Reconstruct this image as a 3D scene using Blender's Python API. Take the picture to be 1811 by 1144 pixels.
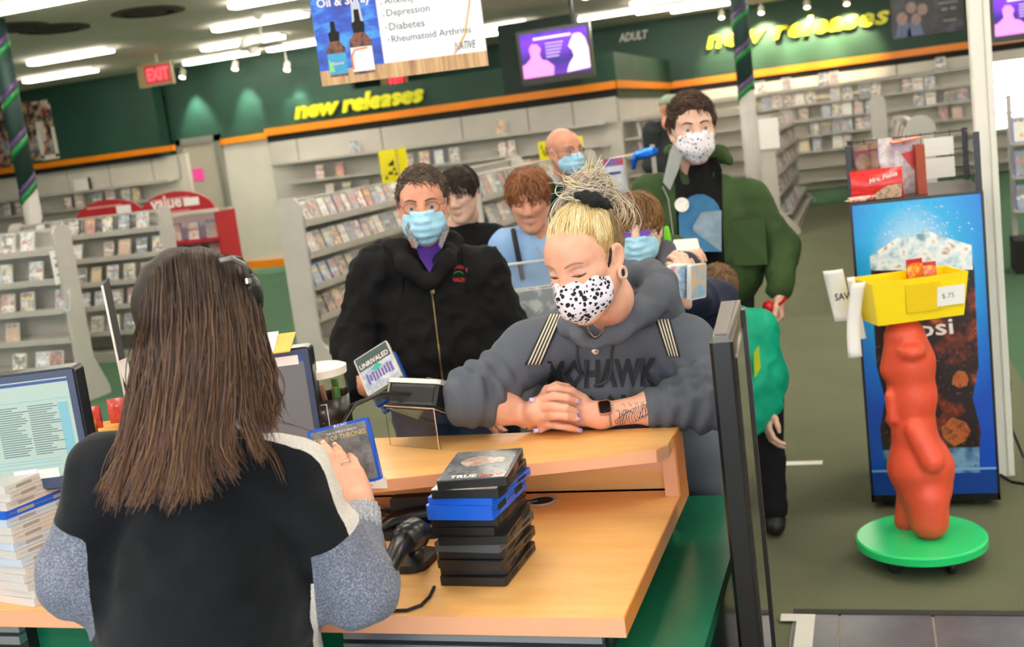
import bpy, bmesh, math, random
import numpy as np
from mathutils import Matrix, Vector
random.seed(7); RNG = np.random.default_rng(7)
for _o in list(bpy.data.objects): bpy.data.objects.remove(_o)
SC = bpy.context.scene; COL = SC.collection
W, H_ = 1811, 1144
# ---------------------------------------------------------------- camera
F_PX = 2000.0; CAM_H = 1.75; YAW = math.radians(18.3); PITCH = math.radians(9.28); ROLL = math.radians(7.2)
HEAD = np.array([-math.sin(YAW), math.cos(YAW), 0.0]); RIGHT0 = np.array([math.cos(YAW), math.sin(YAW), 0.0])
FWD = HEAD*math.cos(PITCH) + np.array([0, 0, -math.sin(PITCH)])
UP0 = HEAD*math.sin(PITCH) + np.array([0, 0, math.cos(PITCH)])
CR = math.cos(ROLL)*RIGHT0 - math.sin(ROLL)*UP0
CU = math.sin(ROLL)*RIGHT0 + math.cos(ROLL)*UP0
EYE = np.array([0.0, 0.0, CAM_H])
cam_d = bpy.data.cameras.new('camera'); cam = bpy.data.objects.new('camera', cam_d); COL.objects.link(cam)
cam.matrix_world = Matrix([[CR[0], CU[0], -FWD[0], 0], [CR[1], CU[1], -FWD[1], 0], [CR[2], CU[2], -FWD[2], CAM_H], [0, 0, 0, 1]])
cam_d.sensor_width = 36.0; cam_d.sensor_fit = 'HORIZONTAL'; cam_d.lens = F_PX*36.0/W
cam_d.clip_start = 0.05; cam_d.clip_end = 100
cam_d.dof.use_dof = True; cam_d.dof.focus_distance = 2.4; cam_d.dof.aperture_fstop = 5.0
SC.camera = cam
# ---------------------------------------------------------------- world, exposure
wd = bpy.data.worlds.new('daylight'); SC.world = wd; wd.use_nodes = True
wd.node_tree.nodes['Background'].inputs[0].default_value = (0.86, 0.93, 1.0, 1); wd.node_tree.nodes['Background'].inputs[1].default_value = 3.2
SC.view_settings.view_transform = 'Standard'; SC.view_settings.look = 'None'; SC.view_settings.gamma = 1.0
SC.view_settings.use_curve_mapping = False; SC.view_settings.exposure = 0.32
LAMP_EMIT = 25.0          # strength of the fluorescent diffusers
# daylight enters through the shop front behind the counter (portal helps sampling)
pl = bpy.data.lights.new('shopfront_portal', 'AREA'); pl.shape = 'RECTANGLE'; pl.size = 12.0; pl.size_y = 2.7
pl.cycles.is_portal = True
plo = bpy.data.objects.new('shopfront_portal', pl); COL.objects.link(plo); plo.location = (0, -3.55, 1.65); plo.rotation_euler = (math.radians(90), 0, 0)

# ---------------------------------------------------------------- pixel helpers (a pixel gives a direction, the plane or depth gives the distance)
def ray(px, py):
    return FWD*F_PX + CR*(px-W/2) - CU*(py-H_/2)
def at_d(px, py, d):
    r = ray(px, py); return EYE + r*(d/np.dot(r, HEAD))
def at_z(px, py, z):
    r = ray(px, py); return EYE + r*((z-CAM_H)/r[2])
def at_y(px, py, y):
    r = ray(px, py); return EYE + r*(y/r[1])
def at_x(px, py, x):
    r = ray(px, py); return EYE + r*(x/r[0])
def proj(p):
    q = np.asarray(p, float)-EYE; z = q@FWD
    return (W/2 + F_PX*(q@CR)/z, H_/2 - F_PX*(q@CU)/z)
def V(*a): return np.array(a, float)
def nrm(v):
    v = np.asarray(v, float); return v/max(1e-9, np.linalg.norm(v))

# ---------------------------------------------------------------- materials
def lin(c):
    if isinstance(c, str):
        c = c.lstrip('#'); c = [int(c[i:i+2], 16)/255 for i in (0, 2, 4)]
        return tuple(x/12.92 if x <= .04045 else ((x+.055)/1.055)**2.4 for x in c)
    return tuple(c)
class NT:
    def __init__(s, name):
        s.m = bpy.data.materials.new(name); s.m.use_nodes = True; s.t = s.m.node_tree; s.n = s.t.nodes; s.b = s.n['Principled BSDF']
    def new(s, typ, **kw):
        o = s.n.new(typ)
        for k, v in kw.items():
            if k in o.inputs.keys() if hasattr(o.inputs, 'keys') else False: o.inputs[k].default_value = v
            else: setattr(o, k, v)
        return o
    def link(s, a, b): s.t.links.new(a, b)
    def coords(s, kind='Object', scale=(1, 1, 1)):
        tc = s.new('ShaderNodeTexCoord'); mp = s.new('ShaderNodeMapping'); mp.inputs['Scale'].default_value = scale
        s.link(tc.outputs[kind], mp.inputs['Vector']); return mp.outputs['Vector']
    def noise(s, vec, scale, detail=3, rough=.55):
        n = s.new('ShaderNodeTexNoise'); n.inputs['Scale'].default_value = scale; n.inputs['Detail'].default_value = detail; n.inputs['Roughness'].default_value = rough
        if vec is not None: s.link(vec, n.inputs['Vector'])
        return n.outputs['Fac']
    def ramp(s, fac, stops, interp='LINEAR'):
        r = s.new('ShaderNodeValToRGB'); r.color_ramp.interpolation = interp; e = r.color_ramp.elements
        while len(e) < len(stops): e.new(.5)
        for el, (p, c) in zip(e, stops): el.position = p; el.color = (*lin(c), 1)
        if fac is not None: s.link(fac, r.inputs['Fac'])
        return r.outputs['Color']
    def mix(s, fac, a, b, mode='MIX'):
        m = s.new('ShaderNodeMix', data_type='RGBA', blend_type=mode)
        for v, i in ((fac, 0), (a, 6), (b, 7)):
            if isinstance(v, (int, float)): m.inputs[i].default_value = v if i == 0 else (v, v, v, 1)
            elif isinstance(v, (str, tuple)): m.inputs[i].default_value = (*lin(v), 1)
            else: s.link(v, m.inputs[i])
        return m.outputs[2]
    def math(s, op, a, b=None, c=None):
        m = s.new('ShaderNodeMath', operation=op)
        for i, v in enumerate((a, b, c)):
            if v is None: continue
            if isinstance(v, (int, float)): m.inputs[i].default_value = v
            else: s.link(v, m.inputs[i])
        return m.outputs[0]
    def bump(s, h, strength=.3, dist=.01):
        b = s.new('ShaderNodeBump'); b.inputs['Strength'].default_value = strength; b.inputs['Distance'].default_value = dist
        s.link(h, b.inputs['Height']); s.link(b.outputs['Normal'], s.b.inputs['Normal'])
    def base(s, v):
        if isinstance(v, (str, tuple)): s.b.inputs['Base Color'].default_value = (*lin(v), 1)
        else: s.link(v, s.b.inputs['Base Color'])
MATS = {}
def pm(name, c, rough=.5, metal=0, var=0, vscale=8, bump=0, bscale=60, bdist=.004, stretch=(1, 1, 1), spec=None, trans=0, ior=1.45, emit=None, es=0, sheen=0, alpha=None, sss=0, coat=0):
    """plain procedural principled material with colour variation and fine relief"""
    if name in MATS: return MATS[name]
    t = NT(name); b = t.b
    b.inputs['Roughness'].default_value = rough; b.inputs['Metallic'].default_value = metal
    vec = t.coords('Object', stretch)
    if var:
        l = lin(c); n = t.noise(vec, vscale, 4)
        t.base(t.ramp(n, [(.3, tuple(x*(1-var) for x in l)), (.7, tuple(min(1, x*(1+var)) for x in l))]))
    else: t.base(c if isinstance(c, str) else tuple(c))
    if bump: t.bump(t.noise(vec, bscale, 3), bump, bdist)
    if spec is not None: b.inputs['Specular IOR Level'].default_value = spec
    if trans: b.inputs['Transmission Weight'].default_value = trans; b.inputs['IOR'].default_value = ior
    if emit: b.inputs['Emission Color'].default_value = (*lin(emit), 1); b.inputs['Emission Strength'].default_value = es
    if sheen: b.inputs['Sheen Weight'].default_value = sheen
    if coat: b.inputs['Coat Weight'].default_value = coat
    if sss: b.inputs['Subsurface Weight'].default_value = sss; b.inputs['Subsurface Radius'].default_value = (.012, .005, .003); b.inputs['Subsurface Scale'].default_value = 1.0
    if alpha is not None: b.inputs['Alpha'].default_value = alpha
    MATS[name] = t.m; return t.m

# ---------------------------------------------------------------- mesh builder
def rotm(ax=(0, 0, 0)):
    return np.array(Matrix.Rotation(ax[2], 3, 'Z') @ Matrix.Rotation(ax[1], 3, 'Y') @ Matrix.Rotation(ax[0], 3, 'X'))
class MB:
    def __init__(s): s.v = []; s.f = []; s.mi = []
    def add(s, vs, fs, mi=0):
        o = len(s.v); s.v.extend([tuple(map(float, p)) for p in vs]); s.f.extend([tuple(i+o for i in f) for f in fs]); s.mi.extend([mi]*len(fs)); return s
    def box(s, c, size, R=None, mi=0, top_mi=None, front_mi=None):
        h = np.array(size, float)/2; c = np.array(c, float)
        vs = [V(x, y, z)*h for x in (-1, 1) for y in (-1, 1) for z in (-1, 1)]
        if R is not None: vs = [R@p for p in vs]
        fs = [(0, 1, 3, 2), (4, 6, 7, 5), (0, 4, 5, 1), (2, 3, 7, 6), (0, 2, 6, 4), (1, 5, 7, 3)]
        o = len(s.f); s.add([p+c for p in vs], fs, mi)
        if front_mi is not None: s.mi[o+2] = front_mi
        if top_mi is not None: s.mi[o+5] = top_mi
        return s
    def b2(s, lo, hi, mi=0, **k):
        lo = np.array(lo, float); hi = np.array(hi, float); return s.box((lo+hi)/2, hi-lo, None, mi, **k)
    def rbox(s, c, size, r, R=None, mi=0, n=3, axis=2):
        """box with its four edges along one axis rounded"""
        h = np.array(size, float)/2; a = [i for i in range(3) if i != axis]; pts = []
        for sx, sy, a0 in ((1, 1, 0), (-1, 1, 90), (-1, -1, 180), (1, -1, 270)):
            for k in range(n+1):
                t = math.radians(a0 + 90*k/n); q = np.zeros(3)
                q[a[0]] = sx*(h[a[0]]-r)+r*math.cos(t); q[a[1]] = sy*(h[a[1]]-r)+r*math.sin(t); pts.append(q)
        e = np.zeros(3); e[axis] = h[axis]; lo = [p-e for p in pts]; hi = [p+e for p in pts]; N = len(pts); vs = lo+hi
        if R is not None: vs = [R@p for p in vs]
        c = np.array(c, float)
        fs = [tuple(range(N-1, -1, -1)), tuple(range(N, 2*N))] + [(i, (i+1) % N, N+(i+1) % N, N+i) for i in range(N)]
        if axis == 1: fs = [tuple(reversed(f)) for f in fs]
        s.add([p+c for p in vs], fs, mi); return s
    def prism(s, poly, vec, mi=0):
        poly = [np.array(p, float) for p in poly]; vec = np.array(vec, float); N = len(poly)
        nn = sum((np.cross(poly[i]-poly[0], poly[(i+1) % N]-poly[0]) for i in range(1, N-1)), np.zeros(3))
        if nn@vec > 0: poly = poly[::-1]
        vs = poly+[p+vec for p in poly]
        s.add(vs, [tuple(range(N)), tuple(range(2*N-1, N-1, -1))]+[(i, i+N, (i+1) % N+N, (i+1) % N) for i in range(N)], mi); return s
    def poly(s, pts, mi=0): s.add(pts, [tuple(range(len(pts)))], mi); return s
    def tube(s, pts, r, n=8, mi=0, caps=True, closed=False):
        pts = [np.array(p, float) for p in pts]; K = len(pts); rs = r if hasattr(r, '__len__') else [r]*K
        vs = []; prev = None
        for i, p in enumerate(pts):
            if closed: t = pts[(i+1) % K]-pts[i-1]
            else: t = pts[min(i+1, K-1)]-pts[max(i-1, 0)]
            t = nrm(t)
            if prev is None:
                a = V(0, 0, 1) if abs(t[2]) < .9 else V(1, 0, 0); u = nrm(np.cross(t, a))
            else: u = nrm(prev - t*(prev@t))
            prev = u; w = np.cross(t, u)
            vs += [p + rs[i]*(u*math.cos(2*math.pi*j/n)+w*math.sin(2*math.pi*j/n)) for j in range(n)]
        fs = []
        for i in range(K if closed else K-1):
            i2 = (i+1) % K
            fs += [(i*n+j, i*n+(j+1) % n, i2*n+(j+1) % n, i2*n+j) for j in range(n)]
        if caps and not closed: fs += [tuple(range(n-1, -1, -1)), tuple(range((K-1)*n, K*n))]
        s.add(vs, fs, mi); return s
    def lathe(s, prof, n=24, c=(0, 0, 0), mi=0, R=None):
        vs = []; K = len(prof); c = np.array(c, float)
        for r, z in prof:
            for j in range(n):
                p = V(r*math.cos(2*math.pi*j/n), r*math.sin(2*math.pi*j/n), z); vs.append((R@p if R is not None else p)+c)
        fs = [(i*n+j, i*n+(j+1) % n, (i+1)*n+(j+1) % n, (i+1)*n+j) for i in range(K-1) for j in range(n)]
        fs += [tuple(range(n-1, -1, -1)), tuple(range((K-1)*n, K*n))]
        s.add(vs, fs, mi); return s
    def grid(s, P, mi=0, thick=None):
        """P: (a,b,3) array of points -> sheet, optionally given thickness along its normal"""
        a, b, _ = P.shape; idx = lambda i, j: i*b+j
        if thick is None:
            s.add(P.reshape(-1, 3), [(idx(i, j), idx(i+1, j), idx(i+1, j+1), idx(i, j+1)) for i in range(a-1) for j in range(b-1)], mi); return s
        N = np.cross(np.gradient(P, axis=0), np.gradient(P, axis=1)); N /= np.linalg.norm(N, axis=2, keepdims=True)+1e-12
        Q = P - N*thick; n = a*b
        fs = [(idx(i, j), idx(i+1, j), idx(i+1, j+1), idx(i, j+1)) for i in range(a-1) for j in range(b-1)]
        fs += [(n+idx(i, j), n+idx(i, j+1), n+idx(i+1, j+1), n+idx(i+1, j)) for i in range(a-1) for j in range(b-1)]
        rim = [idx(i, 0) for i in range(a)]+[idx(a-1, j) for j in range(1, b)]+[idx(i, b-1) for i in range(a-2, -1, -1)]+[idx(0, j) for j in range(b-2, 0, -1)]
        L = len(rim); fs += [(rim[(k+1) % L], rim[k], n+rim[k], n+rim[(k+1) % L]) for k in range(L)]
        s.add(np.concatenate([P.reshape(-1, 3), Q.reshape(-1, 3)]), fs, mi); return s
def link_mesh(name, me, mats, parent=None, smooth=False):
    o = bpy.data.objects.new(name, me); COL.objects.link(o)
    for m in (mats if isinstance(mats, (list, tuple)) else [mats]): me.materials.append(m)
    if smooth: me.polygons.foreach_set('use_smooth', [True]*len(me.polygons))
    if parent is not None: o.parent = parent
    return o
def obj(name, mb, mats, parent=None, smooth=False, loc=None, world=False, auto=None):
    """link a builder as ONE mesh object; world=True: the vertices are in world space, move them to the parent's / own origin"""
    v = np.array(mb.v, float).reshape(-1, 3); org = None
    if world:
        if parent is not None:
            q = parent; M = np.eye(4); chain = []
            while q is not None: chain.append(q); q = q.parent
            for q in reversed(chain): M = M@np.array(q.matrix_basis)
            Mi = np.linalg.inv(M); v = v@Mi[:3, :3].T+Mi[:3, 3]
        else:
            org = V((v[:, 0].min()+v[:, 0].max())/2, (v[:, 1].min()+v[:, 1].max())/2, v[:, 2].min()); v = v-org
    me = bpy.data.meshes.new(name); me.from_pydata(v.tolist(), [], mb.f)
    o = link_mesh(name, me, mats, parent, smooth or auto is not None)
    if len(set(mb.mi)) > 1 or (mb.mi and mb.mi[0]): me.polygons.foreach_set('material_index', mb.mi)
    if auto is not None: me.set_sharp_from_angle(angle=math.radians(auto))
    if org is not None: o.location = org
    if loc is not None: o.location = loc
    return o
def tag(o, label, cat, group=None):
    o['label'] = label; o['category'] = cat
    if group: o['group'] = group
    return o
def struct(o, label=None):
    o['kind'] = 'structure'
    if label: o['label'] = label
    return o
def thing(name, label, cat, loc=(0, 0, 0), rotz=0, group=None):
    o = bpy.data.objects.new(name, None); COL.objects.link(o); o.location = loc; o.rotation_euler = (0, 0, rotz); o.empty_display_size = .1
    o.matrix_basis = Matrix.LocRotScale(Vector(loc), Matrix.Rotation(rotz, 3, 'Z').to_quaternion(), None)
    return tag(o, label, cat, group)
def copy_tree(o, parent=None):
    c = o.copy(); COL.objects.link(c); c.parent = parent
    for ch in list(o.children): copy_tree(ch, c)
    return c
def text_geo(body, size=1, extrude=0.0, bold=0.0, shear=0.0, res=2, spacing=1.0):
    cu = bpy.data.curves.new('t', 'FONT'); cu.body = body; cu.size = size; cu.extrude = extrude; cu.offset = bold; cu.shear = shear
    cu.resolution_u = res; cu.space_character = spacing; cu.align_x = 'LEFT'
    o = bpy.data.objects.new('t', cu); COL.objects.link(o)
    me = bpy.data.meshes.new_from_object(o.evaluated_get(bpy.context.evaluated_depsgraph_get()))
    v = np.zeros(len(me.vertices)*3); me.vertices.foreach_get('co', v); v = v.reshape(-1, 3)
    f = [tuple(p.vertices) for p in me.polygons]
    bpy.data.objects.remove(o); bpy.data.curves.remove(cu); bpy.data.meshes.remove(me)
    return v, f
def add_text(mb, body, org, xd, yd, width=None, height=None, mi=0, extrude=0, bold=0, shear=0, res=2, spacing=1.0, lift=0.0006, mirror=False, fn=None):
    """flat or raised lettering in the plane (xd, yd) with its lower left corner at org"""
    v, f = text_geo(body, 1, 0, bold, shear, res, spacing)
    if not len(v): return
    mn = v.min(0); mx = v.max(0); v = v-mn; w, h = (mx-mn)[:2]
    sx = width/w if width else height/h; sy = height/h if height else sx
    if not width: sx = sy
    xd = nrm(xd); yd = nrm(yd); nd = np.cross(xd, yd); org = np.array(org, float)
    P = org+np.outer(v[:, 0]*sx, xd)+np.outer(v[:, 1]*sy, yd)+nd*lift
    if fn is not None: P = np.array([fn(p) for p in P])
    if extrude:
        n = len(P); es = {}
        for a in f:
            for i in range(len(a)):
                e = (a[i], a[(i+1) % len(a)]); es[e] = es.get(e, 0)+1
        rim = [e for e in es if (e[1], e[0]) not in es]
        Q = P+nd*extrude
        mb.add(np.concatenate([P, Q]), [tuple(i+n for i in a) for a in f]+[tuple(reversed(a)) for a in f]+[(b, a, a+n, b+n) if False else (a, b, b+n, a+n) for a, b in rim], mi)
    else: mb.add(P, f, mi)
# ================================================================ the setting
CEIL = 3.7; YA, YB, YC, YE = 17.7, 18.05, 17.9, 23.2; TRIM_Z = 2.36
def m_carpet():
    t = NT('carpet'); g = t.new('ShaderNodeNewGeometry'); v = g.outputs['Position']; t.b.inputs['Roughness'].default_value = .95; t.b.inputs['Specular IOR Level'].default_value = .1
    sx = t.new('ShaderNodeSeparateXYZ'); t.link(v, sx.inputs[0])
    n = t.noise(v, 260, 2); n2 = t.noise(v, 2.2, 3)
    olive = t.ramp(n, [(.3, '#585d4b'), (.7, '#85886e')]); green = t.ramp(n, [(.3, '#42634b'), (.7, '#5f8468')])
    a = t.math('LESS_THAN', t.math('ADD', sx.outputs[0], t.math('MULTIPLY', n2, .3)), -4.9)
    b = t.math('GREATER_THAN', sx.outputs[0], .75); c = t.math('GREATER_THAN', sx.outputs[1], 19.5)
    f = t.math('MAXIMUM', a, t.math('MAXIMUM', b, c))
    col = t.mix(f, olive, green); t.base(t.mix(t.math('MULTIPLY', n2, .35), col, '#3d4433')); t.bump(n, .5, .006); return t.m
def m_wallgreen():
    t = NT('green_wall_paint'); v = t.coords(); t.b.inputs['Roughness'].default_value = .6
    t.base(t.ramp(t.noise(v, 1.3, 4), [(.3, '#193d30'), (.7, '#214a39')])); t.bump(t.noise(v, 90, 2), .08, .003); return t.m
M_GREEN = m_wallgreen()
M_CREAM = pm('cream_wall_panel', '#d3cec2', .6, var=.05, vscale=2, bump=.05)
M_GREYP = pm('grey_slat_panel', '#bdb9b1', .6, var=.05, vscale=2, bump=.05)
M_ORANGE = pm('orange_trim', '#f08a12', .4, var=.06, vscale=3)
M_BLACK = pm('black_void', '#161616', .8)
M_CEIL = pm('ceiling_board', '#d2cdc0', .9, var=.07, vscale=1.2, bump=.25, bscale=140, bdist=.003)
M_STEEL = pm('shelf_grey', '#bbb8b1', .45, var=.06, vscale=4)
M_DOOR = pm('door_paint', '#b5ad9d', .55, var=.05, vscale=1.5)
M_FRAME = pm('door_frame', '#7e7b72', .5, var=.06)
M_WHITE = pm('white_paint', '#e9e7dc', .5, var=.03, vscale=3)
def blk(name, lo, hi, mat, **k): return obj(name, MB().b2(lo, hi, **k), mat, world=True)
struct(blk('floor', (-19, -3.6, -.1), (8, 24, 0), m_carpet()))
struct(blk('ceiling', (-19, -3.6, CEIL), (8, 24, CEIL+.1), M_CEIL))
struct(blk('wall_left', (-19, -3.6, 0), (-18.8, 24, CEIL), M_GREEN)); struct(blk('wall_right', (7.8, -3.6, 0), (8, 24, CEIL), M_CREAM))
fw = MB()      # shop front behind the counter: sill, head and mullions, daylight in between
fw.b2((-19, -3.7, 0), (8, -3.6, .3)).b2((-19, -3.7, 3.0), (8, -3.6, CEIL)).b2((-19, -3.7, .3), (-6, -3.6, 3.0)).b2((6, -3.7, .3), (8, -3.6, 3.0))
for x in (-4, -2, 0, 2, 4): fw.b2((x-.04, -3.7, .3), (x+.04, -3.6, 3.0))
struct(obj('wall_front', fw, M_CREAM, world=True))
struct(blk('wall_back', (-19, YE, 0), (8, YE+.2, CEIL), M_GREEN))
# left display wall, lit wall with the door, free-standing partition
wA = struct(blk('wall_display_left', (-18.8, YA, 2.19), (-11.98, YA+.3, CEIL), M_GREEN))
struct(blk('wall_display_lower', (-18.8, YA+.12, 0), (-11.6, YA+.3, 2.19), M_CREAM))
struct(blk('wall_lit', (-11.98, YB, 2.0), (-8.3, YB+.15, CEIL), M_GREEN)); struct(blk('wall_lit_lower', (-11.6, YB-.06, 0), (-9.9, YB+.1, 2.26), M_CREAM))
struct(blk('wall_partition', (-9.97, YC, 2.15), (-3.7, YC+.15, 2.87), M_GREEN)); struct(blk('wall_partition_lower', (-9.97, YC+.02, 0), (-3.7, YC+.15, 2.15), M_GREYP))
struct(blk('wall_return', (-3.85, YC+.15, 2.15), (-3.7, YE, 2.87), M_GREEN)); struct(blk('wall_return_lower', (-3.85, YC+.15, 0), (-3.72, YE, 2.15), M_GREYP))
pa, pb = at_y(876, 25, YC), at_y(1068, 140, YC)
struct(blk('wall_bulkhead', (pa[0], YC-.02, 2.3), (pb[0]-.35, YC+.2, CEIL-.16), pm('dark_green_bulkhead', '#0f2a20', .6, var=.08, vscale=2)))
struct(blk('wall_back_lower', (-3.7, YE-.06, 0), (7.8, YE, 2.2), M_CREAM))
# trims: orange strip and the black band below it
def trim(n, lo, hi): struct(blk('trim_%d' % n, lo, hi, M_ORANGE))
trim(1, (-18.8, YA-.06, 2.26), (-11.7, YA, 2.36)); trim(2, (-11.0, YB-.12, 2.26), (-9.97, YB-.06, 2.36)); trim(3, (-9.97, YC-.06, 2.3), (-3.68, YC, 2.42))
trim(4, (-3.7, YC-.06, 2.3), (-3.64, YE, 2.42)); trim(5, (-3.64, YE-.12, 2.31), (7.8, YE-.06, 2.44))
struct(blk('trim_6', (-18.8, YA-.01, 2.17), (-12.05, YA+.02, 2.26), M_BLACK)); struct(blk('trim_7', (-9.93, YC-.02, 2.18), (-3.7, YC, 2.3), M_BLACK)); struct(blk('trim_8', (-3.6, YE-.09, 2.19), (7.8, YE-.05, 2.31), M_BLACK))
struct(blk('baseboard_left', (-18.8, YB-.1, 0), (-9.9, YB-.06, .14), M_ORANGE))
# vertical joints between the wall panels are separate panels set apart
def panels(name_wall, mat, y, xs, z0, z1):
    root = struct(blk(name_wall, (xs[0], y+.012, z0), (xs[-1], y+.02, z1), M_FRAME))
    for a, b in zip(xs[:-1], xs[1:]):
        obj('wall_panel', MB().b2((a+.012, y, z0), (b-.012, y+.02, z1)), mat, root, world=True)
panels('wall_panelling_left', M_CREAM, YA+.08, list(np.linspace(-18.8, -12.3, 8))+[-11.75], 1.75, 2.17)
panels('wall_panelling_middle', M_GREYP, YC-.03, [-9.95, -9.4, -7.8, -6.35, -5.2, -4.45, -3.72], 1.78, 2.18)
panels('wall_panelling_back', M_CREAM, YE-.12, list(np.linspace(-3.6, 7.6, 9)), 2.0, 2.19)
# door in the lit wall
d0, d1 = at_y(322, 252, YB-.1), at_y(380, 243, YB-.1)
dr = struct(blk('door_1', (d0[0], YB-.12, 0), (d1[0], YB-.07, 2.33), M_DOOR))
dm = MB().b2((d0[0]-.1, YB-.16, 0), (d0[0], YB-.06, 2.45)).b2((d1[0], YB-.16, 0), (d1[0]+.1, YB-.06, 2.45)).b2((d0[0]-.1, YB-.16, 2.33), (d1[0]+.1, YB-.06, 2.45))
obj('door_frame', dm, M_FRAME, dr, world=True)
obj('door_handle', MB().tube([(d1[0]-.08, YB-.12, 1.02), (d1[0]-.08, YB-.18, 1.02), (d1[0]-.2, YB-.18, 1.02)], .012), pm('brushed_metal', '#b8b8b8', .3, 1), dr, world=True)
p = at_y(351, 309, YB-.13)
tag(obj('paper_note', MB().b2((p[0]-.11, p[1]-.005, p[2]-.11), (p[0]+.11, p[1]+.002, p[2]+.11)), pm('pink_paper', '#ff4fae', .6), world=True), 'bright pink paper note stuck on the beige door', 'note')
# ---- tiles by the entrance (dark slate tiles with pale joints) and white tape on the floor
M_GROUT = pm('tile_grout', '#a59f92', .9, var=.1); 
def m_slate():
    t = NT('slate_tile'); v = t.coords('Object'); oi = t.new('ShaderNodeObjectInfo'); t.b.inputs['Roughness'].default_value = .38
    va = t.new('ShaderNodeVectorMath', operation='ADD'); t.link(v, va.inputs[0]); t.link(oi.outputs['Location'], va.inputs[1])
    c = t.ramp(t.noise(va.outputs[0], 5, 5), [(.3, '#4a4a50'), (.55, '#60606a'), (.75, '#6d6367')])
    t.base(t.mix(t.math('MULTIPLY', oi.outputs['Random'], .3), c, '#55555e')); t.bump(t.noise(va.outputs[0], 30, 3), .15, .004); return t.m
M_SLATE = m_slate()
tl = struct(blk('floor_tiles', (-.36, -3.5, 0), (7.8, 3.78, .004), M_GROUT))
tm = MB(); tm.box((0, 0, .006), (.292, .292, .008)); tme = None
xs0 = at_z(1485, 1100, 0)[0]
for i in range(-2, 6):
    for j in range(0, 9):
        cx = xs0+.15+i*.3; cy = 3.77-.146-j*.3
        lo = max(cx-.146, -.355)
        if lo > cx+.1: continue
        if tme is None or lo > cx-.146+1e-4:
            o = obj('tile', MB().b2((lo-cx, -.146, .002), (.146, .146, .010)), M_SLATE, tl)
            if lo <= cx-.146+1e-4: tme = o.data
        else:
            o = bpy.data.objects.new('tile', tme); COL.objects.link(o); o.parent = tl
        o.location = (cx-tl.location[0], cy-tl.location[1], 0)
struct(obj('trim_9', MB().b2((-.36, 3.77, 0), (7.8, 3.805, .013)), pm('carpet_edge_strip', '#2b2b28', .7), world=True))
M_TAPE = pm('white_tape', '#d9d8d0', .5, var=.05)
tp = MB().b2((-.40, 3.71, .011), (-.285, 3.765, .0125)).b2((-.345, 3.2, .011), (-.285, 3.71, .0125))
tag(obj('floor_tape', tp, M_TAPE, world=True), 'white tape corner stuck on the slate tiles beside the carpet edge', 'tape')
a, b = at_z(1330, 822, 0), at_z(1455, 816, 0)
tag(obj('floor_tape', MB().b2((-1.0, a[1]-.03, .001), (b[0], a[1]+.03, .003)), M_TAPE, world=True), 'white tape line across the olive carpet in front of the drinks cooler', 'tape')
# ---- ceiling fixtures: the shop's fluorescent strips, plus unseen ones added overhead for the lighting
M_TUBE = pm('fluorescent_diffuser', '#ffffff', .4, emit='#fff4e4', es=LAMP_EMIT); M_FIX = pm('lamp_housing', '#dedcd4', .5)
fx = MB().prism([(-.7, -.1, 0), (-.7, -.08, -.03), (-.7, .08, -.03), (-.7, .1, 0)], (1.4, 0, 0)); dfm = MB().prism([(-.68, -.09, -.04), (-.68, -.08, -.07), (-.68, .08, -.07), (-.68, .09, -.04), (-.68, .08, -.03), (-.68, -.08, -.03)], (1.36, 0, 0))
spots = [(-7.9, 9.9), (-6.3, 12.2), (-7.54, 13.83), (-8.9, 15.7), (-10.75, 14.05), (-12.5, 16.0), (-10.2, 17.2), (-9.7, 17.75+.8), (-4.25, 20.28), (-3.1, 20.75), (-2.6, 21.55), (-2.9, 19.2), (-6.1, 19.26), (-6.5, 20.37), (-12.6, 11.9), (-8.6, 17.2)]
over = [(x, y) for y in (-1.6, .6, 2.8, 5.0, 7.2) for x in (-10.5, -7.5, -4.6, -1.7, 1.2, 4.1)] + [(x, y) for y in (9.6, 12.0, 14.4, 17.0) for x in (-3.2, -.4, 2.6, 5.2)]+[(-4.6, 9.6), (-4.6, 12.0), (-4.6, 14.4), (-13.5, 6.5), (-13.5, 9.2), (.8, 20.2), (4.2, 20.2)]
first = None
for i, (x, y) in enumerate(spots+over):
    if first is None:
        first = thing('ceiling_light', 'white fluorescent strip light mounted under the grey ceiling', 'ceiling light', (x, y, CEIL), 0, 'fluorescent strip lights on the ceiling')
        obj('housing', fx, M_FIX, first); obj('diffuser', dfm, M_TUBE, first)
    else: copy_tree(first).location = (x, y, CEIL)
# ---- round stains of the ceiling are vents; small sprinkler heads
M_DARKV = pm('vent_dark', '#3c352c', .8)
for k, (px, py) in enumerate([(95, 50), (20, 48), (262, 20)]):
    c = at_z(px, py, CEIL)
    v = thing('ceiling_vent', 'dark round air vent set into the grey ceiling', 'vent', (c[0], c[1], CEIL), 0, 'round ceiling vents')
    obj('vent_ring', MB().lathe([(.42, 0), (.42, -.015), (.3, -.03), (.3, 0)], 24), M_DARKV, v); obj('vent_cone', MB().lathe([(.24, 0), (.24, -.02), (.1, -.04), (.02, -.04)], 24), M_DARKV, v)
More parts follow.
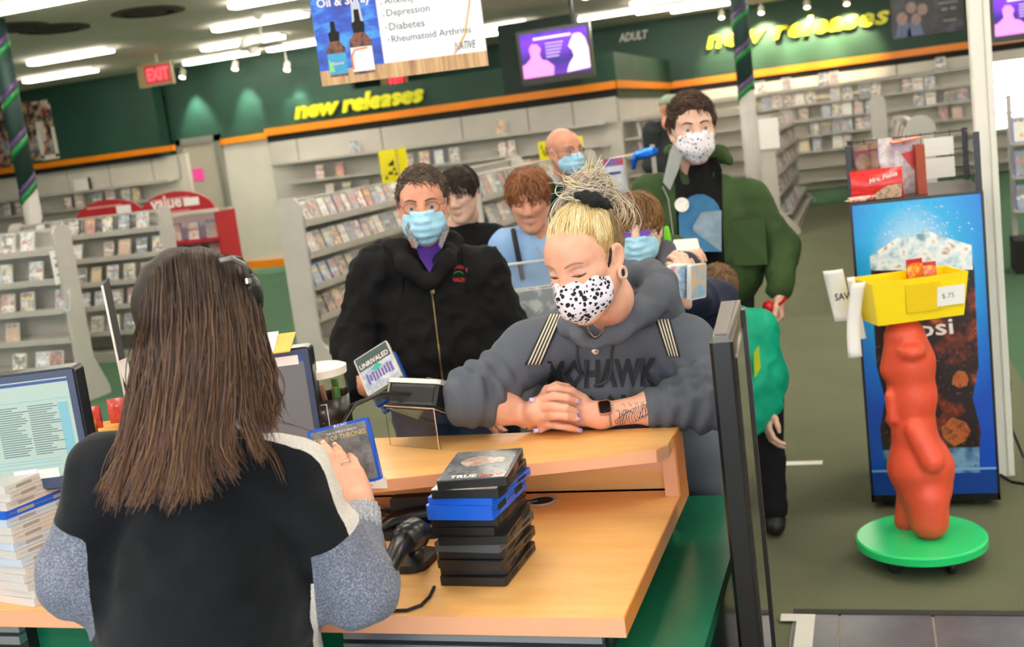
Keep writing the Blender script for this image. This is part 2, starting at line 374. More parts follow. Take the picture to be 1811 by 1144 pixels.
# ---- track spot lights on the right wall (two lit, warm) and those washing the lit green wall
M_SPOT = pm('spot_housing', '#e8e4d8', .4); M_SPOTG = pm('spot_glow', '#fff4d6', .4, emit='#fff0cc', es=25)
def spot(px, py, yw, power, col, n, aim_dz=-1.5, off=.55, size=70, lamp=True):
    c = at_y(px, py, yw-off); c[2] = min(c[2], CEIL-.15)
    t = thing('spot_light', n, 'spot light', (c[0], c[1], c[2]), 0, 'small spot lights along the ceiling edge')
    R = rotm((math.radians(-28), 0, 0))
    obj('spot_head', MB().lathe([(.03, .1), (.055, .07), (.06, -.07), (.05, -.07), (.045, -.03), (.01, -.03)], 16, R=R), M_SPOT, t, auto=40)
    obj('spot_lens', MB().lathe([(.045, -.05), (.045, -.055)], 16, R=R), M_SPOTG if lamp else M_SPOT, t)
    obj('spot_stem', MB().tube([(0, 0, .08), (0, 0, CEIL-c[2])], .012), M_SPOT, t)
    if lamp:
        l = bpy.data.lights.new('spot_lamp', 'SPOT'); l.energy = power; l.color = col; l.spot_size = math.radians(size); l.spot_blend = .6; l.shadow_soft_size = .05
        lo = bpy.data.objects.new('spot_lamp', l); COL.objects.link(lo); lo.parent = t; lo.location = (0, .03, -.1)
        lo.rotation_euler = Vector((0, off, aim_dz)).to_track_quat('-Z', 'Y').to_euler()
for px, py, pw in ((1276, 26, 160), (1346, 18, 260), (1427, 8, 300), (1497, 2, 230)): spot(px, py, YE, pw, (1, .82, .5), 'white swivel spot light shining on the yellow wall lettering', aim_dz=-.62, size=80)
for px, py, pw in ((320, 113, 130), (415, 110, 130), (508, 118, 100)): spot(px, py, YB, pw, (.85, 1, .85), 'small spot light washing the green wall above the beige door', off=.28, size=60)
# ================================================================ cases, gondolas, wall shelves
def m_cover(name, dark=False, sticker=True):
    t = NT(name); b = t.b; b.inputs['Roughness'].default_value = .28; oi = t.new('ShaderNodeObjectInfo'); r = oi.outputs['Random']
    v = t.coords('Object'); off = t.new('ShaderNodeVectorMath', operation='ADD'); t.link(v, off.inputs[0])
    cx = t.new('ShaderNodeCombineXYZ'); t.link(t.math('MULTIPLY', r, 37.0), cx.inputs[0]); t.link(t.math('MULTIPLY', r, 91.0), cx.inputs[2]); t.link(cx.outputs[0], off.inputs[1])
    n = t.noise(off.outputs[0], 16, 4, .6); n2 = t.noise(off.outputs[0], 38, 3)
    r2 = t.math('FRACT', t.math('MULTIPLY', r, 7.31)); r3 = t.math('FRACT', t.math('MULTIPLY', r, 17.7))
    bg = t.ramp(r, [(0, '#e9e4dc'), (.16, '#9fb7cf'), (.28, '#35353a'), (.4, '#d7d2cc'), (.52, '#3767ad'), (.6, '#c9a58c'), (.7, '#b04a3c'), (.76, '#ece9e4'), (.88, '#5d6d72'), (.95, '#e2c06a')], 'CONSTANT')
    fg = t.ramp(r2, [(0, '#5a5148'), (.2, '#c76a5a'), (.35, '#f0ece6'), (.5, '#6e8fb8'), (.65, '#2b2b33'), (.8, '#d9a58c'), (.92, '#d7c9a8')], 'CONSTANT')
    col = t.mix(t.ramp(n, [(.46, (0, 0, 0)), (.56, (1, 1, 1))]), bg, fg)
    col = t.mix(t.ramp(n2, [(.6, (0, 0, 0)), (.64, (.55, .55, .55))]), col, '#f3efe9')
    sx = t.new('ShaderNodeSeparateXYZ'); t.link(v, sx.inputs[0]); z = sx.outputs[2]; x = sx.outputs[0]
    band = t.math('MULTIPLY', t.math('GREATER_THAN', z, t.math('MULTIPLY_ADD', r3, .1, .06)), t.math('LESS_THAN', z, t.math('MULTIPLY_ADD', r3, .1, .085)))
    col = t.mix(t.math('MULTIPLY', band, t.math('GREATER_THAN', n2, .47)), col, t.ramp(r3, [(0, '#ffffff'), (.35, '#c62f2f'), (.6, '#f4d24a'), (.8, '#1d2b55')], 'CONSTANT'))
    if sticker:
        dx = t.math('SUBTRACT', x, t.math('MULTIPLY_ADD', r2, .06, -.03)); dz = t.math('SUBTRACT', z, .05)
        d2 = t.math('ADD', t.math('MULTIPLY', dx, dx), t.math('MULTIPLY', dz, dz))
        col = t.mix(t.math('MULTIPLY', t.math('LESS_THAN', d2, .00022), t.math('GREATER_THAN', r3, .3)), col, t.ramp(n2, [(.45, '#f2c230'), (.55, '#e0562a')]))
    t.base(t.mix(.3, col, '#e4e2df')); return t.m  # pale mix paints the plastic sleeves' glare into the cover colour
M_COVER = m_cover('printed_cover'); 
M_PBLACK = pm('black_case_plastic', '#1c1b1b', .32, var=.1); M_PWHITE = pm('clear_case_plastic', '#dcdcd8', .25, var=.05); M_PBLUE = pm('blue_case_plastic', '#1f5fd6', .22, var=.06)
def case_mesh(nm, th=.015, w=.137, h=.19):
    mb = MB().rbox((0, th/2, h/2), (w, th, h), .004, n=1, axis=1)
    mb.add([(-w/2+.006, -.0006, .005), (w/2-.004, -.0006, .005), (w/2-.004, -.0006, h-.005), (-w/2+.006, -.0006, h-.005)], [(0, 1, 2, 3)], 1)
    mb.add([(-w/2-.0006, .002, .005), (-w/2-.0006, .002, h-.005), (-w/2-.0006, th-.002, h-.005), (-w/2-.0006, th-.002, .005)], [(0, 1, 2, 3)], 1)
    return mb
CASE = {}
for nm, pmat in (('b', M_PBLACK), ('w', M_PWHITE), ('u', M_PBLUE)):
    o = obj('case_proto', case_mesh(nm), [pmat, M_COVER]); CASE[nm] = o.data; bpy.data.objects.remove(o)
def put_case(p, rz, lean, label, group, kind=None, roll=0.0, scale=1.0):
    kind = kind or random.choice('bbwwwu'); o = bpy.data.objects.new('film_case', CASE[kind]); COL.objects.link(o)
    R = Matrix.Rotation(rz, 4, 'Z') @ Matrix.Rotation(-lean, 4, 'X') @ Matrix.Rotation(roll, 4, 'Y')
    o.matrix_world = Matrix.Translation(Vector(p)) @ R @ Matrix.Scale(scale, 4)
    return tag(o, label, 'film case', group)
TIERS = [1.30, 1.05, .80, .55, .30]; LEAN = math.radians(15)
def gondola(label, org, rz, L, H=1.5, tiers=TIERS, front=.15, back=.06, kicks=True, both=False):
    """free-standing shelf rack: local x runs along it, the shelves face -y"""
    t = thing('shelf_rack', label, 'shelf rack', (org[0], org[1], 0), rz)
    bk = -front if both else back
    for x0 in (0, L):
        pr = [(-front, .36), (-front, H-.06), (-front+.05, H), (back-.03, H), (back, H-.03), (back, .36), (back+.14, .06), (back+.14, 0), (-front-.24, 0), (-front-.24, .06)]
        obj('end_panel', MB().prism([(x0-(.03 if x0 == 0 else 0), y, z) for y, z in pr], (.03, 0, 0)), M_STEEL, t)
    obj('back_panel', MB().b2((0, back-.03, .1), (L, back-.01, H-.03)), M_STEEL, t)
    obj('kick_base', MB().b2((0, -front-.18, .0), (L, back, .1)), M_STEEL, t)
    for z in tiers:
        d = front+.015 if z > .5 else front+.14
        mb = MB().prism([(0, back-.03, z+.03), (0, -d, z-.012), (0, -d, z-.03), (0, back-.03, z+.01)], (L, 0, 0)); mb.b2((0, -d-.004, z-.03), (L, -d, z+.022))
        obj('shelf', mb, M_STEEL, t)
    obj('top_rail', MB().b2((0, back-.06, H-.05), (L, back, H-.02)), M_STEEL, t)
    return t
def fill(org, rz, tier, x0, x1, label, group, front=.15, prob=.95, step=.145, kinds=None, H=1.5, keep=None):
    c, s = math.cos(rz), math.sin(rz); x = x0; n = 0
    d = front+.012 if tier > .5 else front+.135
    while x < x1:
        if random.random() < prob:
            lx = x+random.uniform(-.006, .006); ly = -d+.002
            P_ = (org[0]+c*lx-s*ly, org[1]+s*lx+c*ly, tier-.0105)
            if keep is not None and not keep(proj((P_[0], P_[1], P_[2]+.1))[0]): x += step; continue
            put_case(P_, rz, LEAN+random.uniform(0, .06), label, group, kinds and random.choice(kinds)); n += 1
        x += step
    return n
# rack behind the man in the black jacket (faces the aisle on its right)
M_org = (-4.19-.13, 7.86); rzM = math.radians(90)
gondola('long grey shelf rack full of film cases behind the man in the black jacket', M_org, rzM, 6.0)
for z, x1 in zip(TIERS, (5.8, 4.2, 3.4, 2.4, 1.6)):
    nm = {1.30: 'top', 1.05: 'second', .8: 'third', .55: 'fourth', .3: 'lowest'}[z]
    fill(M_org, rzM, z, .09, x1, 'film case on the %s tier of the rack behind the man in black' % nm, 'cases on the long rack, %s tier' % nm, step=.147 if z > 1 else .16, prob=.97 if z > 1 else .9, keep={1.3: lambda x: x < 846, 1.05: lambda x: x < 712, .8: lambda x: x < 655, .55: lambda x: x < 628, .3: lambda x: x < 615}[z])
# second rack of the same kind behind the teenager and the woman in light blue
p = at_d(846, 306, 9.2); M2 = (p[0]-.15, p[1])
gondola('grey shelf rack of film cases running back behind the woman in light blue', M2, rzM, 4.2)
for z, x1 in zip(TIERS[:3], (4.0, 2.6, 1.4)):
    nm = {1.30: 'top', 1.05: 'second', .8: 'third'}[z]
    fill(M2, rzM, z, .09, x1, 'film case on the %s tier of the rack behind the woman in light blue' % nm, 'cases behind the woman in light blue, %s tier' % nm, keep={1.3: lambda x: True, 1.05: lambda x: x < 925, .8: lambda x: x < 900}[z])
# racks on the left that face the counter
L1 = (-9.4, 7.87+.06); gondola('pale shelf rack facing the counter with a paper notice on its end', L1, 0, 9.4-6.46, front=.15)
L1C = [(0, 10, 50, .13), (0, 44, 442, 1), (1, 62, 493, 1), (2, 12, 551, 1), (2, 48, 546, 1), (2, 112, 542, 1), (3, 22, 605, 1)]
def l_case(px, py, y, tier, label, group, kinds='bw'):
    q = at_y(px, py, y); put_case((q[0], y, tier-.0105), 0, LEAN, label, group, random.choice(kinds))
for tier, pxs in ((0, (12, 47)), (1, (63, 8)), (2, (12, 47, 110)), (3, (20,)), (4, (30, 72, 96))):
    for px in pxs:
        l_case(px, [445, 498, 548, 600, 645][tier], 7.87-.10 if tier < 4 else 7.87-.22, TIERS[tier], 'film case with bright cover on the pale rack with the paper notice', 'cases on the pale rack facing the counter', 'w')
q = at_y(128, 446, 7.7)
tag(obj('paper_notice', MB().b2((-6.455, 7.72, 1.02), (-6.45, 7.93, 1.30)), pm('paper', '#f2f0ec', .7), world=True), 'white paper notice taped to the end of the pale shelf rack', 'notice')
nb = MB()
for k in range(3): nb.b2((-6.4498, 7.75, 1.23-.07*k), (-6.4494, 7.9-.03*(k % 2), 1.245-.07*k+.02*(k == 1)))
o = bpy.data.objects[[x.name for x in bpy.data.objects if x.name.startswith('paper_notice')][-1]]; obj('print', nb, pm('grey_ink', '#8a8a8c', .7), o, world=True)['kind'] = 'stuff'
L2 = (-8.6, 9.85+.06); gondola('shelf rack full of white-cased films in front of the red value display', L2, 0, 8.6-6.80)
for tier in range(5):
    fill(L2, 0, TIERS[tier], .35, 1.78, 'film case on the rack in front of the red value display', 'cases on the rack before the value display', step=.2 if tier else .21, prob=.95, kinds='bw')
# red value display further back
def value_display(px, pr_, y, label, word):
    c = at_y(px, 385, y); x0 = c[0]-.52; x1 = c[0]+.52
    t = thing('value_display', label, 'display rack', (c[0], y, 0)); MR = pm('value_red', '#b3242b', .45, var=.05); MS = pm('rack_frame', '#cfcac0', .5)
    obj('side_panel', MB().b2((.5, 0, 0), (.53, .4, 1.34)), MR, t); obj('side_panel', MB().b2((-.53, 0, 0), (-.5, .4, 1.34)), MS, t); obj('rear_panel', MB().b2((-.5, .36, 0), (.5, .4, 1.36)), MS, t)
    arc = [(.5*math.cos(a), .02, 1.37+.25*math.sin(a)) for a in np.linspace(0, math.pi, 15)]
    tp = obj('topper', MB().prism(arc, (0, .03, 0)), MR, t); obj('frame_rail', MB().b2((-.53, -.02, 1.34), (.53, .06, 1.38)), MS, t)
    tx = MB(); tx.b2((-.3, .0188, 1.53), (.2, .0195, 1.55)).b2((-.16, .0188, 1.39), (.18, .0195, 1.402)); obj('small_print', tx, pm('pale_red_print', '#d99a9a', .5), tp)['kind'] = 'stuff'
    if word == 'value': tx = MB(); add_text(tx, word, (-.33, .0195, 1.43), (1, 0, .02), (0, 0, 1), width=.42, bold=.03); obj('lettering', tx, pm('white_print', '#f3e9e6', .5), tp)
    obj('price_sticker', MB().b2((.12, .012, 1.44), (.32, .0195, 1.53)), pm('paper', '#f2f0ec', .7), tp)
    for z in (1.04, .78, .52): obj('shelf', MB().b2((-.5, .02, z-.03), (.5, .36, z)).b2((-.5, .0, z-.035), (.5, .02, z+.012), 0), MR if z < 1.1 else MS, t)
    for z in (1.04, .78):
        for k in range(4): put_case((c[0]-.37+k*.24, y+.12, z), 0, .1, 'blue film case on the %s shelf of the %s display' % ('top' if z > 1 else 'lower', word), 'blue cases on the red display', 'u', scale=1.12)
    return t
value_display(312, 0, 11.3, 'red arched value display with rows of blue cases', 'value'); value_display(192, 0, 11.5, 'red arched display head rising behind the white-cased film rack', 'films')
# rack at the right, end panel with notice towards the counter, cases on its right
Rg = (-1.34, 15.6); gondola('grey shelf rack with a paper sign on its end near the striped column', Rg, rzM, 4.6, H=1.62, tiers=[1.4, 1.12, .84, .56, .3], front=.16)
for z, x1 in zip([1.4, 1.12, .84, .56, .3], (4.4, 4.4, 4.4, 3.6, 2.8)):
    fill(Rg, rzM, z, .1, x1, 'film case on the rack beside the striped column', 'cases on the rack beside the striped column', front=.16, step=.34, prob=1)
q = at_y(1360, 236, 15.55)
tag(obj('paper_sign', MB().b2((q[0]-.13, 15.545, q[2]-.2), (q[0]+.13, 15.55, q[2]+.2)), pm('paper', '#f2f0ec', .7), world=True), 'white paper sign on the end of the rack beside the striped column', 'sign')
# low racks behind the drinks cooler, cases facing left
q = at_y(1668, 226, 9.6); G2 = (q[0]-.12, 9.6+6.0); hG = q[2]
def racks2(org, L, H, label, grp, n1):
    t = gondola(label, org, math.radians(-90), L, H=H, tiers=[H-.2, H-.45, H-.7, H-.95])
    for z in (H-.2, H-.45): fill(org, math.radians(-90), z, .1, L-.1, 'film case on the low rack %s' % grp, 'cases on the low rack %s' % grp, step=.21, prob=1)
    arcp = [(.12*math.cos(a), 0, .14*math.sin(a)) for a in np.linspace(0, math.pi, 11)]
    obj('end_cap', MB().prism([(L+.0, -.05+x, H-.02+z) for x, _, z in arcp], (.035, 0, 0)), M_STEEL, t)
racks2(G2, 6.0, hG, 'low grey shelf rack with rounded end cap behind the drinks cooler', 'with the rounded end behind the drinks cooler', 10)
q = at_y(1572, 182, 16.5); racks2((q[0]-.1, 21.3), 4.8, q[2], 'low grey shelf rack standing between the wall shelves and the rounded rack', 'next to the back wall shelves', 8)
# ---- wall shelves
def wall_shelf(label, x0, x1, y, zs, depth=.24, brackets=4, axis='x'):
    t = thing('wall_shelf', label, 'wall shelf', ((x0+x1)/2, y, 0) if axis == 'x' else (y, (x0+x1)/2, 0))
    for z in zs:
        lo, hi = ((x0, y-depth, z-.025), (x1, y, z)) if axis == 'x' else ((y, x0, z-.025), (y+depth, x1, z))
        lp = ((x0, y-depth-.006, z-.03), (x1, y-depth, z+.012)) if axis == 'x' else ((y+depth, x0, z-.03), (y+depth+.006, x1, z+.012))
        obj('shelf', MB().b2(lo, hi).b2(*lp), M_STEEL, t, world=True)
    return t
ZE = [1.97, 1.67, 1.37, 1.07, .77, .47, .2]
wall_shelf('long grey shelves on the back wall below the yellow lettering', -3.5, 7.6, YE-.12, ZE, .26)
EC = [(1345, 160, 0), (1391, 152, 0), (1456, 143, 0), (1475, 140, 0), (1664, 118, 0), (1355, 182, 1), (1374, 178, 1), (1395, 177, 1), (1414, 174, 1), (1433, 172, 1), (1477, 165, 1), (1498, 161, 1), (1528, 157, 1), (1548, 155, 1), (1604, 151, 1), (1623, 148, 1), (1644, 145, 1),
      (1421, 200, 2), (1461, 195, 2), (1480, 193, 2), (1498, 190, 2), (1518, 187, 2), (1538, 185, 2), (1625, 176, 2), (1646, 173, 2), (1680, 171, 2), (1701, 167, 2), (1441, 224, 3), (1460, 221, 3), (1480, 219, 3), (1499, 217, 3), (1520, 215, 3), (1537, 213, 3), (1668, 198, 3), (1692, 195, 3), (1422, 253, 4), (1445, 251, 4), (1481, 248, 4), (1498, 245, 4)]
for px, py, r in EC:
    q = at_y(px, py, YE-.33); put_case((q[0], YE-.34, ZE[r]+.001), 0, .12, 'film case standing on the long back wall shelves', 'cases on the back wall shelves', random.choice('wwb'), scale=1.32)
ZC = [1.80, 1.46, 1.12, .78, .44]
wall_shelf('grey shelves under the green new releases partition', -9.62, -3.9, YC-.03, ZC, .24)
for px, r, k in ((630, 0, 'w'), (893, 0, 'w'), (562, 1, 'b'), (598, 1, 'b'), (722, 1, 'w'), (751, 1, 'w'), (777, 1, 'u'), (805, 1, 'w'), (892, 1, 'b'), (905, 1, 'w'), (575, 2, 'b'), (606, 2, 'b'), (640, 2, 'b'), (890, 2, 'u'), (912, 2, 'w'), (932, 2, 'w'), (948, 2, 'b')):
    q = at_y(px, 290, YC-.25); put_case((q[0], YC-.24, ZC[r]+.001), 0, .1, 'film case standing on the shelves under the new releases partition', 'cases under the new releases partition', k, scale=1.25)
ZA = [1.76, 1.46, 1.16, .86]
wall_shelf('grey shelves along the left display wall', -18.6, -11.85, YA+.06, ZA, .24)
for px, r, k in ((5, 1, 'b'), (27, 1, 'b'), (115, 1, 'b'), (135, 1, 'w'), (168, 1, 'w'), (192, 1, 'w'), (220, 1, 'w'), (239, 1, 'b')):
    q = at_y(px, 350, YA-.2); put_case((q[0], YA-.16, ZA[r]+.001), 0, .1, 'film case standing on the shelves of the left display wall', 'cases on the left display wall', k, scale=1.3)
q = at_y(143, 320, YA-.1)
w = tag(obj('white_card', MB().b2((q[0]-.17, YA-.1, ZA[0]), (q[0]+.15, YA-.085, ZA[0]+.22)).b2((q[0]+.15, YA-.1, ZA[0]), (q[0]+.19, YA-.07, ZA[0]+.23), 1), [pm('paper', '#f2f0ec', .7), M_BLACK], world=True), 'blank white card standing on the left display wall shelf', 'card')
ZR = [1.8, 1.5, 1.2, .9]
wall_shelf('grey shelves along the pale return wall beside the partition', YC+.2, YE-.3, -3.7, ZR, .24, axis='y')
for r, ys in ((1, np.arange(18.3, 22.6, .34)), (2, np.arange(18.3, 22.0, .34)), (0, (21.0, 21.3))):
    for y in ys: put_case((-3.47, y, ZR[r]+.001), math.radians(90), .12, 'film case on the return wall shelves beside the partition', 'cases on the return wall shelves', random.choice('bw'), scale=1.2)
# rack beyond the white post
q = at_y(1800, 185, 11.0); X3 = q[0]
t = thing('wire_rack', 'tall rack of blue packets beyond the white post', 'display rack', (X3+.35, 11.0, 0))
obj('base', MB().b2((-.45, -.2, 0), (.6, .25, .3)), M_BLACK, t); obj('post', MB().b2((-.42, .2, .3), (-.38, .24, 1.55)), M_STEEL, t); obj('post', MB().b2((.5, .2, .3), (.54, .24, 1.55)), M_STEEL, t)
for z in (.55, .85, 1.15): obj('shelf', MB().b2((-.42, -.05, z-.02), (.54, .24, z)), M_STEEL, t)
for z in (.55, .85, 1.15):
    for k in range(4): put_case((X3+.03+k*.2, 10.99, z+.001), 0, .15, 'blue packet on the rack beyond the white post', 'blue packets beyond the white post', 'u', scale=1.2, roll=0)
# ================================================================ the counter and what stands on it
ZT, ZL = .92, 1.06
def m_lam():
    t = NT('peach_laminate'); v = t.coords('Object', (1, 6, 6)); t.b.inputs['Roughness'].default_value = .34
    t.base(t.ramp(t.noise(v, 7, 5, .6), [(.3, '#f2b469'), (.7, '#f8c47f')])); return t.m
M_LAM = m_lam(); M_EDGE = pm('peach_edge_band', '#efae86', .4, var=.03, vscale=5); M_SEAM = pm('dark_seam', '#5a2410', .6)
M_GLAM = pm('green_laminate', '#17694c', .22, var=.06, vscale=3); M_ALU = pm('aluminium', '#c6cbdc', .3, .9, var=.05); M_DK = pm('black_plastic', '#121214', .28, var=.1)
M_DKM = pm('matt_black_plastic', '#1b1b1e', .55, var=.1); M_CHROME = pm('chrome', '#d8d8dc', .12, 1)
XR = -.455; YN = 1.775; YF = 2.42; XL = -2.75
ct = thing('shop_counter', 'peach laminate shop counter with raised ledge and green base', 'counter', (-1.6, 2.1, 0))
top = MB().b2((XL, YN, ZT-.034), (XR, YF+.08, ZT)); obj('worktop', top, M_LAM, ct, world=True)
eb = MB().b2((XL, YN-.003, ZT-.035), (XR+.003, YN, ZT-.0005)); obj('edge_band', eb, M_EDGE, ct, world=True)
obj('edge_band', MB().b2((XR, YN, ZT-.035), (XR+.003, YF+.09, ZT-.0005)), pm('orange_edge_band', '#e08a3e', .35, var=.04), ct, world=True)
LP = [(XR, 2.47), (XL, 2.50), (XL, 2.13), (-1.10, 2.13), (XR-.02, 2.295), (XR, 2.33)]
obj('ledge', MB().prism([(x, y, ZL-.026) for x, y in LP], (0, 0, .026)), M_LAM, ct, world=True)
LE = [(XL, 2.13), (-1.10, 2.13), (XR-.02, 2.295), (XR, 2.33)]
le = MB()
for a, b in zip(LE[:-1], LE[1:]):
    n = nrm((b[1]-a[1], a[0]-b[0], 0))*.002; le.prism([(a[0], a[1], ZL-.027), (b[0], b[1], ZL-.027), (b[0], b[1], ZL-.0008), (a[0], a[1], ZL-.0008)], (n[0], n[1], 0))
obj('edge_band', le, M_EDGE, ct, world=True)
obj('ledge_side', MB().b2((XR-.03, 2.40, ZT), (XR, 2.475, ZL-.026)), M_EDGE, ct, world=True)
obj('ledge_side', MB().b2((XR, 2.40, ZT-.03), (XR+.004, 2.50, ZL)), pm('orange_edge_band', '#e08a3e', .35), ct, world=True)
obj('ledge_back', MB().b2((XL, 2.455, ZT), (XR-.03, 2.475, ZL-.026)), M_LAM, ct, world=True)
obj('ledge_valance', MB().b2((XL, 2.43, ZT+.055), (XR-.03, 2.455, ZL-.026)), M_EDGE, ct, world=True)
for x in (-.93, -1.75): obj('ledge_support', MB().b2((x-.012, 2.22 if x < -1 else 2.26, ZT), (x+.012, 2.455, ZL-.026)), M_EDGE, ct, world=True)
obj('cabinet_base', MB().b2((XL, YN+.06, .08), (XR-.05, 2.44, ZT-.035)), M_GLAM, ct, world=True)
obj('kick_base', MB().b2((XL, YN+.12, 0), (XR-.08, 2.42, .08)), M_BLACK, ct, world=True)
obj('front_panel', MB().b2((XL, 2.44, 0), (XR-.03, 2.475, ZT)), M_GLAM, ct, world=True)
for x0, x1 in ((-2.7, -1.75), (-1.0, -.5)):
    dr = obj('drawer', MB().b2((x0, YN+.03, ZT-.15), (x1, YN+.06, ZT-.05)), M_DKM, ct, world=True)
    obj('drawer_rail', MB().b2((x0, YN+.012, ZT-.055), (x1, YN+.03, ZT-.043)).b2((x0, YN+.008, ZT-.08), (x1, YN+.03, ZT-.062)), M_ALU, dr, world=True)
gl = thing('side_ledge', 'low green laminate ledge beside the right end of the counter', 'ledge', (-.39, 2.0, 0))
obj('ledge_top', MB().b2((XR-.04, 1.2, .80), (-.335, 2.66, .83)), M_GLAM, gl, world=True); obj('ledge_panel', MB().b2((-.37, 1.22, 0), (-.345, 2.64, .80)), pm('dark_green_gloss', '#0d3a2b', .12, var=.1), gl, world=True)
# slim black screen standing edge-on
zt_ = 1.36; c4 = [at_z(*q, zt_) for q in ((1267, 590), (1309, 590), (1322, 531), (1286, 527))]
ax = nrm((c4[3]+c4[2]-c4[0]-c4[1])/2); cen = sum(c4)/4-V(.014, 0, 0); sd = np.array([ax[1], -ax[0], 0]); Lh = .19; wh = .021
sp = thing('standing_screen', 'tall slim black screen standing edge-on beside the counter', 'screen', (cen[0], cen[1], 0), math.atan2(ax[1], ax[0]))
hs = MB(); pr = [(-Lh, -wh+.006), (-Lh+.006, -wh), (Lh, -wh), (Lh, wh), (-Lh+.006, wh), (-Lh, wh-.006)]
hs.prism([(x, y, .12) for x, y in pr], (0, 0, zt_-.135)); obj('housing', hs, M_DK, sp)
obj('top_cap', MB().prism([(-Lh+.002, -wh+.007, zt_-.015), (Lh, -wh+.001, zt_-.015), (Lh, wh-.001, zt_-.015), (-Lh+.002, wh-.007, zt_-.015)], (0, 0, .012)).b2((-Lh+.012, -.011, zt_-.004), (Lh-.02, .011, zt_)), pm('grey_cap', '#6e6a66', .35, .3), sp)
obj('glass', MB().b2((-Lh+.03, -wh-.0035, .2), (Lh-.03, -wh, zt_-.05)), pm('dark_screen_glass', '#1a1412', .04, coat=1), sp)
obj('bezel', MB().b2((Lh-.03, -wh-.008, .12), (Lh+.002, -wh, zt_-.02)), M_DK, sp)
obj('foot', MB().rbox((0, 0, .012), (.42, .2, .024), .03).b2((-.05, -.015, .02), (.05, .015, .13)), M_DKM, sp)
# ---- stack of cases
def m_top(name, a, b, scale=14):
    t = NT(name); t.b.inputs['Roughness'].default_value = .2; v = t.coords('Object'); n = t.noise(v, scale, 5, .65); t.base(t.ramp(n, [(.35, a), (.5, b), (.62, a)])); return t.m
M_TB = m_top('dark_art', '#2b3136', '#5e676e'); M_TB2 = m_top('pale_art', '#a9a19a', '#e8e2da'); M_REDP = pm('red_print', '#b5131f', .4); M_WP = pm('white_print', '#f3efe9', .5); M_LOGO = pm('gold_print', '#d7bb78', .4)
def flat_case(label, c, z, ang, th, mat, sleeve=None, grp=None, w=.19, d=.137, nm=M_BLACK):
    """a case lying flat: local x = its long side"""
    t = thing('film_case', label, 'film case', (c[0], c[1], z), ang, grp)
    mb = MB().rbox((0, 0, th/2), (w, d, th), .006, n=2)
    obj('shell', mb, mat, t, auto=40)
    # thumb notches along the opening side
    nt = MB()
    for x in (-.045, .045): nt.b2((x-.02, -d/2-.0006, th*.3), (x+.02, -d/2+.001, th*.72))
    nt.b2((-w/2+.01, -d/2-.0005, th*.49), (w/2-.01, -d/2+.001, th*.53)); obj('notch', nt, nm, t)
    if sleeve is not None: obj('sleeve', MB().b2((-w/2+.004, -d/2+.006, th), (w/2-.004, d/2-.001, th+.0008)), sleeve, t)
    return t
fl, fr, br = at_z(770, 1037, ZT), at_z(895, 1037, ZT), at_z(948, 970, ZT)
xdir = nrm(br-fr); ang0 = math.atan2(xdir[1], xdir[0]); sdir = nrm(fl-fr); cc = fr+xdir*.095+sdir*.0685
z = ZT+.0005; rows = [(.0, .002, 0), (.012, -.004, 3), (-.002, .004, -2), (.006, .0, 2), (-.006, .006, -3), (-.012, .010, 4), (-.004, -.004, -1), (.0, -.002, 2), (-.004, -.006, -4), (-.012, -.012, -3), (-.006, .004, 5), (-.012, .012, -2), (.006, .008, 11)]
specs = [('black film case at the bottom of the stack', .0160, M_PBLACK, None)] + [('black film case %s from the bottom of the stack' % n, (.0158), M_PBLACK, None) for n in ('second', 'third', 'fourth')] + [('greyish film case in the middle of the stack', .0152, pm('grey_case_plastic', '#4a5157', .3), M_TB)] + [('black film case just above the greyish one in the stack', .0148, M_PBLACK, None), ('black film case two above the greyish one in the stack', .0148, M_PBLACK, None), ('black film case with red cover under the blue ones', .0152, M_PBLACK, pm('red_cover', '#9e2b35', .3, var=.2)), ('thick blue film case in the stack on the counter', .0265, M_PBLUE, None), ('thin blue film case in the stack on the counter', .0125, M_PBLUE, None), ('black film case second from the top of the stack', .0150, M_PBLACK, M_TB2), ('black film case with grey cover on top of the stack', .0155, M_PBLACK, M_TB)]
rows = rows[:8]+[(-.012, .002, -2), (-.010, .010, -5), (-.012, .012, 2), (-.004, .014, 9)]
for (lab, th, mt, slv), (ox, oy, an) in zip(specs, rows):
    th *= 1.07
    c = cc+xdir*ox+sdir*oy*-1
    t = flat_case(lab, c, z, ang0+math.radians(an), th, mt, slv, 'stack of film cases on the counter'); z += th+.0006
    last = t; zl_ = th
tx = MB(); add_text(tx, 'TRUE', (-.085, .045, zl_+.0009), (0, -1, 0), (1, 0, 0), width=.052, height=.018, bold=.03); obj('title', tx, M_WP, last)
tx = MB(); add_text(tx, 'BLOOD', (-.085, -.012, zl_+.0009), (0, -1, 0), (1, 0, 0), width=.046, height=.016, bold=.03); obj('title', tx, M_REDP, last)
fa = MB().poly([(.02+.03*math.cos(a)*(1+.3*math.sin(3*a)), .0+.045*math.sin(a), zl_+.0010) for a in np.linspace(0, 2*math.pi, 17)[:-1]]); obj('picture', fa, m_top('portrait_print', '#c9a797', '#8b6f66', 30), last)
obj('price_label', MB().b2((-.09, -.062, zl_+.0008), (-.072, -.04, zl_+.0012)), M_WP, last)
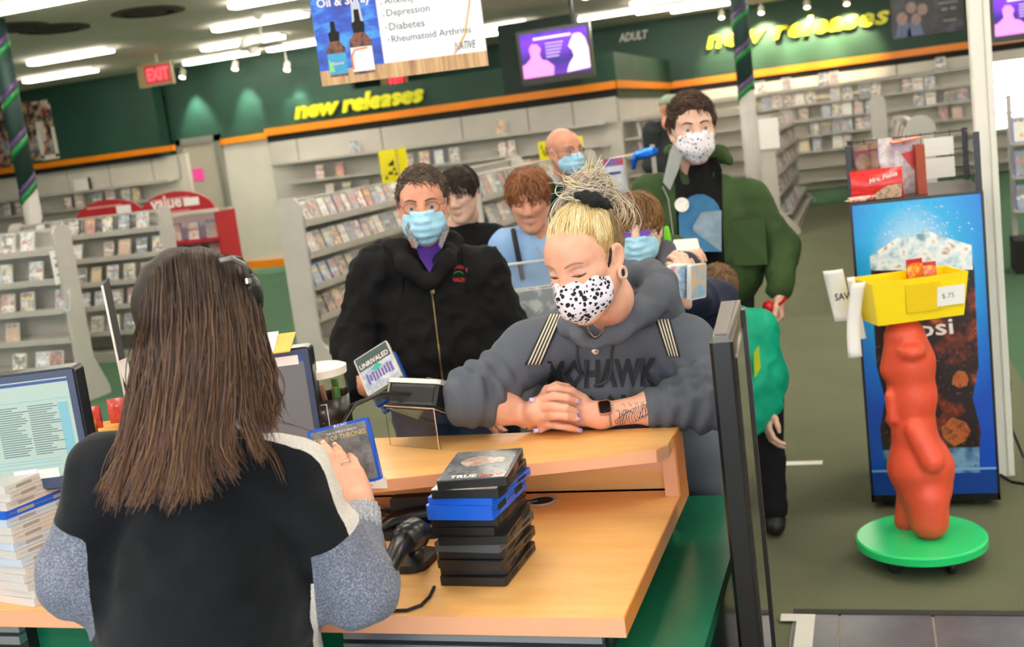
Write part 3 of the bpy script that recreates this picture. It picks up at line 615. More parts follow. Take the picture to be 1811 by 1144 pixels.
# ---- stack of clear cases at the left
cs = at_z(40, 1085, ZT)
z = ZT+.0005; M_CLR = pm('milky_clear_plastic', '#ece6e2', .25, trans=.25, var=.04); M_CLR2 = pm('milky_blue_plastic', '#d5e2f2', .25, trans=.2, var=.04)
a0 = at_z(82, 1070, ZT); ORD = ['first', 'second', 'third', 'fourth', 'fifth', 'sixth', 'seventh', 'eighth', 'ninth', 'tenth', 'eleventh']
names = ['lowest', 'second', 'third', 'fourth', 'fifth', 'sixth', 'seventh', 'eighth', 'ninth']
for k in range(15):
    th = .0168; ox = -.0025*k if k < 9 else -.02-.001*(k-9)
    blue = k == 11
    lab = 'bright blue film case in the stack of clear cases' if blue else ('milky clear film case, %s from the bottom of the clear stack' % ORD[k] if k < 11 else ('topmost milky clear film case above the blue one' if k == 14 else 'milky clear film case lying %s above the blue one' % ('directly' if k == 12 else 'second')))
    t = flat_case(lab, (a0[0]-.066+ox*1.2, a0[1]+.095+.002*math.sin(k*2.1), 0), z, math.radians(90-12+(2.5*math.sin(k*1.7)) + (8 if k > 12 else 0)), th, M_PBLUE if blue else (M_CLR2 if k in (5, 7, 10) else M_CLR), None, 'stack of clear film cases by the screen', w=.19, d=.137, nm=pm('milky_notch', '#a59d94', .5)); z += th+.0005
tt = MB().b2((-.085, -.06, .0153), (.085, .06, .0158)); obj('sleeve', tt, m_top('pale_pink_art', '#f1e6e0', '#e8b7a8', 9), t)
# ---- desk monitors
def monitor(label, corners, zb, d, screen_mat, lines, tilt=.06, stickers=(), right_only=True):
    """corners: pixels of top-left, top-right, bottom-right of the housing at depth d"""
    A, B, C = [at_d(*c, d) for c in corners]; xd = nrm((B-A)*np.array([1, 1, 0])); w = np.linalg.norm((B-A)[:2]); h = B[2]-C[2]
    yw = math.atan2(xd[1], xd[0]); cx = (A+B)/2
    t = thing('desk_monitor', label, 'monitor', (cx[0], cx[1], zb), yw); z1 = (A[2]+B[2])/2-zb; z0 = z1-h
    obj('housing', MB().rbox((0, .03, (z0+z1)/2), (w, .05, h), .012, n=3, axis=1), M_DK, t, auto=40)
    bz = MB(); e = .018
    bz.b2((-w/2+.004, -.0005, z0+.004), (-w/2+e, .006, z1-.004)).b2((w/2-e, -.0005, z0+.004), (w/2-.004, .006, z1-.004)).b2((-w/2+e, -.0005, z1-e), (w/2-e, .006, z1-.004)).b2((-w/2+e, -.0005, z0+.004), (w/2-e, .006, z0+e+.01))
    obj('bezel', bz, pm('navy_bezel', '#3a4666', .35, var=.05), t)
    scn = obj('screen', MB().b2((-w/2+e, .002, z0+e+.01), (w/2-e, .005, z1-e)), screen_mat, t)
    lines(scn, -w/2+e, w/2-e, z0+e+.01, z1-e)
    obj('neck', MB().b2((-.04, .05, .02), (.04, .09, z0+.1)), M_DKM, t); obj('stand_base', MB().rbox((0, .08, .01), (.24, .18, .02), .03), M_DKM, t)
    for sx0, sx1, sz0, sz1 in stickers: obj('label_sticker', MB().b2((sx0, -.002, sz0), (sx1, -.0004, sz1)), M_WP, t)
    return t, w, z0, z1
def em(name, c, s): return pm(name, tuple(x*.15 for x in lin(c)), .3, emit=c, es=s*.62)
def lines1(scr, x0, x1, z0, z1):
    g = MB(); rnd = random.Random(3); M1 = [em('ui_text', '#6b7f86', .8), em('ui_bar_blue', '#3b56a0', .9), em('ui_teal', '#8ccad6', 1.0), em('ui_red', '#d05a4a', .9)]
    w = x1-x0; h = z1-z0; y = .0012
    def r(a, b, c, d, mi): g.b2((x0+a*w, y, z0+c*h), (x0+b*w, .0021, z0+d*h), mi)
    r(0, 1, .955, .985, 1); r(0, 1, .79, .796, 2); r(.93, .98, .02, .75, 2)
    for k in range(22):
        zz = .74-k*.0235
        if zz < .22: break
        for a in (.08, .3, .62, .78):
            r(a, a+rnd.uniform(.08, .16), zz, zz+.008, 0)
        if k % 3 == 0: r(.58, .59, zz, zz+.02, 3)
    for zz in (.19, .16, .12): r(.1, .9, zz, zz+.007, 2)
    obj('screen_content', g, M1, scr)
def lines2(scr, x0, x1, z0, z1):
    g = MB(); w = x1-x0; h = z1-z0; M1 = [em('ui_navy', '#46557e', .8), em('ui_bar_blue', '#3b56a0', .9), em('ui_white', '#d9e0ea', .9), em('ui_grey', '#a39f9f', .8)]
    def r(a, b, c, d, mi, yy=.0012): g.b2((x0+a*w, yy, z0+c*h), (x0+b*w, .0021, z0+d*h), mi)
    r(0, 1, .93, 1, 1); r(.05, .66, .1, .9, 0); r(.2, .6, .86, .885, 1, .0008)
    for k in range(5): r(.3, .58, .78-.09*k, .81-.09*k, 2, .0008)
    obj('screen_content', g, M1, scr)
monitor('desk monitor showing a pale green list beside the clear cases', ((-260, 690), (131, 656), (140, 868)), ZT, 2.33, em('screen_pale_green', '#cfe6d6', .85), lines1, stickers=((.165-.1, .165-.05, .245, .268), (.112, .16, .246, .266)))
m2, w2, z02, z12 = monitor('desk monitor with a grey screen behind the cashier', ((300, 640), (547, 616), (556, 800)), ZL, 2.62, em('screen_grey', '#a9a4a6', .4), lines2, stickers=((.03, .135, .23, .252),))
env = thing('envelope', 'manila and white envelopes lying on top of the desk monitor', 'envelope', tuple(m2.location+Vector((0, 0, z12+.001))), m2.rotation_euler[2])
obj('manila_envelope', MB().box((.045, .02, .012), (.16, .11, .003), rotm((math.radians(14), 0, 0))), pm('manila', '#e9bb5b', .7, var=.08), env); obj('white_envelope', MB().box((.0, .022, .017), (.17, .115, .003), rotm((math.radians(14), 0, .05))), pm('paper', '#f2f0ec', .7), env)
# ---- tub of liquorice sticks
cb = at_d(578, 760, 2.72); zc_ = ZL
tub = thing('sweet_tub', 'clear tub with black label and white lid on the ledge', 'tub', (cb[0], cb[1], ZL)); rt = .066; ht = at_d(578, 645, 2.72)[2]-ZL
obj('jar', MB().lathe([(rt*.95, .0), (rt, .006), (rt, ht-.03), (rt*.93, ht-.018), (rt*.93, ht-.016)], 32), pm('clear_plastic', '#ffffff', .05, trans=1, ior=1.2), tub, smooth=True)
obj('label_wrap', MB().lathe([(rt+.001, .02), (rt+.001, ht-.075), (rt+.0005, ht-.075), (rt+.0005, .02)], 40), pm('black_label', '#1d1412', .3, var=.1), tub, smooth=True)
obj('lid', MB().lathe([(rt+.004, ht-.022), (rt+.005, ht-.004), (rt*.9, ht+.001), (rt*.85, ht-.003), (.001, ht-.003)], 40), pm('white_lid', '#eeeae0', .4), tub, auto=35)
rnd = random.Random(5)
for k in range(9):
    a = rnd.uniform(0, 6.28); r_ = rnd.uniform(.01, .045); obj('liquorice_stick', MB().tube([(r_*math.cos(a), r_*math.sin(a), .01), (r_*math.cos(a+.3)*1.05, r_*math.sin(a+.3)*1.05, ht-.04-rnd.uniform(0, .02))], .006, 6), pm('green_sweet', '#4f9a3f', .4) if k % 2 else pm('peach_sweet', '#d98d6c', .4), tub)
cdir = nrm((-cb[0], -cb[1], 0)); adir = np.array([-cdir[1], cdir[0], 0.])
def on_tub(p):    # wrap flat lettering round the jar
    q = np.array(p); s_ = q[0]/(rt+.0016); a = math.atan2(cdir[1], cdir[0])-0.35+s_; return ((rt+.0018)*math.cos(a), (rt+.0018)*math.sin(a), q[2])
nf = MB(); add_text(nf, 'Nutrition Facts', (-.05, 0, ht-.105), (1, 0, 0), (0, 0, 1), width=.075, bold=.02, fn=on_tub)
for k in range(8): nf.add([on_tub((x, 0, ht-.13-.013*k+dz)) for x in np.linspace(-.01, .02-.006*(k % 3), 4) for dz in (0, .003)], [(2*i, 2*i+2, 2*i+3, 2*i+1) for i in range(3)])
for z_ in (.03, ht-.085): nf.add([on_tub((x, 0, z_+dz)) for x in np.linspace(-.06, .033, 9) for dz in (0, .0018)], [(2*i, 2*i+2, 2*i+3, 2*i+1) for i in range(8)])
nf.add([on_tub((x, 0, z_)) for z_ in (.03, ht-.085) for x in (.031, .033)], [(0, 1, 3, 2)])
obj('label_print', nf, M_WP, tub)['kind'] = 'stuff'
# ---- card terminal on a clear slanted stand
st = thing('acrylic_stand', 'clear acrylic slanted stand on the counter ledge', 'stand', tuple(at_z(735, 796, ZL)), 0)
sa, sb, sc_ = at_z(777, 795, ZL), at_z(690, 787, ZL), at_z(846, 755, ZL)
M_ACR = pm('acrylic', '#ffffff', .02, trans=1, ior=1.3); top_l = at_d(665, 727, float(sb@HEAD)+.0)
ht_ = .098
def sheet(pts, th): 
    n = nrm(np.cross(pts[1]-pts[0], pts[2]-pts[0]))*th; return MB().prism(pts, n)
tl_, tr_ = sb+V(0, 0, ht_), sa+V(0, 0, ht_); bl_ = sc_+(sb-sa)
bk_r = sc_+V(0, 0, .004); bk_l = bl_+V(0, 0, .004)
obj('upright_sheet', sheet([sa, sb, tl_, tr_], .004), M_ACR, st, world=True); obj('sloping_sheet', sheet([tr_, tl_, bk_l, bk_r], .004), M_ACR, st, world=True)
er = MB().tube([sa, tr_, bk_r], .0018, 6).tube([tl_, tr_], .002, 6); obj('polished_edge', er, pm('acrylic_edge', '#f2cdb5', .2, trans=.3), st, world=True)
u = nrm(tr_-tl_); w_ = nrm(bk_r-tr_); n_ = nrm(np.cross(u, w_)); n_ = n_ if n_[2] > 0 else -n_
R = np.array([u, w_, n_]).T; cpt = (tr_+tl_)/2+w_*.10+n_*.031+u*.02
tm_ = Matrix.LocRotScale(Vector(cpt), Matrix(R.tolist()).to_quaternion(), None)
term = tag(bpy.data.objects.new('card_terminal', None), 'black and silver card payment terminal seen from behind on the acrylic stand', 'card terminal'); COL.objects.link(term); term.matrix_basis = tm_
obj('body', MB().rbox((0, 0, 0), (.15, .225, .05), .012), M_DK, term); obj('silver_top', MB().rbox((0, .0, .03), (.162, .236, .011), .012), pm('silver_plastic', '#c9c6c2', .3, .5), term)
obj('side_clip', MB().b2((-.092, -.09, .002), (-.075, -.02, .03)), pm('silver_plastic', '#c9c6c2', .3, .5), term); obj('keypad_hood', MB().box((.0, -.075, .036), (.11, .04, .012)), M_DKM, term)
obj('port_panel', MB().b2((-.06, -.1145, -.018), (.065, -.112, .016)), M_DKM, term)
obj('stylus', MB().tube([(.02, -.09, .04), (.07, -.03, .042), (.072, .1, .04)], .005, 8), M_DK, term)
for k in range(2): obj('cable', MB().tube([Vector(q) for q in ((.0-.05*k, -.112, 0), (-.06, -.15, -.01), (-.1+.01*k, -.2, -.05), (-.1, -.23, -.12))], .004, 8), M_DK, term)
# ---- handheld scanner on its stand, small box, cables, grommet, notice
s0 = at_z(722, 1008, ZT)
sc = thing('barcode_scanner', 'glossy black barcode scanner lying in its stand beside the stack', 'scanner', tuple(s0), 0)
obj('stand_foot', MB().rbox((-.02, .035, .008), (.12, .11, .016), .03), M_DKM, sc); 
q0, q1, q2 = [at_d(*k)-s0 for k in ((690, 1004, 1.86), (702, 975, 1.92), (718, 955, 1.97))]
obj('handle', MB().tube([q0+V(-.02, -.03, -.01), q0, q1, q2], [.013, .015, .018, .024], 14), M_DK, sc, smooth=True)
obj('scan_head', MB().tube([q2+V(-.012, -.02, .004), q2+V(.0, .0, .004), q2+V(.012, .025, .004), q2+V(.016, .045, 0)], [.016, .028, .03, .018], 16), M_DK, sc, smooth=True)
obj('stand_neck', MB().tube([V(-.0, .04, .01), V(.0, .05, .03), q2+V(.01, .015, -.03)], .014, 10), M_DK, sc, smooth=True)
s1 = at_z(725, 958, ZT)
bx_ = thing('card_reader', 'small matt black box with a curved arm behind the scanner', 'card reader', tuple(s1), .1)
obj('box', MB().rbox((.0, .09, .05), (.12, .03, .05), .006, axis=1), M_DKM, bx_); obj('arm', MB().tube([(-.09, .02, .01), (-.05, .05, .03), (.02, .075, .035), (.07, .08, .03)], [.01, .02, .022, .015], 10), M_DK, bx_, smooth=True); obj('foot', MB().rbox((0, .06, .01), (.14, .1, .02), .02), M_DKM, bx_)
cbp = [at_z(x, y, ZT+.004) for x, y in ((768, 1038), (760, 1055), (745, 1070), (720, 1079), (690, 1080), (650, 1072))]
tag(obj('cable', MB().tube(cbp, .0035, 8), M_DK, world=True), 'black cable looping from the case stack along the counter front', 'cable')
for k in range(3):
    pts = [at_z(660, 893+9*k, ZT+.012), at_z(700, 897+6*k, ZT+.015), at_z(760, 902+4*k, ZT+.008), at_z(850, 893+4*k, ZT+.005), at_z(950, 886, ZT+.006)]
    tag(obj('cable', MB().tube(pts, .0045, 8), pm('grey_cable', '#8d8790', .5) if k == 0 else M_DK, world=True), ('grey' if k == 0 else 'black') + ' cable lying under the ledge towards the grommet', 'cable', 'cables under the ledge')
g = at_z(958, 887, ZT)
gr = thing('cable_grommet', 'pale oval cable grommet in the counter top', 'grommet', tuple(g)); obj('ring', MB().lathe([(.036, 0), (.038, .004), (.033, .006), (.028, .004), (.028, .0)], 28), pm('beige_plastic', '#b9a894', .4), gr, smooth=True); obj('hole', MB().lathe([(.028, .0005), (.028, .002)], 24), M_BLACK, gr)
n0, n1 = at_y(632, 863, 2.128), at_y(684, 841, 2.128)
nt = tag(obj('paper_notice', MB().b2((n0[0]-.06, 2.122, n0[2]), (n1[0], 2.1235, n1[2])), pm('paper', '#f2f0ec', .7), world=True), 'small white safety notice hanging under the ledge edge', 'notice')
for s_, x_, z_, w_ in (('Customer Safety', .005, .014, .045), ('of your visit!', .008, .004, .034)): tx = MB(); add_text(tx, s_, (n0[0]+x_, 2.1219, n0[2]+z_), (1, 0, 0), (0, 0, 1), width=w_); obj('print', tx, pm('maroon_print', '#7a2f3a', .6), nt, world=True)
# ---- behind the left monitor: sign panel, sweets
e0, e1 = at_d(188, 495, 2.75), at_d(230, 715, 2.75)
sg = thing('counter_sign', 'thin black sign panel in a white sleeve standing edge-on', 'sign', (e1[0], e1[1], ZL))
a_, b_ = at_d(178, 505, 2.62), at_d(222, 716, 2.62); a2, b2_ = at_d(190, 492, 2.95), at_d(232, 700, 2.95)
obj('black_board', sheet([a_, b_, b2_, a2], .004), M_DKM, sg, world=True)
obj('foam_edge', MB().tube([a_+V(.004, 0, 0), b_+V(.004, 0, 0)], .0028, 6), pm('paper', '#f2f0ec', .7), sg, world=True)
ws = [at_d(*q) for q in ((206, 640, 2.6), (237, 716, 2.6), (238, 712, 2.8), (224, 632, 2.8))]
obj('paper_sleeve', sheet(ws, .002), pm('paper', '#f2f0ec', .7), sg, world=True)
def packet(px0, py0, px1, py1, d, mat, label, txt=None, th=.03, tilt=0):
    A = at_d(px0, py0, d); B = at_d(px1, py1, d); c = (A+B)/2; w = abs((B-A)@RIGHT0); h = abs(A[2]-B[2])
    t = thing('sweet_packet', label, 'sweets', (c[0], c[1], B[2]), YAW+tilt)
    us = np.linspace(-1, 1, 9); vs = np.linspace(0, 1, 7)
    P = np.array([[(u*w/2*(1-.05*math.sin(v*3.14)), -th*.5*math.sin(v*3.14)*(1-u*u*.6), v*h) for v in vs] for u in us]); mb = MB().grid(P); mb.grid(P*np.array([1, -1, 1])[None, None])
    obj('wrapper', mb, mat, t, smooth=True)
    if txt: 
        tx = MB(); add_text(tx, txt, (-w*.38, -th*.55, h*.3), (1, 0, 0), (0, 0, 1), width=w*.7, bold=.02); obj('print', tx, M_WP, t)
    return t
tray = thing('sweet_tray', 'display tray of sweets on the counter behind the monitor', 'tray', (at_d(185, 745, 2.68)[0], at_d(185, 745, 2.68)[1], ZL), YAW); hz_ = at_d(190, 762, 2.68)[2]-ZL
obj('tray_box', MB().b2((-.13, -.05, 0), (.1, .12, max(.02, hz_))), pm('yellow_card', '#e0a326', .6, var=.25, vscale=25), tray)
packet(137, 722, 183, 756, 2.62, m_top('red_wrap', '#d8262c', '#ef5a50', 20), 'red sweet packet with white lettering by the monitor', 'RINGS', .03)
packet(188, 706, 232, 745, 2.72, m_top('red_wrap2', '#e23a3a', '#f0706a', 16), 'plain red sweet packet beside the white sleeve', None, .03)
packet(139, 745, 180, 800, 2.58, m_top('yellow_wrap', '#f0b51e', '#a3622a', 30), 'yellow sweet bag below the red packet', None, .03)
# ================================================================ smooth-union modelling: fields of tapered limbs turned into one continuous skin
def vnoise(p, seed=0):
    """cheap 3d value noise in [-1,1] for an (n,3) array"""
    i = np.floor(p).astype(np.int64); f = p-i; f = f*f*(3-2*f); out = 0
    for dx in (0, 1):
        for dy in (0, 1):
            for dz in (0, 1):
                h = ((i[:, 0]+dx)*374761393+(i[:, 1]+dy)*668265263+(i[:, 2]+dz)*2147483647+seed*974711) & 0xffffffff
                h = ((h ^ (h >> 13))*1274126177) & 0xffffffff; h = (h ^ (h >> 16)) & 0xffff
                w = (f[:, 0] if dx else 1-f[:, 0])*(f[:, 1] if dy else 1-f[:, 1])*(f[:, 2] if dz else 1-f[:, 2])
                out = out+w*(h/32767.5-1)
    return out
class SDF:
    def __init__(s): s.ops = []
    def cone(s, a, b, ra, rb, k=.02, sub=False):
        a = np.array(a, float); b = np.array(b, float); s.ops.append(('c', (a, b, ra, rb), k, sub, (a+b)/2, np.linalg.norm(b-a)/2+max(ra, rb))); return s
    def chain(s, pts, rs, k=.02, sub=False):
        for i in range(len(pts)-1): s.cone(pts[i], pts[i+1], rs[i], rs[i+1], k, sub)
        return s
    def ell(s, c, r, R=None, k=.02, sub=False):
        s.ops.append(('e', (np.array(c, float), np.array(r, float), np.eye(3) if R is None else np.array(R)), k, sub, np.array(c, float), max(r))); return s
    def box(s, c, h, R=None, r=.0, k=.005, sub=False):
        s.ops.append(('b', (np.array(c, float), np.array(h, float), np.eye(3) if R is None else np.array(R), r), k, sub, np.array(c, float), float(np.linalg.norm(h))+r)); return s
    def cut(s, p, n, k=.004):
        """keep the side the normal points away from"""
        s.ops.append(('p', (np.array(p, float), nrm(n)), k, True, None, None)); return s
    def copy(s): q = SDF(); q.ops = list(s.ops); return q
    def grown(s, g):
        q = SDF()
        for o in s.ops:
            t, a, k, sub, c, R = o
            if sub: q.ops.append(o); continue
            if t == 'c': a = (a[0], a[1], a[2]+g, a[3]+g)
            elif t == 'e': a = (a[0], a[1]+g, a[2])
            elif t == 'b': a = (a[0], a[1], a[2], a[3]+g)
            q.ops.append((t, a, k, sub, c, R+g))
        return q
    @staticmethod
    def prim(t, a, P):
        if t == 'c':
            A, B, ra, rb = a; ba = B-A; L = max(ba@ba, 1e-12); pa = P-A
            h = np.clip(pa@ba/L, 0, 1); return np.linalg.norm(pa-h[:, None]*ba, axis=1)-(ra+(rb-ra)*h)
        if t == 'e':
            q = (P-a[0])@a[2]; k0 = np.linalg.norm(q/a[1], axis=1); k1 = np.linalg.norm(q/(a[1]**2), axis=1); return k0*(k0-1)/np.maximum(k1, 1e-6)
        if t == 'b':
            q = np.abs((P-a[0])@a[2])-a[1]; return np.linalg.norm(np.maximum(q, 0), axis=1)+np.minimum(q.max(1), 0)-a[3]
        if t == 'p': return -((P-a[0])@a[1])
    def evalb(s, C, half, offs):
        """C: block centres (n,3); offs: (m,3) sample offsets; half: block half diagonal"""
        n, m = len(C), len(offs); F = np.full((n, m), 1.0)
        for t, a, k, sub, c, R in s.ops:
            if c is None: idx = np.arange(n)
            else:
                idx = np.nonzero(np.linalg.norm(C-c, axis=1) < R+half+k+.03)[0]
                if not len(idx): continue
            P = (C[idx][:, None, :]+offs[None]).reshape(-1, 3); d = s.prim(t, a, P).reshape(len(idx), m); f = F[idx]
            if sub: hh = np.maximum(k-np.abs(f+d), 0)/max(k, 1e-9); F[idx] = np.maximum(f, -d)+hh*hh*k*.25
            else: hh = np.maximum(k-np.abs(f-d), 0)/max(k, 1e-9); F[idx] = np.minimum(f, d)-hh*hh*k*.25
        return F
    def bounds(s):
        lo = np.full(3, 1e9); hi = -lo
        for t, a, k, sub, c, R in s.ops:
            if sub or c is None: continue
            if t == 'c': l = np.minimum(a[0]-a[2], a[1]-a[3]); h = np.maximum(a[0]+a[2], a[1]+a[3])
            else: l = c-R; h = c+R
            lo = np.minimum(lo, l); hi = np.maximum(hi, h)
        return lo-.03, hi+.03
    def mesh(s, h=.008, fine=(), relax=1):
        B = 8; lo, hi = s.bounds(); bs = B*h; nb = np.ceil((hi-lo)/bs).astype(int)
        g = np.stack(np.meshgrid(*[np.arange(n) for n in nb], indexing='ij'), -1).reshape(-1, 3)
        C = lo+(g+.5)*bs; hd = bs*.87
        f = s.evalb(C, hd, np.zeros((1, 3)))[:, 0]; g = g[np.abs(f) < hd*1.25+.012]
        C = lo+(g+.5)*bs; isf = np.zeros(len(g), bool)
        for c, r in fine: isf |= np.linalg.norm(C-np.array(c), axis=1) < r
        parts = []
        for sel, hh in ((~isf, h), (isf, h/2)):
            if not sel.any(): continue
            gg = g[sel]
            if hh < h: gg = (gg[:, None, :]*2+np.array([(i, j, k) for i in (0, 1) for j in (0, 1) for k in (0, 1)])[None]).reshape(-1, 3)
            parts.append(s._nets(gg, lo, hh, B))
        V_ = []; F_ = []; o = 0
        for v, q in parts: V_.append(v); F_.append(q+o); o += len(v)
        v = np.concatenate(V_); q = np.concatenate(F_)
        for _ in range(relax):
            acc = np.zeros_like(v); cnt = np.zeros(len(v))
            for i in range(4):
                a, b = q[:, i], q[:, (i+1) % 4]; np.add.at(acc, a, v[b]); np.add.at(cnt, a, 1); np.add.at(acc, b, v[a]); np.add.at(cnt, b, 1)
            v = np.where(cnt[:, None] > 5, .5*v+.5*acc/np.maximum(cnt, 1)[:, None], v)
        return v, q
    def _nets(s, g, lo, h, B):
        bs = B*h; C = lo+(g+.5)*bs; ax = np.arange(B+1)
        offs = np.stack(np.meshgrid(ax, ax, ax, indexing='ij'), -1).reshape(-1, 3)*h-bs/2
        F = np.concatenate([s.evalb(C[i:i+400], bs*.87, offs) for i in range(0, len(C), 400)]).reshape(-1, B+1, B+1, B+1)
        ng = F < 0; cor = [(i, j, k) for i in (0, 1) for j in (0, 1) for k in (0, 1)]
        def cv(A, c): return A[:, c[0]:c[0]+B, c[1]:c[1]+B, c[2]:c[2]+B]
        cnt = sum(cv(ng, c).astype(np.int8) for c in cor); act = (cnt > 0) & (cnt < 8)
        bi, ci, cj, ck = np.nonzero(act); cell = g[bi]*B+np.stack([ci, cj, ck], 1)
        vals = np.stack([F[bi, ci+c[0], cj+c[1], ck+c[2]] for c in cor], 1)
        acc = np.zeros((len(bi), 3)); n = np.zeros(len(bi))
        for a in range(8):
            for ax_ in range(3):
                c = cor[a]
                if c[ax_]: continue
                d = list(c); d[ax_] = 1; b = cor.index(tuple(d)); va, vb = vals[:, a], vals[:, b]; m = (va < 0) != (vb < 0)
                t = np.where(m, va/np.where(m, va-vb, 1), 0); p = np.tile(np.array(c, float), (len(bi), 1)); p[:, ax_] += t
                acc += p*m[:, None]; n += m
        verts = lo+(cell+acc/np.maximum(n, 1)[:, None])*h
        K = np.int64(1 << 20); off = np.int64(4); key = ((cell[:, 0]+off)*K+(cell[:, 1]+off))*K+(cell[:, 2]+off); order = np.argsort(key); sk = key[order]
        def look(c):
            kk = ((c[:, 0]+off)*K+(c[:, 1]+off))*K+(c[:, 2]+off); i = np.clip(np.searchsorted(sk, kk), 0, len(sk)-1); return np.where(sk[i] == kk, order[i], -1)
        quads = []; v0 = vals[:, 0]
        for ax_, (b, c) in enumerate(((1, 2), (2, 0), (0, 1))):
            d = [0, 0, 0]; d[ax_] = 1; v1 = vals[:, cor.index(tuple(d))]; m = np.nonzero((v0 < 0) != (v1 < 0))[0]
            if not len(m): continue
            eb = np.zeros(3, int); eb[b] = 1; ec = np.zeros(3, int); ec[c] = 1; cc = cell[m]
            q = np.stack([m, look(cc-eb), look(cc-eb-ec), look(cc-ec)], 1); ok = (q >= 0).all(1); q = q[ok]; fl = (v0[m] < 0)[ok]
            q[~fl] = q[~fl][:, ::-1]; quads.append(q)
        return verts, (np.concatenate(quads) if quads else np.zeros((0, 4), int))
def vnormals(v, q):
    fn = np.cross(v[q[:, 2]]-v[q[:, 0]], v[q[:, 3]]-v[q[:, 1]]); N = np.zeros_like(v)
    for i in range(4): np.add.at(N, q[:, i], fn)
    return N/np.maximum(np.linalg.norm(N, axis=1, keepdims=True), 1e-12)
def parent_inv(parent):
    chain = []; q = parent; M = np.eye(4)
    while q is not None: chain.append(q); q = q.parent
    for q in reversed(chain): M = M@np.array(q.matrix_basis)
    return np.linalg.inv(M)
def raw_mesh(name, v, q, mats, parent=None, org=None, mi=None, col=None, smooth=True):
    """link (verts, quads/tris arrays) in world space as one object"""
    v = np.asarray(v, float)
    if parent is not None: Mi = parent_inv(parent); v = v@Mi[:3, :3].T+Mi[:3, 3]
    elif org is not None: v = v-np.array(org)
    q = np.asarray(q); n, m = q.shape; me = bpy.data.meshes.new(name)
    me.vertices.add(len(v)); me.vertices.foreach_set('co', v.astype(np.float32).ravel()); me.loops.add(n*m); me.loops.foreach_set('vertex_index', q.astype(np.int32).ravel())
    me.polygons.add(n); me.polygons.foreach_set('loop_start', np.arange(0, n*m, m, dtype=np.int32)); me.polygons.foreach_set('loop_total', np.full(n, m, dtype=np.int32))
    if smooth: me.polygons.foreach_set('use_smooth', np.ones(n, bool))
    o = bpy.data.objects.new(name, me); COL.objects.link(o)
    for mm in (mats if isinstance(mats, (list, tuple)) else [mats]): me.materials.append(mm)
    if mi is not None: me.polygons.foreach_set('material_index', np.asarray(mi, dtype=np.int32))
    if col is not None:
        at = me.color_attributes.new('tint', 'FLOAT_COLOR', 'POINT'); at.data.foreach_set('color', np.concatenate([col, np.ones((len(v), 1))], 1).astype(np.float32).ravel())
    me.update(calc_edges=True); me.validate()
    if parent is not None: o.parent = parent
    elif org is not None: o.location = org
    return o
def sdf_obj(name, S, mats, parent=None, org=None, h=.008, fine=(), wrinkle=0, wscale=12, wstretch=(1, 1, 1), seed=1, relax=1, mi_fn=None, push=None, col_fn=None):
    v, q = S.mesh(h, fine, relax)
    if wrinkle or push:
        N = vnormals(v, q)
        if wrinkle:
            p = v*wscale*np.array(wstretch); w = vnoise(p, seed)+.5*vnoise(p*2.1, seed+3); w = 1-2*np.abs(w)   # ridged: fold-like creases
            v = v+N*(w*wrinkle)[:, None]
        if push: v = v+N*push(v)[:, None]
    mi = None
    if mi_fn is not None: mi = mi_fn(v[q].mean(1), vnormals(v, q)[q].mean(1))
    return raw_mesh(name, v, q, mats, parent, org, mi, None if col_fn is None else col_fn(v))
def strands(name, paths, radius, mats, parent, col=None, sides=3, taper=.25, jitter=None):
    """paths (S,K,3) -> one mesh of thin tapering locks"""
    P = np.asarray(paths, float); S_, K, _ = P.shape; T = np.gradient(P, axis=1); T /= np.linalg.norm(T, axis=2, keepdims=True)+1e-9
    ref = np.tile(np.array([.3, .9, .31]), (S_, K, 1)); U = np.cross(T, ref); U /= np.linalg.norm(U, axis=2, keepdims=True)+1e-9; Wv = np.cross(T, U)
    t = np.linspace(0, 1, K); rad = np.asarray(radius)*np.ones(S_); rr = rad[:, None]*(np.minimum(1, .55+2*t)*(1-(1-taper)*t**3))[None]
    ring = np.stack([P+rr[..., None]*(U*math.cos(2*math.pi*j/sides)+Wv*math.sin(2*math.pi*j/sides)) for j in range(sides)], 2)   # S,K,sides,3
    idx = np.arange(S_*K*sides).reshape(S_, K, sides); qs = []
    for j in range(sides):
        j2 = (j+1) % sides; qs.append(np.stack([idx[:, :-1, j], idx[:, :-1, j2], idx[:, 1:, j2], idx[:, 1:, j]], -1).reshape(-1, 4))
    cc = None if col is None else (np.repeat(np.asarray(col), K*sides, axis=0) if np.ndim(col) == 2 else np.repeat(np.asarray(col).reshape(-1, 3), sides, axis=0))
    return raw_mesh(name, ring.reshape(-1, 3), np.concatenate(qs), mats, parent, None, None, cc)
def m_hair(name, rough=.38):
    t = NT(name); a = t.new('ShaderNodeVertexColor'); a.layer_name = 'tint'; t.link(a.outputs['Color'], t.b.inputs['Base Color']); t.b.inputs['Roughness'].default_value = rough; t.b.inputs['Specular IOR Level'].default_value = .45; return t.m
M_HAIR = m_hair('hair_strands')
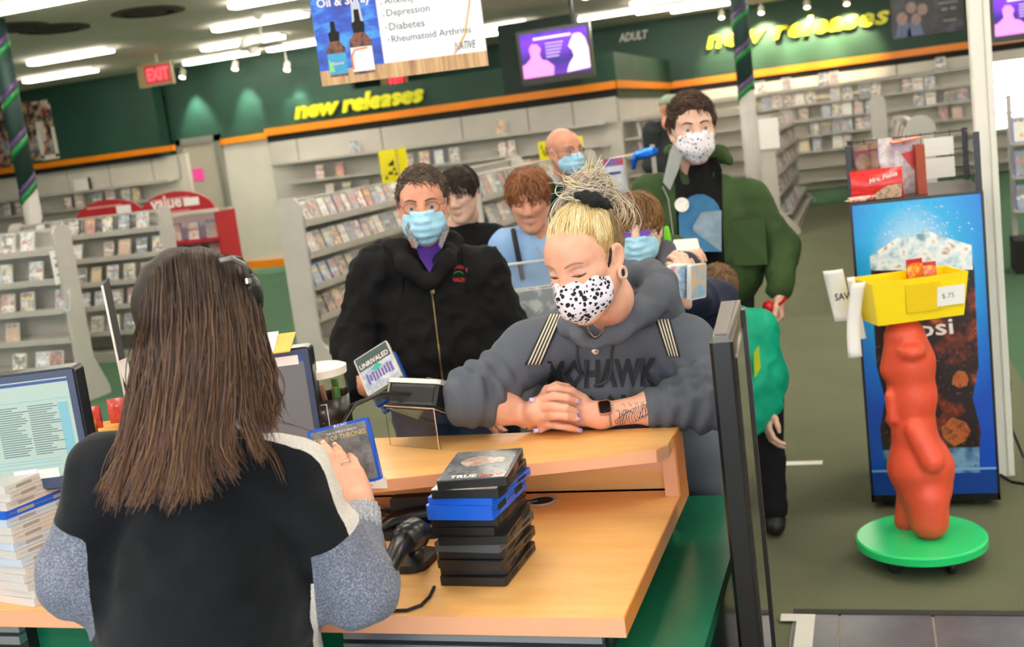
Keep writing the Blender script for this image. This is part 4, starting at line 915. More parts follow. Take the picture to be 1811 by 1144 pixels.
# ================================================================ drinks cooler, bear display, posts, banner, screens, signs
YK = 4.84; kx0, kx1, kz = -.092, .418, 1.307
ck = thing('drinks_cooler', 'blue drinks cooler printed with a tall glass of cola', 'cooler', ((kx0+kx1)/2, YK+.3, 0))
obj('cabinet', MB().b2((kx0, YK+.012, .03), (kx1, YK+.66, kz)), M_DK, ck, world=True)
obj('cooler_top', MB().b2((kx0, YK+.004, kz), (kx1, YK+.66, kz+.006)), pm('dark_wood_top', '#3a3330', .35, var=.2, vscale=10, stretch=(2, 20, 2)), ck, world=True)
obj('feet', MB().b2((kx0+.05, YK+.05, 0), (kx0+.1, YK+.6, .03)).b2((kx1-.1, YK+.05, 0), (kx1-.05, YK+.6, .03)), M_DKM, ck, world=True)
def m_blue():
    t = NT('blue_panel_print'); v = t.coords('Object'); sx = t.new('ShaderNodeSeparateXYZ'); t.link(v, sx.inputs[0]); t.b.inputs['Roughness'].default_value = .25
    gr = t.new('ShaderNodeTexGradient', gradient_type='SPHERICAL'); mp = t.new('ShaderNodeMapping'); mp.inputs['Location'].default_value = (0.05, 0, -1.55); mp.inputs['Scale'].default_value = (2.3, 0, 1.5); t.link(v, mp.inputs[0]); t.link(mp.outputs[0], gr.inputs[0])
    n = t.noise(v, 60, 3); g = t.math('ADD', gr.outputs['Fac'], t.math('MULTIPLY', t.math('SUBTRACT', n, .5), .12))
    c = t.ramp(g, [(0, '#0c4fc4'), (.25, '#0c77e0'), (.6, '#1fb2f2'), (.95, '#d9f4ff')])
    lo = t.math('LESS_THAN', sx.outputs[2], .165); t.base(t.mix(lo, c, '#12459c')); return t.m
pn = obj('printed_panel', MB().b2((-.245, -.3+.0, .06), (.245, -.3+.012, kz-.005)), m_blue(), ck)
obj('panel_edge', MB().b2((-.255, -.302, .03), (-.245, -.285, kz)).b2((.245, -.302, .03), (.255, -.285, kz)).b2((-.255, -.302, .03), (.255, -.285, .06)), M_DK, ck)
# printed glass of cola (flat print): body, foam and ice, liquid, ice cubes, shelf line, lettering
def m_cola():
    t = NT('cola_print'); v = t.coords('Object'); t.b.inputs['Roughness'].default_value = .25; n = t.noise(v, 9, 4, .6); n2 = t.noise(v, 70, 2)
    c = t.ramp(n, [(.3, '#1b0f0c'), (.52, '#2a1510'), (.62, '#7a2f16'), (.7, '#c2622a'), (.8, '#2a1510')]); t.base(t.mix(t.ramp(n2, [(.66, (0, 0, 0)), (.7, (.5, .5, .5))]), c, '#b98a6a')); return t.m
def m_ice():
    t = NT('ice_print'); v = t.coords('Object'); t.b.inputs['Roughness'].default_value = .25; n = t.noise(v, 22, 4); t.base(t.ramp(n, [(.3, '#7aa3b8'), (.45, '#d5eaf2'), (.6, '#ffffff'), (.75, '#a08a6a')])); return t.m
yp = -.3005; zz = lambda a, x=0: a
gp = [(-.195, .25), (.185, .25), (.195, .33), (.17, .47), (.2, .6), (.205, 1.0), (.2, 1.05), (-.19, 1.07), (-.195, .62), (-.17, .48), (-.2, .35)]
obj('glass_print', MB().poly([(x, yp, z_) for x, z_ in gp]), m_cola(), pn).location = (0, 0, 0)
foam = [(-.19, 1.03), (.2, 1.0), (.2, 1.1), (.14, 1.125), (.08, 1.15), (.03, 1.18), (-.02, 1.15), (-.08, 1.155), (-.13, 1.125), (-.19, 1.09)]
obj('ice_print', MB().poly([(x, yp-.0004, z_) for x, z_ in foam]), m_ice(), pn)
obj('glass_base_print', MB().poly([(-.19, yp-.0004, .15), (.18, yp-.0004, .15), (.185, yp-.0004, .26), (-.195, yp-.0004, .26)]), m_top('glass_base', '#1c4f86', '#7fa9cc', 6), pn)
for x_, z_, r_ in ((.12, .9, .05), (-.12, .82, .05), (.1, .33, .06), (-.08, .36, .05), (.13, .55, .04), (-.1, .57, .05)):
    rn = random.Random(int(z_*100)); obj('ice_cube_print', MB().poly([(x_+r_*math.cos(a)*rn.uniform(.7, 1.1), yp-.0006, z_+r_*math.sin(a)*rn.uniform(.7, 1.1)) for a in np.linspace(0, 6.28, 8)[:-1]]), m_top('amber_ice', '#6e3018', '#c76a2e', 18), pn)
obj('shelf_line_print', MB().b2((-.245, yp-.0006, .163), (.245, yp, .172)), pm('pale_blue_print', '#7fb7f0', .3), pn)
tx = MB(); add_text(tx, 'pepsi', (-.14, yp-.001, .735-.025), (1, 0, .045), (-.045, 0, 1), width=.255, height=.085, bold=.012); obj('lettering', tx, M_WP, pn)
rn = random.Random(8); bub = MB()
for _ in range(60):
    a = rn.uniform(.2, 2.9); r_ = rn.uniform(.05, .17); s_ = rn.uniform(.0015, .004); x_, z_ = .03+1.1*r_*math.cos(a), 1.12+r_*math.sin(a)*.95
    if abs(x_) < .235: bub.poly([(x_+s_*math.cos(b), yp-.0005, z_+s_*math.sin(b)) for b in np.linspace(0, 6.28, 7)[:-1]])
obj('bubble_print', bub, M_WP, pn)['kind'] = 'stuff'
# wire rack and sweets on the cooler
rk = thing('wire_basket', 'black wire rack standing on the drinks cooler', 'rack', (.16, YK+.4, kz+.006)); zt0 = kz+.006
xr0, xr1, yr0, yr1 = kx0+.01, kx1-.01, YK+.06, YK+.63; zr = .23
for x_ in (xr0, xr1):
    for y_ in (yr0, yr1): obj('corner_post', MB().b2((x_-.012, y_-.006, zt0), (x_+.012, y_+.008, zt0+zr)), M_DK, rk, world=True)
wg = MB()
for z_ in (zt0+.06, zt0+.14, zt0+.22): wg.tube([(xr0, yr1, z_), (xr1, yr1, z_)], .0022, 5); wg.tube([(xr1, yr0, z_), (xr1, yr1, z_)], .0022, 5)
for x_ in np.linspace(xr0, xr1, 9)[1:-1]: wg.tube([(x_, yr1, zt0), (x_, yr1, zt0+zr)], .0018, 5)
obj('wire_grid', wg, M_DK, rk, world=True)['kind'] = 'stuff'
o = tag(obj('paper_card', MB().b2((.235, yr1-.012, zt0+.02), (.36, yr1-.009, zt0+.11)).b2((.235, yr1-.012, zt0+.12), (.36, yr1-.009, zt0+.2)), pm('paper', '#f2f0ec', .7), world=True), 'white paper card clipped to the wire rack on the cooler', 'card')
bxm = thing('cookie_box', 'red open cookie box with lifted lid on the cooler', 'box', (.06, YK+.12, zt0), .12); MRB = pm('red_card', '#c62224', .4, var=.06); MRBi = pm('brown_card', '#a5482c', .6)
obj('box_side', MB().b2((.12, -.02, 0), (.155, .2, .2)), MRBi, bxm); obj('box_back', MB().b2((-.13, .19, 0), (.15, .2, .12)), MRBi, bxm)
obj('box_flap', MB().prism([(.04, .02, .215), (.16, .02, .225), (.16, .2, .225), (.02, .2, .215)], (0, 0, .004)), pm('orange_card', '#d9663c', .5), bxm)
obj('box_insert', MB().prism([(.07, .03, .17), (.12, .03, .18), (.115, .03, .1)], (0, .01, 0)), MRB, bxm)
bag = thing('cookie_bag', 'red cookie bag with white script and cookie picture on the cooler', 'snack bag', (.02, YK+.06, zt0), .08)
us = np.linspace(-1, 1, 11); vs = np.linspace(0, 1, 7); P = np.array([[(u*.105*(1-.04*math.sin(v*3.1))+(.0), -.028*math.sin(v*3.1)*(1-.5*u*u), v*.125) for v in vs] for u in us])
obj('wrapper', MB().grid(P).grid(P*np.array([1, -1, 1])[None, None]), m_top('red_wrap3', '#cf1f26', '#e23a38', 10), bag, smooth=True)
obj('cookie_print', MB().poly([(x_, -.0315, z_) for x_, z_ in ((-.04, .004), (.09, .004), (.095, .06), (.04, .055), (.0, .035))]), m_top('cookie_print', '#7a5a3a', '#c9a577', 40), bag)
tx = MB(); add_text(tx, 'Mrs. Fields', (-.03, -.032, .07), (1, 0, .2), (-.2, 0, 1), width=.115, bold=.02, shear=.3); obj('lettering', tx, M_WP, bag)
for k in range(5):
    rn = random.Random(k); x_ = -.075+.048*k; 
    t = thing('snack_packet', 'clear snack packet with %s top standing in the cookie box' % ('maroon' if k < 2 else 'pale lilac'), 'snack bag', (.045+x_, YK+.2+.01*(k % 2), zt0), rn.uniform(-.3, .3), 'snack packets in the cookie box')
    P = np.array([[(u*.03, -.015*math.sin(min(1, v*1.05)*3.1)*(1-.4*u*u), v*(.22+.01*(k % 3))) for v in vs] for u in us]); mm = pm('packet_clear%d' % (k > 1), '#cfc6c6' if k > 1 else '#8a6a52', .2, var=.35, vscale=40)
    obj('wrapper', MB().grid(P).grid(P*np.array([1, -1, 1])[None, None]), mm, t, smooth=True); obj('header_band', MB().b2((-.031, -.006, .14), (.031, .006, .2)), pm('maroon_band', '#7a2448', .4) if k < 2 else pm('lilac_band', '#d3b6d2', .3, var=.2, vscale=60), t)
t = thing('snack_bar', 'red and white snack bar lying at the cooler edge', 'snack bar', (-.03, YK+.03, zt0), .35)
obj('wrapper', MB().rbox((0, 0, .012), (.13, .035, .022), .01, axis=0), m_top('red_white_wrap', '#c8342f', '#f0d8c8', 40), t, smooth=True); obj('crimped_end', MB().b2((-.08, -.014, .009), (-.062, .014, .012)), m_top('red_white_wrap2', '#d8a070', '#f0d8c8', 40), t)
t = thing('snack_carton', 'brick red open carton beside the cookie bag', 'carton', (-.055, YK+.15, zt0), 0); obj('carton_body', MB().b2((-.035, -.04, 0), (.045, .04, .085)), pm('brick_card', '#a8423a', .6, var=.08), t); obj('carton_side', MB().b2((-.04, -.04, 0), (-.035, .04, .06)), pm('yellow_card2', '#e8c23a', .6), t)
# ---- white post, plug and cable
po = thing('white_post', 'cream painted square post reaching from carpet to ceiling', 'post', (.475, 5.28, 0))
obj('post_body', MB().rbox((0, 0, CEIL/2), (.085, .085, CEIL), .008), M_WHITE, po); obj('corner_strip', MB().b2((.012, -.047, 0), (.018, -.042, CEIL)), pm('dull_cream', '#c9c6b4', .6), po)  # thin strip of darker cream along the post front
a, b, c, d = at_z(1795, 860, .004), at_d(1783, 690, 5.1), at_d(1790, 760, 5.05), at_z(1780, 840, .004)
tag(obj('power_cable', MB().tube([b, b+V(.002, 0, -.05), c, at_d(1811, 810, 5.0), at_z(1840, 850, .006)], .006, 8).b2(b-V(.012, .012, 0), b+V(.012, .012, .05)), M_DK, world=True), 'black power plug and cable hanging beside the white post', 'cable')
tag(obj('power_cable', MB().tube([at_z(1768, 838, .006), at_z(1790, 852, .006), at_z(1830, 858, .006)], .006, 8), M_DK, world=True), 'black power cable lying on the carpet behind the post', 'cable')
# ---- bear display on its round green base
bc = V(.085, 4.275, 0); br_ = thing('bear_display', 'orange gummy bear figure on a green round base', 'display figure', tuple(bc))
obj('round_base', MB().lathe([(.225, .062), (.235, .068), (.235, .094), (.228, .1), (.001, .1)], 56), pm('mint_green_plastic', '#23d77a', .3, var=.03), br_, auto=35)
for a in np.linspace(0, 6.28, 6)[:-1]:
    cx_, cy_ = .16*math.cos(a+.3), .16*math.sin(a+.3); cst = obj('castor', MB().lathe([(.028, -.012), (.032, -.006), (.032, .006), (.028, .012)], 14, (cx_, cy_, .032), R=rotm((math.pi/2, 0, a))), M_DKM, br_); obj('castor_fork', MB().b2((cx_-.015, cy_-.015, .03), (cx_+.015, cy_+.015, .064)), M_DKM, cst)
B_ = lambda px, py, dd=0.: at_d(px, py, 4.06+dd); S = SDF()
S.chain([B_(1600, 596), B_(1607, 640), B_(1613, 700)], [.074, .088, .082], .03).chain([B_(1613, 700), B_(1616, 760), B_(1628, 825), B_(1634, 860)], [.082, .074, .114, .102], .03)
S.cone(B_(1640, 880, -.06), B_(1643, 920, -.06), .072, .072, .03).cone(B_(1612, 880, .07), B_(1604, 920, .07), .055, .048, .03)
S.cone(B_(1618, 758, -.06), B_(1648, 815, -.11), .042, .047, .008).cone(B_(1596, 758, .08), B_(1580, 740, .1), .035, .03, .02)
S.ell(B_(1576, 655), (.035, .04, .035), k=.03).ell(B_(1612, 622, -.075), (.05, .04, .032), k=.012).ell(B_(1580, 612, .05), (.03, .03, .03), k=.02).cone(B_(1576, 700, -.02), B_(1578, 742, -.03), .024, .018, .012)
sdf_obj('bear_figure', S, pm('orange_foam', '#ee5a3c', .42, var=.1, vscale=9, sss=.0), br_, h=.009)
zb1 = at_d(1600, 575, 4.06)[2]
bn = thing('plastic_bin', 'bright yellow open plastic bin carried by the bear figure', 'bin', tuple(at_d(1612, 560, 4.06)), YAW+.04)
fw_, bw_, ht2, dp = .352, .315, .158, .2; M_Y = pm('yellow_plastic', '#ffe100', .35, var=.02); base_z = bn.location[2]
zb = .925-base_z
def frust(w0, w1, d0, d1, z0, z1): return [(-w0/2, -d0/2, z0), (w0/2, -d0/2, z0), (w0/2, d0/2, z0), (-w0/2, d0/2, z0), (-w1/2, -d1/2, z1), (w1/2, -d1/2, z1), (w1/2, d1/2, z1), (-w1/2, d1/2, z1)]
o1 = frust(bw_, fw_, dp-.03, dp, zb, zb+ht2); i1 = frust(bw_-.008, fw_-.008, dp-.038, dp-.008, zb+.006, zb+ht2)
bb = MB().add(o1+i1, [(3, 2, 1, 0), (0, 1, 5, 4), (1, 2, 6, 5), (2, 3, 7, 6), (3, 0, 4, 7), (8, 9, 10, 11), (9, 8, 12, 13), (10, 9, 13, 14), (11, 10, 14, 15), (8, 11, 15, 12), (4, 5, 13, 12), (5, 6, 14, 13), (6, 7, 15, 14), (7, 4, 12, 15)])
obj('bin_shell', bb, M_Y, bn); yf = -dp/2-.001
obj('label_pocket', MB().prism([(-.055, yf+.006, zb+.035), (.07, yf+.006, zb+.035), (.07, yf, zb+.135), (-.055, yf, zb+.135)], (0, -.002, 0)), pm('yellow_film', '#f1cf00', .25), bn)
pc = tag(obj('price_card', MB().prism([(.055, yf+.003, zb+.045), (.155, yf+.003, zb+.045), (.158, yf-.003, zb+.115), (.058, yf-.003, zb+.115)], (0, -.0015, 0)), pm('paper', '#f2f0ec', .7), None), 'white handwritten price card on the yellow bin', 'price card'); pc.matrix_basis = bn.matrix_basis.copy()
tx = MB(); add_text(tx, '$.75', (.073, yf-.003, zb+.07), (1, 0, .0), (0, .06, 1), width=.045, height=.02); obj('handwriting', tx, pm('grey_ink', '#8a8a8c', .7), pc)
for k, (x_, h_) in enumerate(((.03, .11), (.085, .095))):
    t = thing('sweet_packet', ('taller' if k == 0 else 'shorter') + ' red and yellow lolly packet standing in the yellow bin', 'sweets', tuple(np.array(bn.location)+RIGHT0*x_+V(0, 0, zb+.01)+HEAD*(.02+.02*k)), YAW+.1-.3*k)
    hh_ = ht2+.035-.02*k; P = np.array([[(u*.03, -.012*math.sin(v*3.1)*(1-.4*u*u), v*hh_) for v in vs] for u in us]); obj('wrapper', MB().grid(P).grid(P*np.array([1, -1, 1])[None, None]), m_top('lolly_wrap', '#f2d23a', '#d6452a', 14), t, smooth=True); obj('crimped_end', MB().b2((-.03, -.002, hh_-.02), (.03, .002, hh_+.006)), pm('red_card', '#c62224', .4), t)
def curl(px0, py0, px1, py1, d, w, label, amp):
    A, B2 = at_d(px0, py0, d), at_d(px1, py1, d); ts = np.linspace(0, 1, 12); ss = np.linspace(-.5, .5, 5)
    P = np.array([[A+(B2-A)*t_+RIGHT0*(s_*w+amp*math.sin(t_*2.2))+HEAD*(.02*math.sin(t_*3)+.25*abs(s_)*w) for s_ in ss] for t_ in ts])
    return tag(obj('sales_leaflet', MB().grid(P, thick=.0008), pm('paper', '#f2f0ec', .7), world=True, smooth=True), label, 'leaflet')
lf = curl(1474, 478, 1492, 568, 4.12, .075, 'white sale leaflet hanging off the left side of the yellow bin', .01)
tx = MB(); q_ = at_d(1477, 532, 4.09); add_text(tx, 'SAV', q_, RIGHT0, V(-.05, 0, 1), width=.055, height=.026, bold=.02); obj('print', tx, M_BLACK, lf, world=True)
curl(1505, 490, 1522, 600, 4.06, .03, 'cream curled leaflet between the bin and the sale leaflet', .01); curl(1520, 500, 1519, 632, 3.98, .05, 'long white curled paper strip taped to the bin corner', -.012)
# ---- columns with purple and green ribbon
def column(px, py, y, r, zsplit, label, rib, zrib=None):
    q = at_y(px, py, y); t = thing('column', label, 'column', (q[0], y, 0))
    obj('column_shaft', MB().lathe([(r, 0), (r, zsplit)], 24), pm('grey_column', '#b9b7b2', .5, var=.05), t, smooth=True); obj('column_sleeve', MB().lathe([(r+.004, zsplit), (r+.004, CEIL)], 24), pm('dark_teal_sleeve', '#1d3a36', .6, var=.1), t, smooth=True)
    for k in range(2):
        z0, z1, turns = rib; ts = np.linspace(0, 1, 110); P = []
        for t_ in ts:
            a = turns*2*math.pi*t_+k*1.0; zc = z0+(z1-z0)*t_; P.append([((r+.008)*math.cos(a), (r+.008)*math.sin(a), zc-.042), ((r+.008)*math.cos(a), (r+.008)*math.sin(a), zc+.042)])
        obj('ribbon', MB().grid(np.array(P), thick=.002), pm('green_ribbon', '#0c7a38', .35) if k else pm('purple_ribbon', '#4c3566', .4), t, smooth=True)
    return t
column(1327, 240, 14.0, .098, 1.95, 'grey column with green and purple ribbon beside the tall man', (1.7, 3.6, 4.5)); column(60, 390, 10.5, .095, 1.85, 'ribboned column behind the pale rack with the paper notice', (1.45, 3.6, 4.2))
# ---- hanging advertising banner
dB = 4.6; A, Bp = at_d(570, 153, dB), at_d(864, 113, dB); bw = np.linalg.norm((Bp-A)[:2]); 
bnr = thing('hanging_banner', 'hanging advertising banner with two dropper bottles and a list', 'banner', (A[0], A[1], A[2]), math.atan2((Bp-A)[1], (Bp-A)[0])); hB = .62
obj('board', MB().b2((0, 0, 0), (bw, .012, hB)), pm('banner_white', '#eef1f8', .45), bnr)
for x_ in (.08, bw-.08): obj('hanging_wire', MB().tube([(x_, .006, hB), (x_, .006, CEIL-A[2])], .0015, 5), M_STEEL, bnr)
xb = bw*.385
def m_bluefabric():
    t = NT('blue_drape_print'); v = t.coords('Object', (1, 1, 2.5)); t.b.inputs['Roughness'].default_value = .4; n = t.noise(v, 6, 4, .6); t.base(t.ramp(n, [(.3, '#152a86'), (.5, '#2255cc'), (.62, '#3f9cf0'), (.75, '#1f3fae')])); return t.m
obj('blue_print', MB().b2((.0, -.001, .05), (xb, 0, hB)), m_bluefabric(), bnr)
def m_wood():
    t = NT('plank_print'); v = t.coords('Object', (18, 1, 1)); n = t.noise(v, 1.6, 4, .7); t.base(t.ramp(n, [(.3, '#8a5f3c'), (.5, '#c79f70'), (.7, '#ddc096')])); return t.m
obj('wood_print', MB().b2((0, -.0015, 0), (bw, 0, .058)), m_wood(), bnr)
def bottle(x, s, mlab, spray):
    q = .74; Z = lambda z_: .03+z_*s*q
    bo = obj('bottle_print', MB().poly([(x-.042*s, -.003, .03), (x+.042*s, -.003, .03), (x+.044*s, -.003, Z(.17)), (x+.02*s, -.003, Z(.215)), (x-.02*s, -.003, Z(.215)), (x-.044*s, -.003, Z(.17))]), m_top('amber_glass_print%d' % spray, '#2a1712', '#8a4a22', 20), bnr)
    obj('cap_print', MB().poly([(x+a_*s, -.0032, Z(b_)) for a_, b_ in ((-.022, .215), (.022, .215), (.026, .265), (.012, .275), (.01, .335), (-.01, .335), (-.012, .275), (-.026, .265))]), M_BLACK, bo)
    if spray: obj('spray_cover_print', MB().poly([(x-.022*s, -.0031, Z(.255)), (x+.022*s, -.0031, Z(.255)), (x+.017*s, -.0031, Z(.37)), (x-.017*s, -.0031, Z(.37))]), pm('clear_print', '#b9c3d6', .3), bo)
    obj('label_print', MB().poly([(x-.043*s, -.0034, .04), (x+.043*s, -.0034, .04), (x+.043*s, -.0034, Z(.14)), (x-.043*s, -.0034, Z(.14))]), mlab, bo)
    return bo
b1 = bottle(.075, .86, pm('cyan_label', '#2f9fd0', .4, var=.2, vscale=20), 0); b2 = bottle(.175, 1.0, pm('white_label', '#ece9ec', .4), 1)
obj('label_swirl', MB().poly([(.04, -.0036, .05), (.06, -.0036, .05), (.055, -.0036, .08), (.04, -.0036, .1)]), pm('lime_print', '#7fd07a', .4), b1)
sw = MB().tube([(.135, -.0036, .05), (.133, -.0036, .1), (.148, -.0036, .125), (.2, -.0036, .128)], .004, 5); obj('label_swirl', sw, pm('orange_print', '#e8803a', .4), b2)
tx = MB(); add_text(tx, 'Native', (.05, -.0038, .075), (1, 0, 0), (0, 0, 1), width=.05, shear=.4); obj('label_lettering', tx, M_WP, b1)
tx = MB(); add_text(tx, 'Oil & Spray', (.025, -.002, .29), (1, 0, 0), (0, 0, 1), width=xb*.83, bold=.02); obj('lettering', tx, M_WP, bnr)
for k, (s_, w_) in enumerate((('Rheumatoid Arthritis', .315), ('Diabetes', .14), ('Depression', .17), ('Anxiety', .12))):
    tx = MB(); x_ = xb+.03-.003*k; add_text(tx, s_, (x_+.012, -.001, .135+k*.0465), (1, 0, 0), (0, 0, 1), width=w_); tx.poly([(x_+.003*math.cos(a), -.0016, .147+k*.0465+.003*math.sin(a)) for a in np.linspace(0, 6.28, 9)[:-1]]); obj('list_line', tx, pm('slate_print', '#565b63', .5), bnr)
og = MB().tube([(bw-.13, -.002, .06), (bw-.08, -.002, .13), (bw-.045, -.002, .25), (bw-.03, -.002, .42), (bw-.06, -.002, .6)], [.003, .004, .003, .003, .004], 6); og.tube([(bw-.17, -.002, .6), (bw-.13, -.002, .4), (bw-.105, -.002, .3)], [.014, .008, .006], 6); obj('oil_drop_print', og, pm('oil_gold', '#e3c07a', .25, var=.2), bnr)
tx = MB(); add_text(tx, 'NATIVE', (bw-.125, -.003, .075), (1, 0, 0), (0, 0, 1), width=.085, height=.03, shear=.3); obj('logo_lettering', tx, pm('slate_print', '#565b63', .5), bnr)
# ---- wall lettering
def wall_text(body, pl_, pr, ptop, y, mat, label, shear=.25, bold=.05, ext=.04, stretch=None, spacing=.95):
    a = at_y(*pl_, y); b = at_y(*pr, y); t_ = at_y(*ptop, y); tx = MB(); h = t_[2]-a[2]; rise = (b[2]-a[2])/(b[0]-a[0])
    add_text(tx, body, a, V(1, 0, 0), V(0, 0, 1), width=b[0]-a[0], height=h, extrude=ext, bold=bold, shear=shear, spacing=spacing)
    return tag(obj('wall_lettering', tx, mat, world=True), label, 'lettering')
M_YEL = pm('yellow_letter', '#e3e11e', .4, var=.03)
wall_text('new releases', (523, 212), (753, 180), (523, 180), YC-.05, M_YEL, 'yellow new releases lettering on the green partition')
wall_text('new releases', (1250, 88), (1575, 48), (1250, 55), YE-.05, M_YEL, 'large yellow new releases lettering on the back wall under spot lights', ext=.05, bold=.03, spacing=1.05)
wall_text('ADULT', (1095, 75), (1147, 66), (1095, 60), YE-.03, pm('dim_white_letter', '#c9c9c4', .5), 'small white ADULT lettering high on the dark green wall', bold=.02, ext=.01)
# ---- exit signs
def exit_sign(px, py, y, w, label, em_s):
    q = at_y(px, py, y); t = thing('exit_sign', label, 'exit sign', (q[0], y, q[2]-.15)); obj('sign_body', MB().b2((-w/2-.12, 0, 0), (w/2, .06, .36)), pm('brass_frame', '#8f7f52', .4), t)
    obj('sign_face', MB().b2((-w/2+.02, -.006, .04), (w/2-.02, 0, .32)), pm('exit_red_face', '#7a0f16', .4, emit='#c8202a', es=.5), t)
    tx = MB(); add_text(tx, 'EXIT', (-w/2+.06, -.007, .09), (1, 0, 0), (0, 0, 1), width=w-.12, height=.18, bold=.02); obj('lettering', tx, pm('exit_red_letter', '#ff4a52', .4, emit='#ff3040', es=em_s), t)
    obj('hanger', MB().tube([(0, .03, .36), (0, .03, CEIL-q[2]+.15)], .012), M_FIX, t)
exit_sign(280, 134, 15.6, .5, 'glowing red EXIT sign in front of the lit green wall', 2.5); exit_sign(702, 146, 19.6, .4, 'red EXIT sign partly seen below the hanging banner', 1.2)
# ---- TVs
def m_tv():
    t = NT('tv_picture'); v = t.coords('Object'); t.b.inputs['Base Color'].default_value = (.01, .01, .01, 1)
    sx = t.new('ShaderNodeSeparateXYZ'); t.link(v, sx.inputs[0]); x, z_ = sx.outputs[0], sx.outputs[2]
    n = t.noise(v, 3.2, 3); col = t.ramp(t.math('ADD', t.math('MULTIPLY', z_, .9), t.math('MULTIPLY', n, .6)), [(.2, '#6a1fb8'), (.5, '#2a0f7a'), (.75, '#7a2fe0'), (.95, '#3a1aa0')])
    t.link(col, t.b.inputs['Emission Color']); t.b.inputs['Emission Strength'].default_value = 1.3; return t.m
M_TV = m_tv(); M_TVP = pm('tv_pink_glow', '#000000', .4, emit='#f58ae0', es=1.5); M_TVW = pm('tv_white_glow', '#000000', .4, emit='#ffd9f4', es=1.6)
def tv(px0, py0, px1, py1, y, label, hang=True):
    a, b = at_y(px0, py0, y), at_y(px1, py1, y); w, h = b[0]-a[0], .62*(b[0]-a[0]); cx_ = (a[0]+b[0])/2; cz = (a[2]+b[2])/2
    t = thing('wall_screen', label, 'television', (cx_, y, cz-h/2)); obj('casing', MB().b2((-w/2-.05, .004, -.1), (w/2+.05, .07, h+.05)), M_DK, t); s_ = obj('picture', MB().b2((-w/2, 0, 0), (w/2, .004, h)), M_TV, t)
    def blob(pts, m, name, ofs): obj(name, MB().poly([(x_*w, -.001-ofs, z_*h) for x_, z_ in pts]), m, s_)
    blob([(-.5, 0), (-.05, 0), (-.03, .2), (-.12, .34), (-.2, .38), (-.23, .5), (-.2, .62), (-.25, .74), (-.33, .76), (-.38, .66), (-.36, .45), (-.45, .32), (-.5, .3)], M_TVP, 'figure_image', .001)
    blob([(.15, .02), (.5, .06), (.5, .5), (.46, .75), (.4, .86), (.3, .86), (.25, .72), (.21, .6), (.26, .5), (.28, .36), (.2, .2)], M_TVW, 'figure_image', .001)
    tx = MB(); tx.b2((-.3*w, -.002, .84*h), (.26*w, -.0015, .89*h))
    for k in range(5): tx.b2((-.13*w, -.002, (.72-.075*k)*h), ((.14-.02*k)*w, -.0015, (.735-.075*k)*h))
    obj('caption', tx, M_TVW, s_)['kind'] = 'stuff'
    if hang: obj('ceiling_mount', MB().tube([(.3*w, .05, h), (.3*w, .05, CEIL-(cz-h/2))], .03), M_DK, t)
    return t
tv(918, 62, 1045, 124, 16.5, 'wide television showing two pink figures on purple'); tv(1757, 2, 1880, 42, 19.0, 'purple television picture beyond the white post')
# ---- posters
def m_collage(name, s=4.5):
    t = NT(name); v = t.coords('Object'); vo = t.new('ShaderNodeTexVoronoi', distance='CHEBYCHEV'); vo.inputs['Scale'].default_value = s; vo.inputs['Randomness'].default_value = .6; t.link(v, vo.inputs['Vector']); n = t.noise(v, 9, 4)
    sc_ = t.new('ShaderNodeSeparateColor'); t.link(vo.outputs['Color'], sc_.inputs[0]); c = t.ramp(sc_.outputs[0], [(0, '#2b2120'), (.2, '#8a3324'), (.35, '#d9cfc4'), (.5, '#453833'), (.62, '#6b86a8'), (.75, '#e9e4dc'), (.9, '#1b1718')], 'CONSTANT'); t.base(t.mix(t.ramp(n, [(.45, (0, 0, 0)), (.6, (.8, .8, .8))]), c, '#d8b89c')); t.b.inputs['Roughness'].default_value = .4; return t.m
def poster(x0, x1, z0, z1, y, mat, label, name='poster', extra=None):
    t = thing(name, label, 'poster', ((x0+x1)/2, y, z0)); w, h = (x1-x0)/2, z1-z0
    obj('sheet', MB().b2((-w, -.004, 0), (w, 0, h)), mat, t); return t
a, b = at_y(5, 180, YA-.01), at_y(112, 282, YA-.01); zt1, zb1_ = at_y(60, 178, YA-.01)[2], at_y(60, 285, YA-.01)[2]
MCO = m_collage('collage_print', 3.2)
xx0, xx1 = at_y(-30, 200, YA-.01)[0], at_y(105, 270, YA-.01)[0]; xm = xx0+(xx1-xx0)*.42
poster(xx0, xm-.03, zb1_-.05, zt1, YA-.012, MCO, 'film collage poster half hidden behind the ribboned column'); poster(xm, xx1-.42, zb1_, zt1, YA-.012, m_collage('collage_print_b', 4.2), 'tall film collage poster on the left display wall')
p3 = poster(xx1-.4, xx1, zb1_+.02, zt1-.02, YA-.02, m_collage('collage_print_c', 5.2), 'film poster with white lower frame on the left display wall'); obj('white_frame', MB().b2((-.2, -.012, 0), (-.13, -.004, .5)).b2((.13, -.012, 0), (.2, -.004, .55)).b2((-.2, -.012, -.03), (.2, -.004, .06)), M_WHITE, p3)
a, b = at_y(1577, 40, YE-.02), at_y(1706, 40, YE-.02); z0_, z1_ = at_y(1640, 62, YE-.02)[2], at_y(1640, -12, YE-.02)[2]
t = NT('cast_poster'); v = t.coords('Object'); t.b.inputs['Roughness'].default_value = .35; t.base(t.ramp(t.noise(v, 4, 4), [(.4, '#17151a'), (.55, '#2a2830'), (.66, '#4a4a66')])); pst = poster(a[0], b[0], z0_, z1_, YE-.02, t.m, 'dark film poster with a group of people on the back wall')
fg_ = MB()
for x_, z_, r_ in ((-.45, .28, .1), (-.28, .46, .09), (-.08, .4, .09), (-.2, .24, .09)): fg_.poly([(x_+r_*math.cos(q), -.005, z_+.08+r_*1.2*math.sin(q)) for q in np.linspace(0, 6.28, 13)[:-1]])
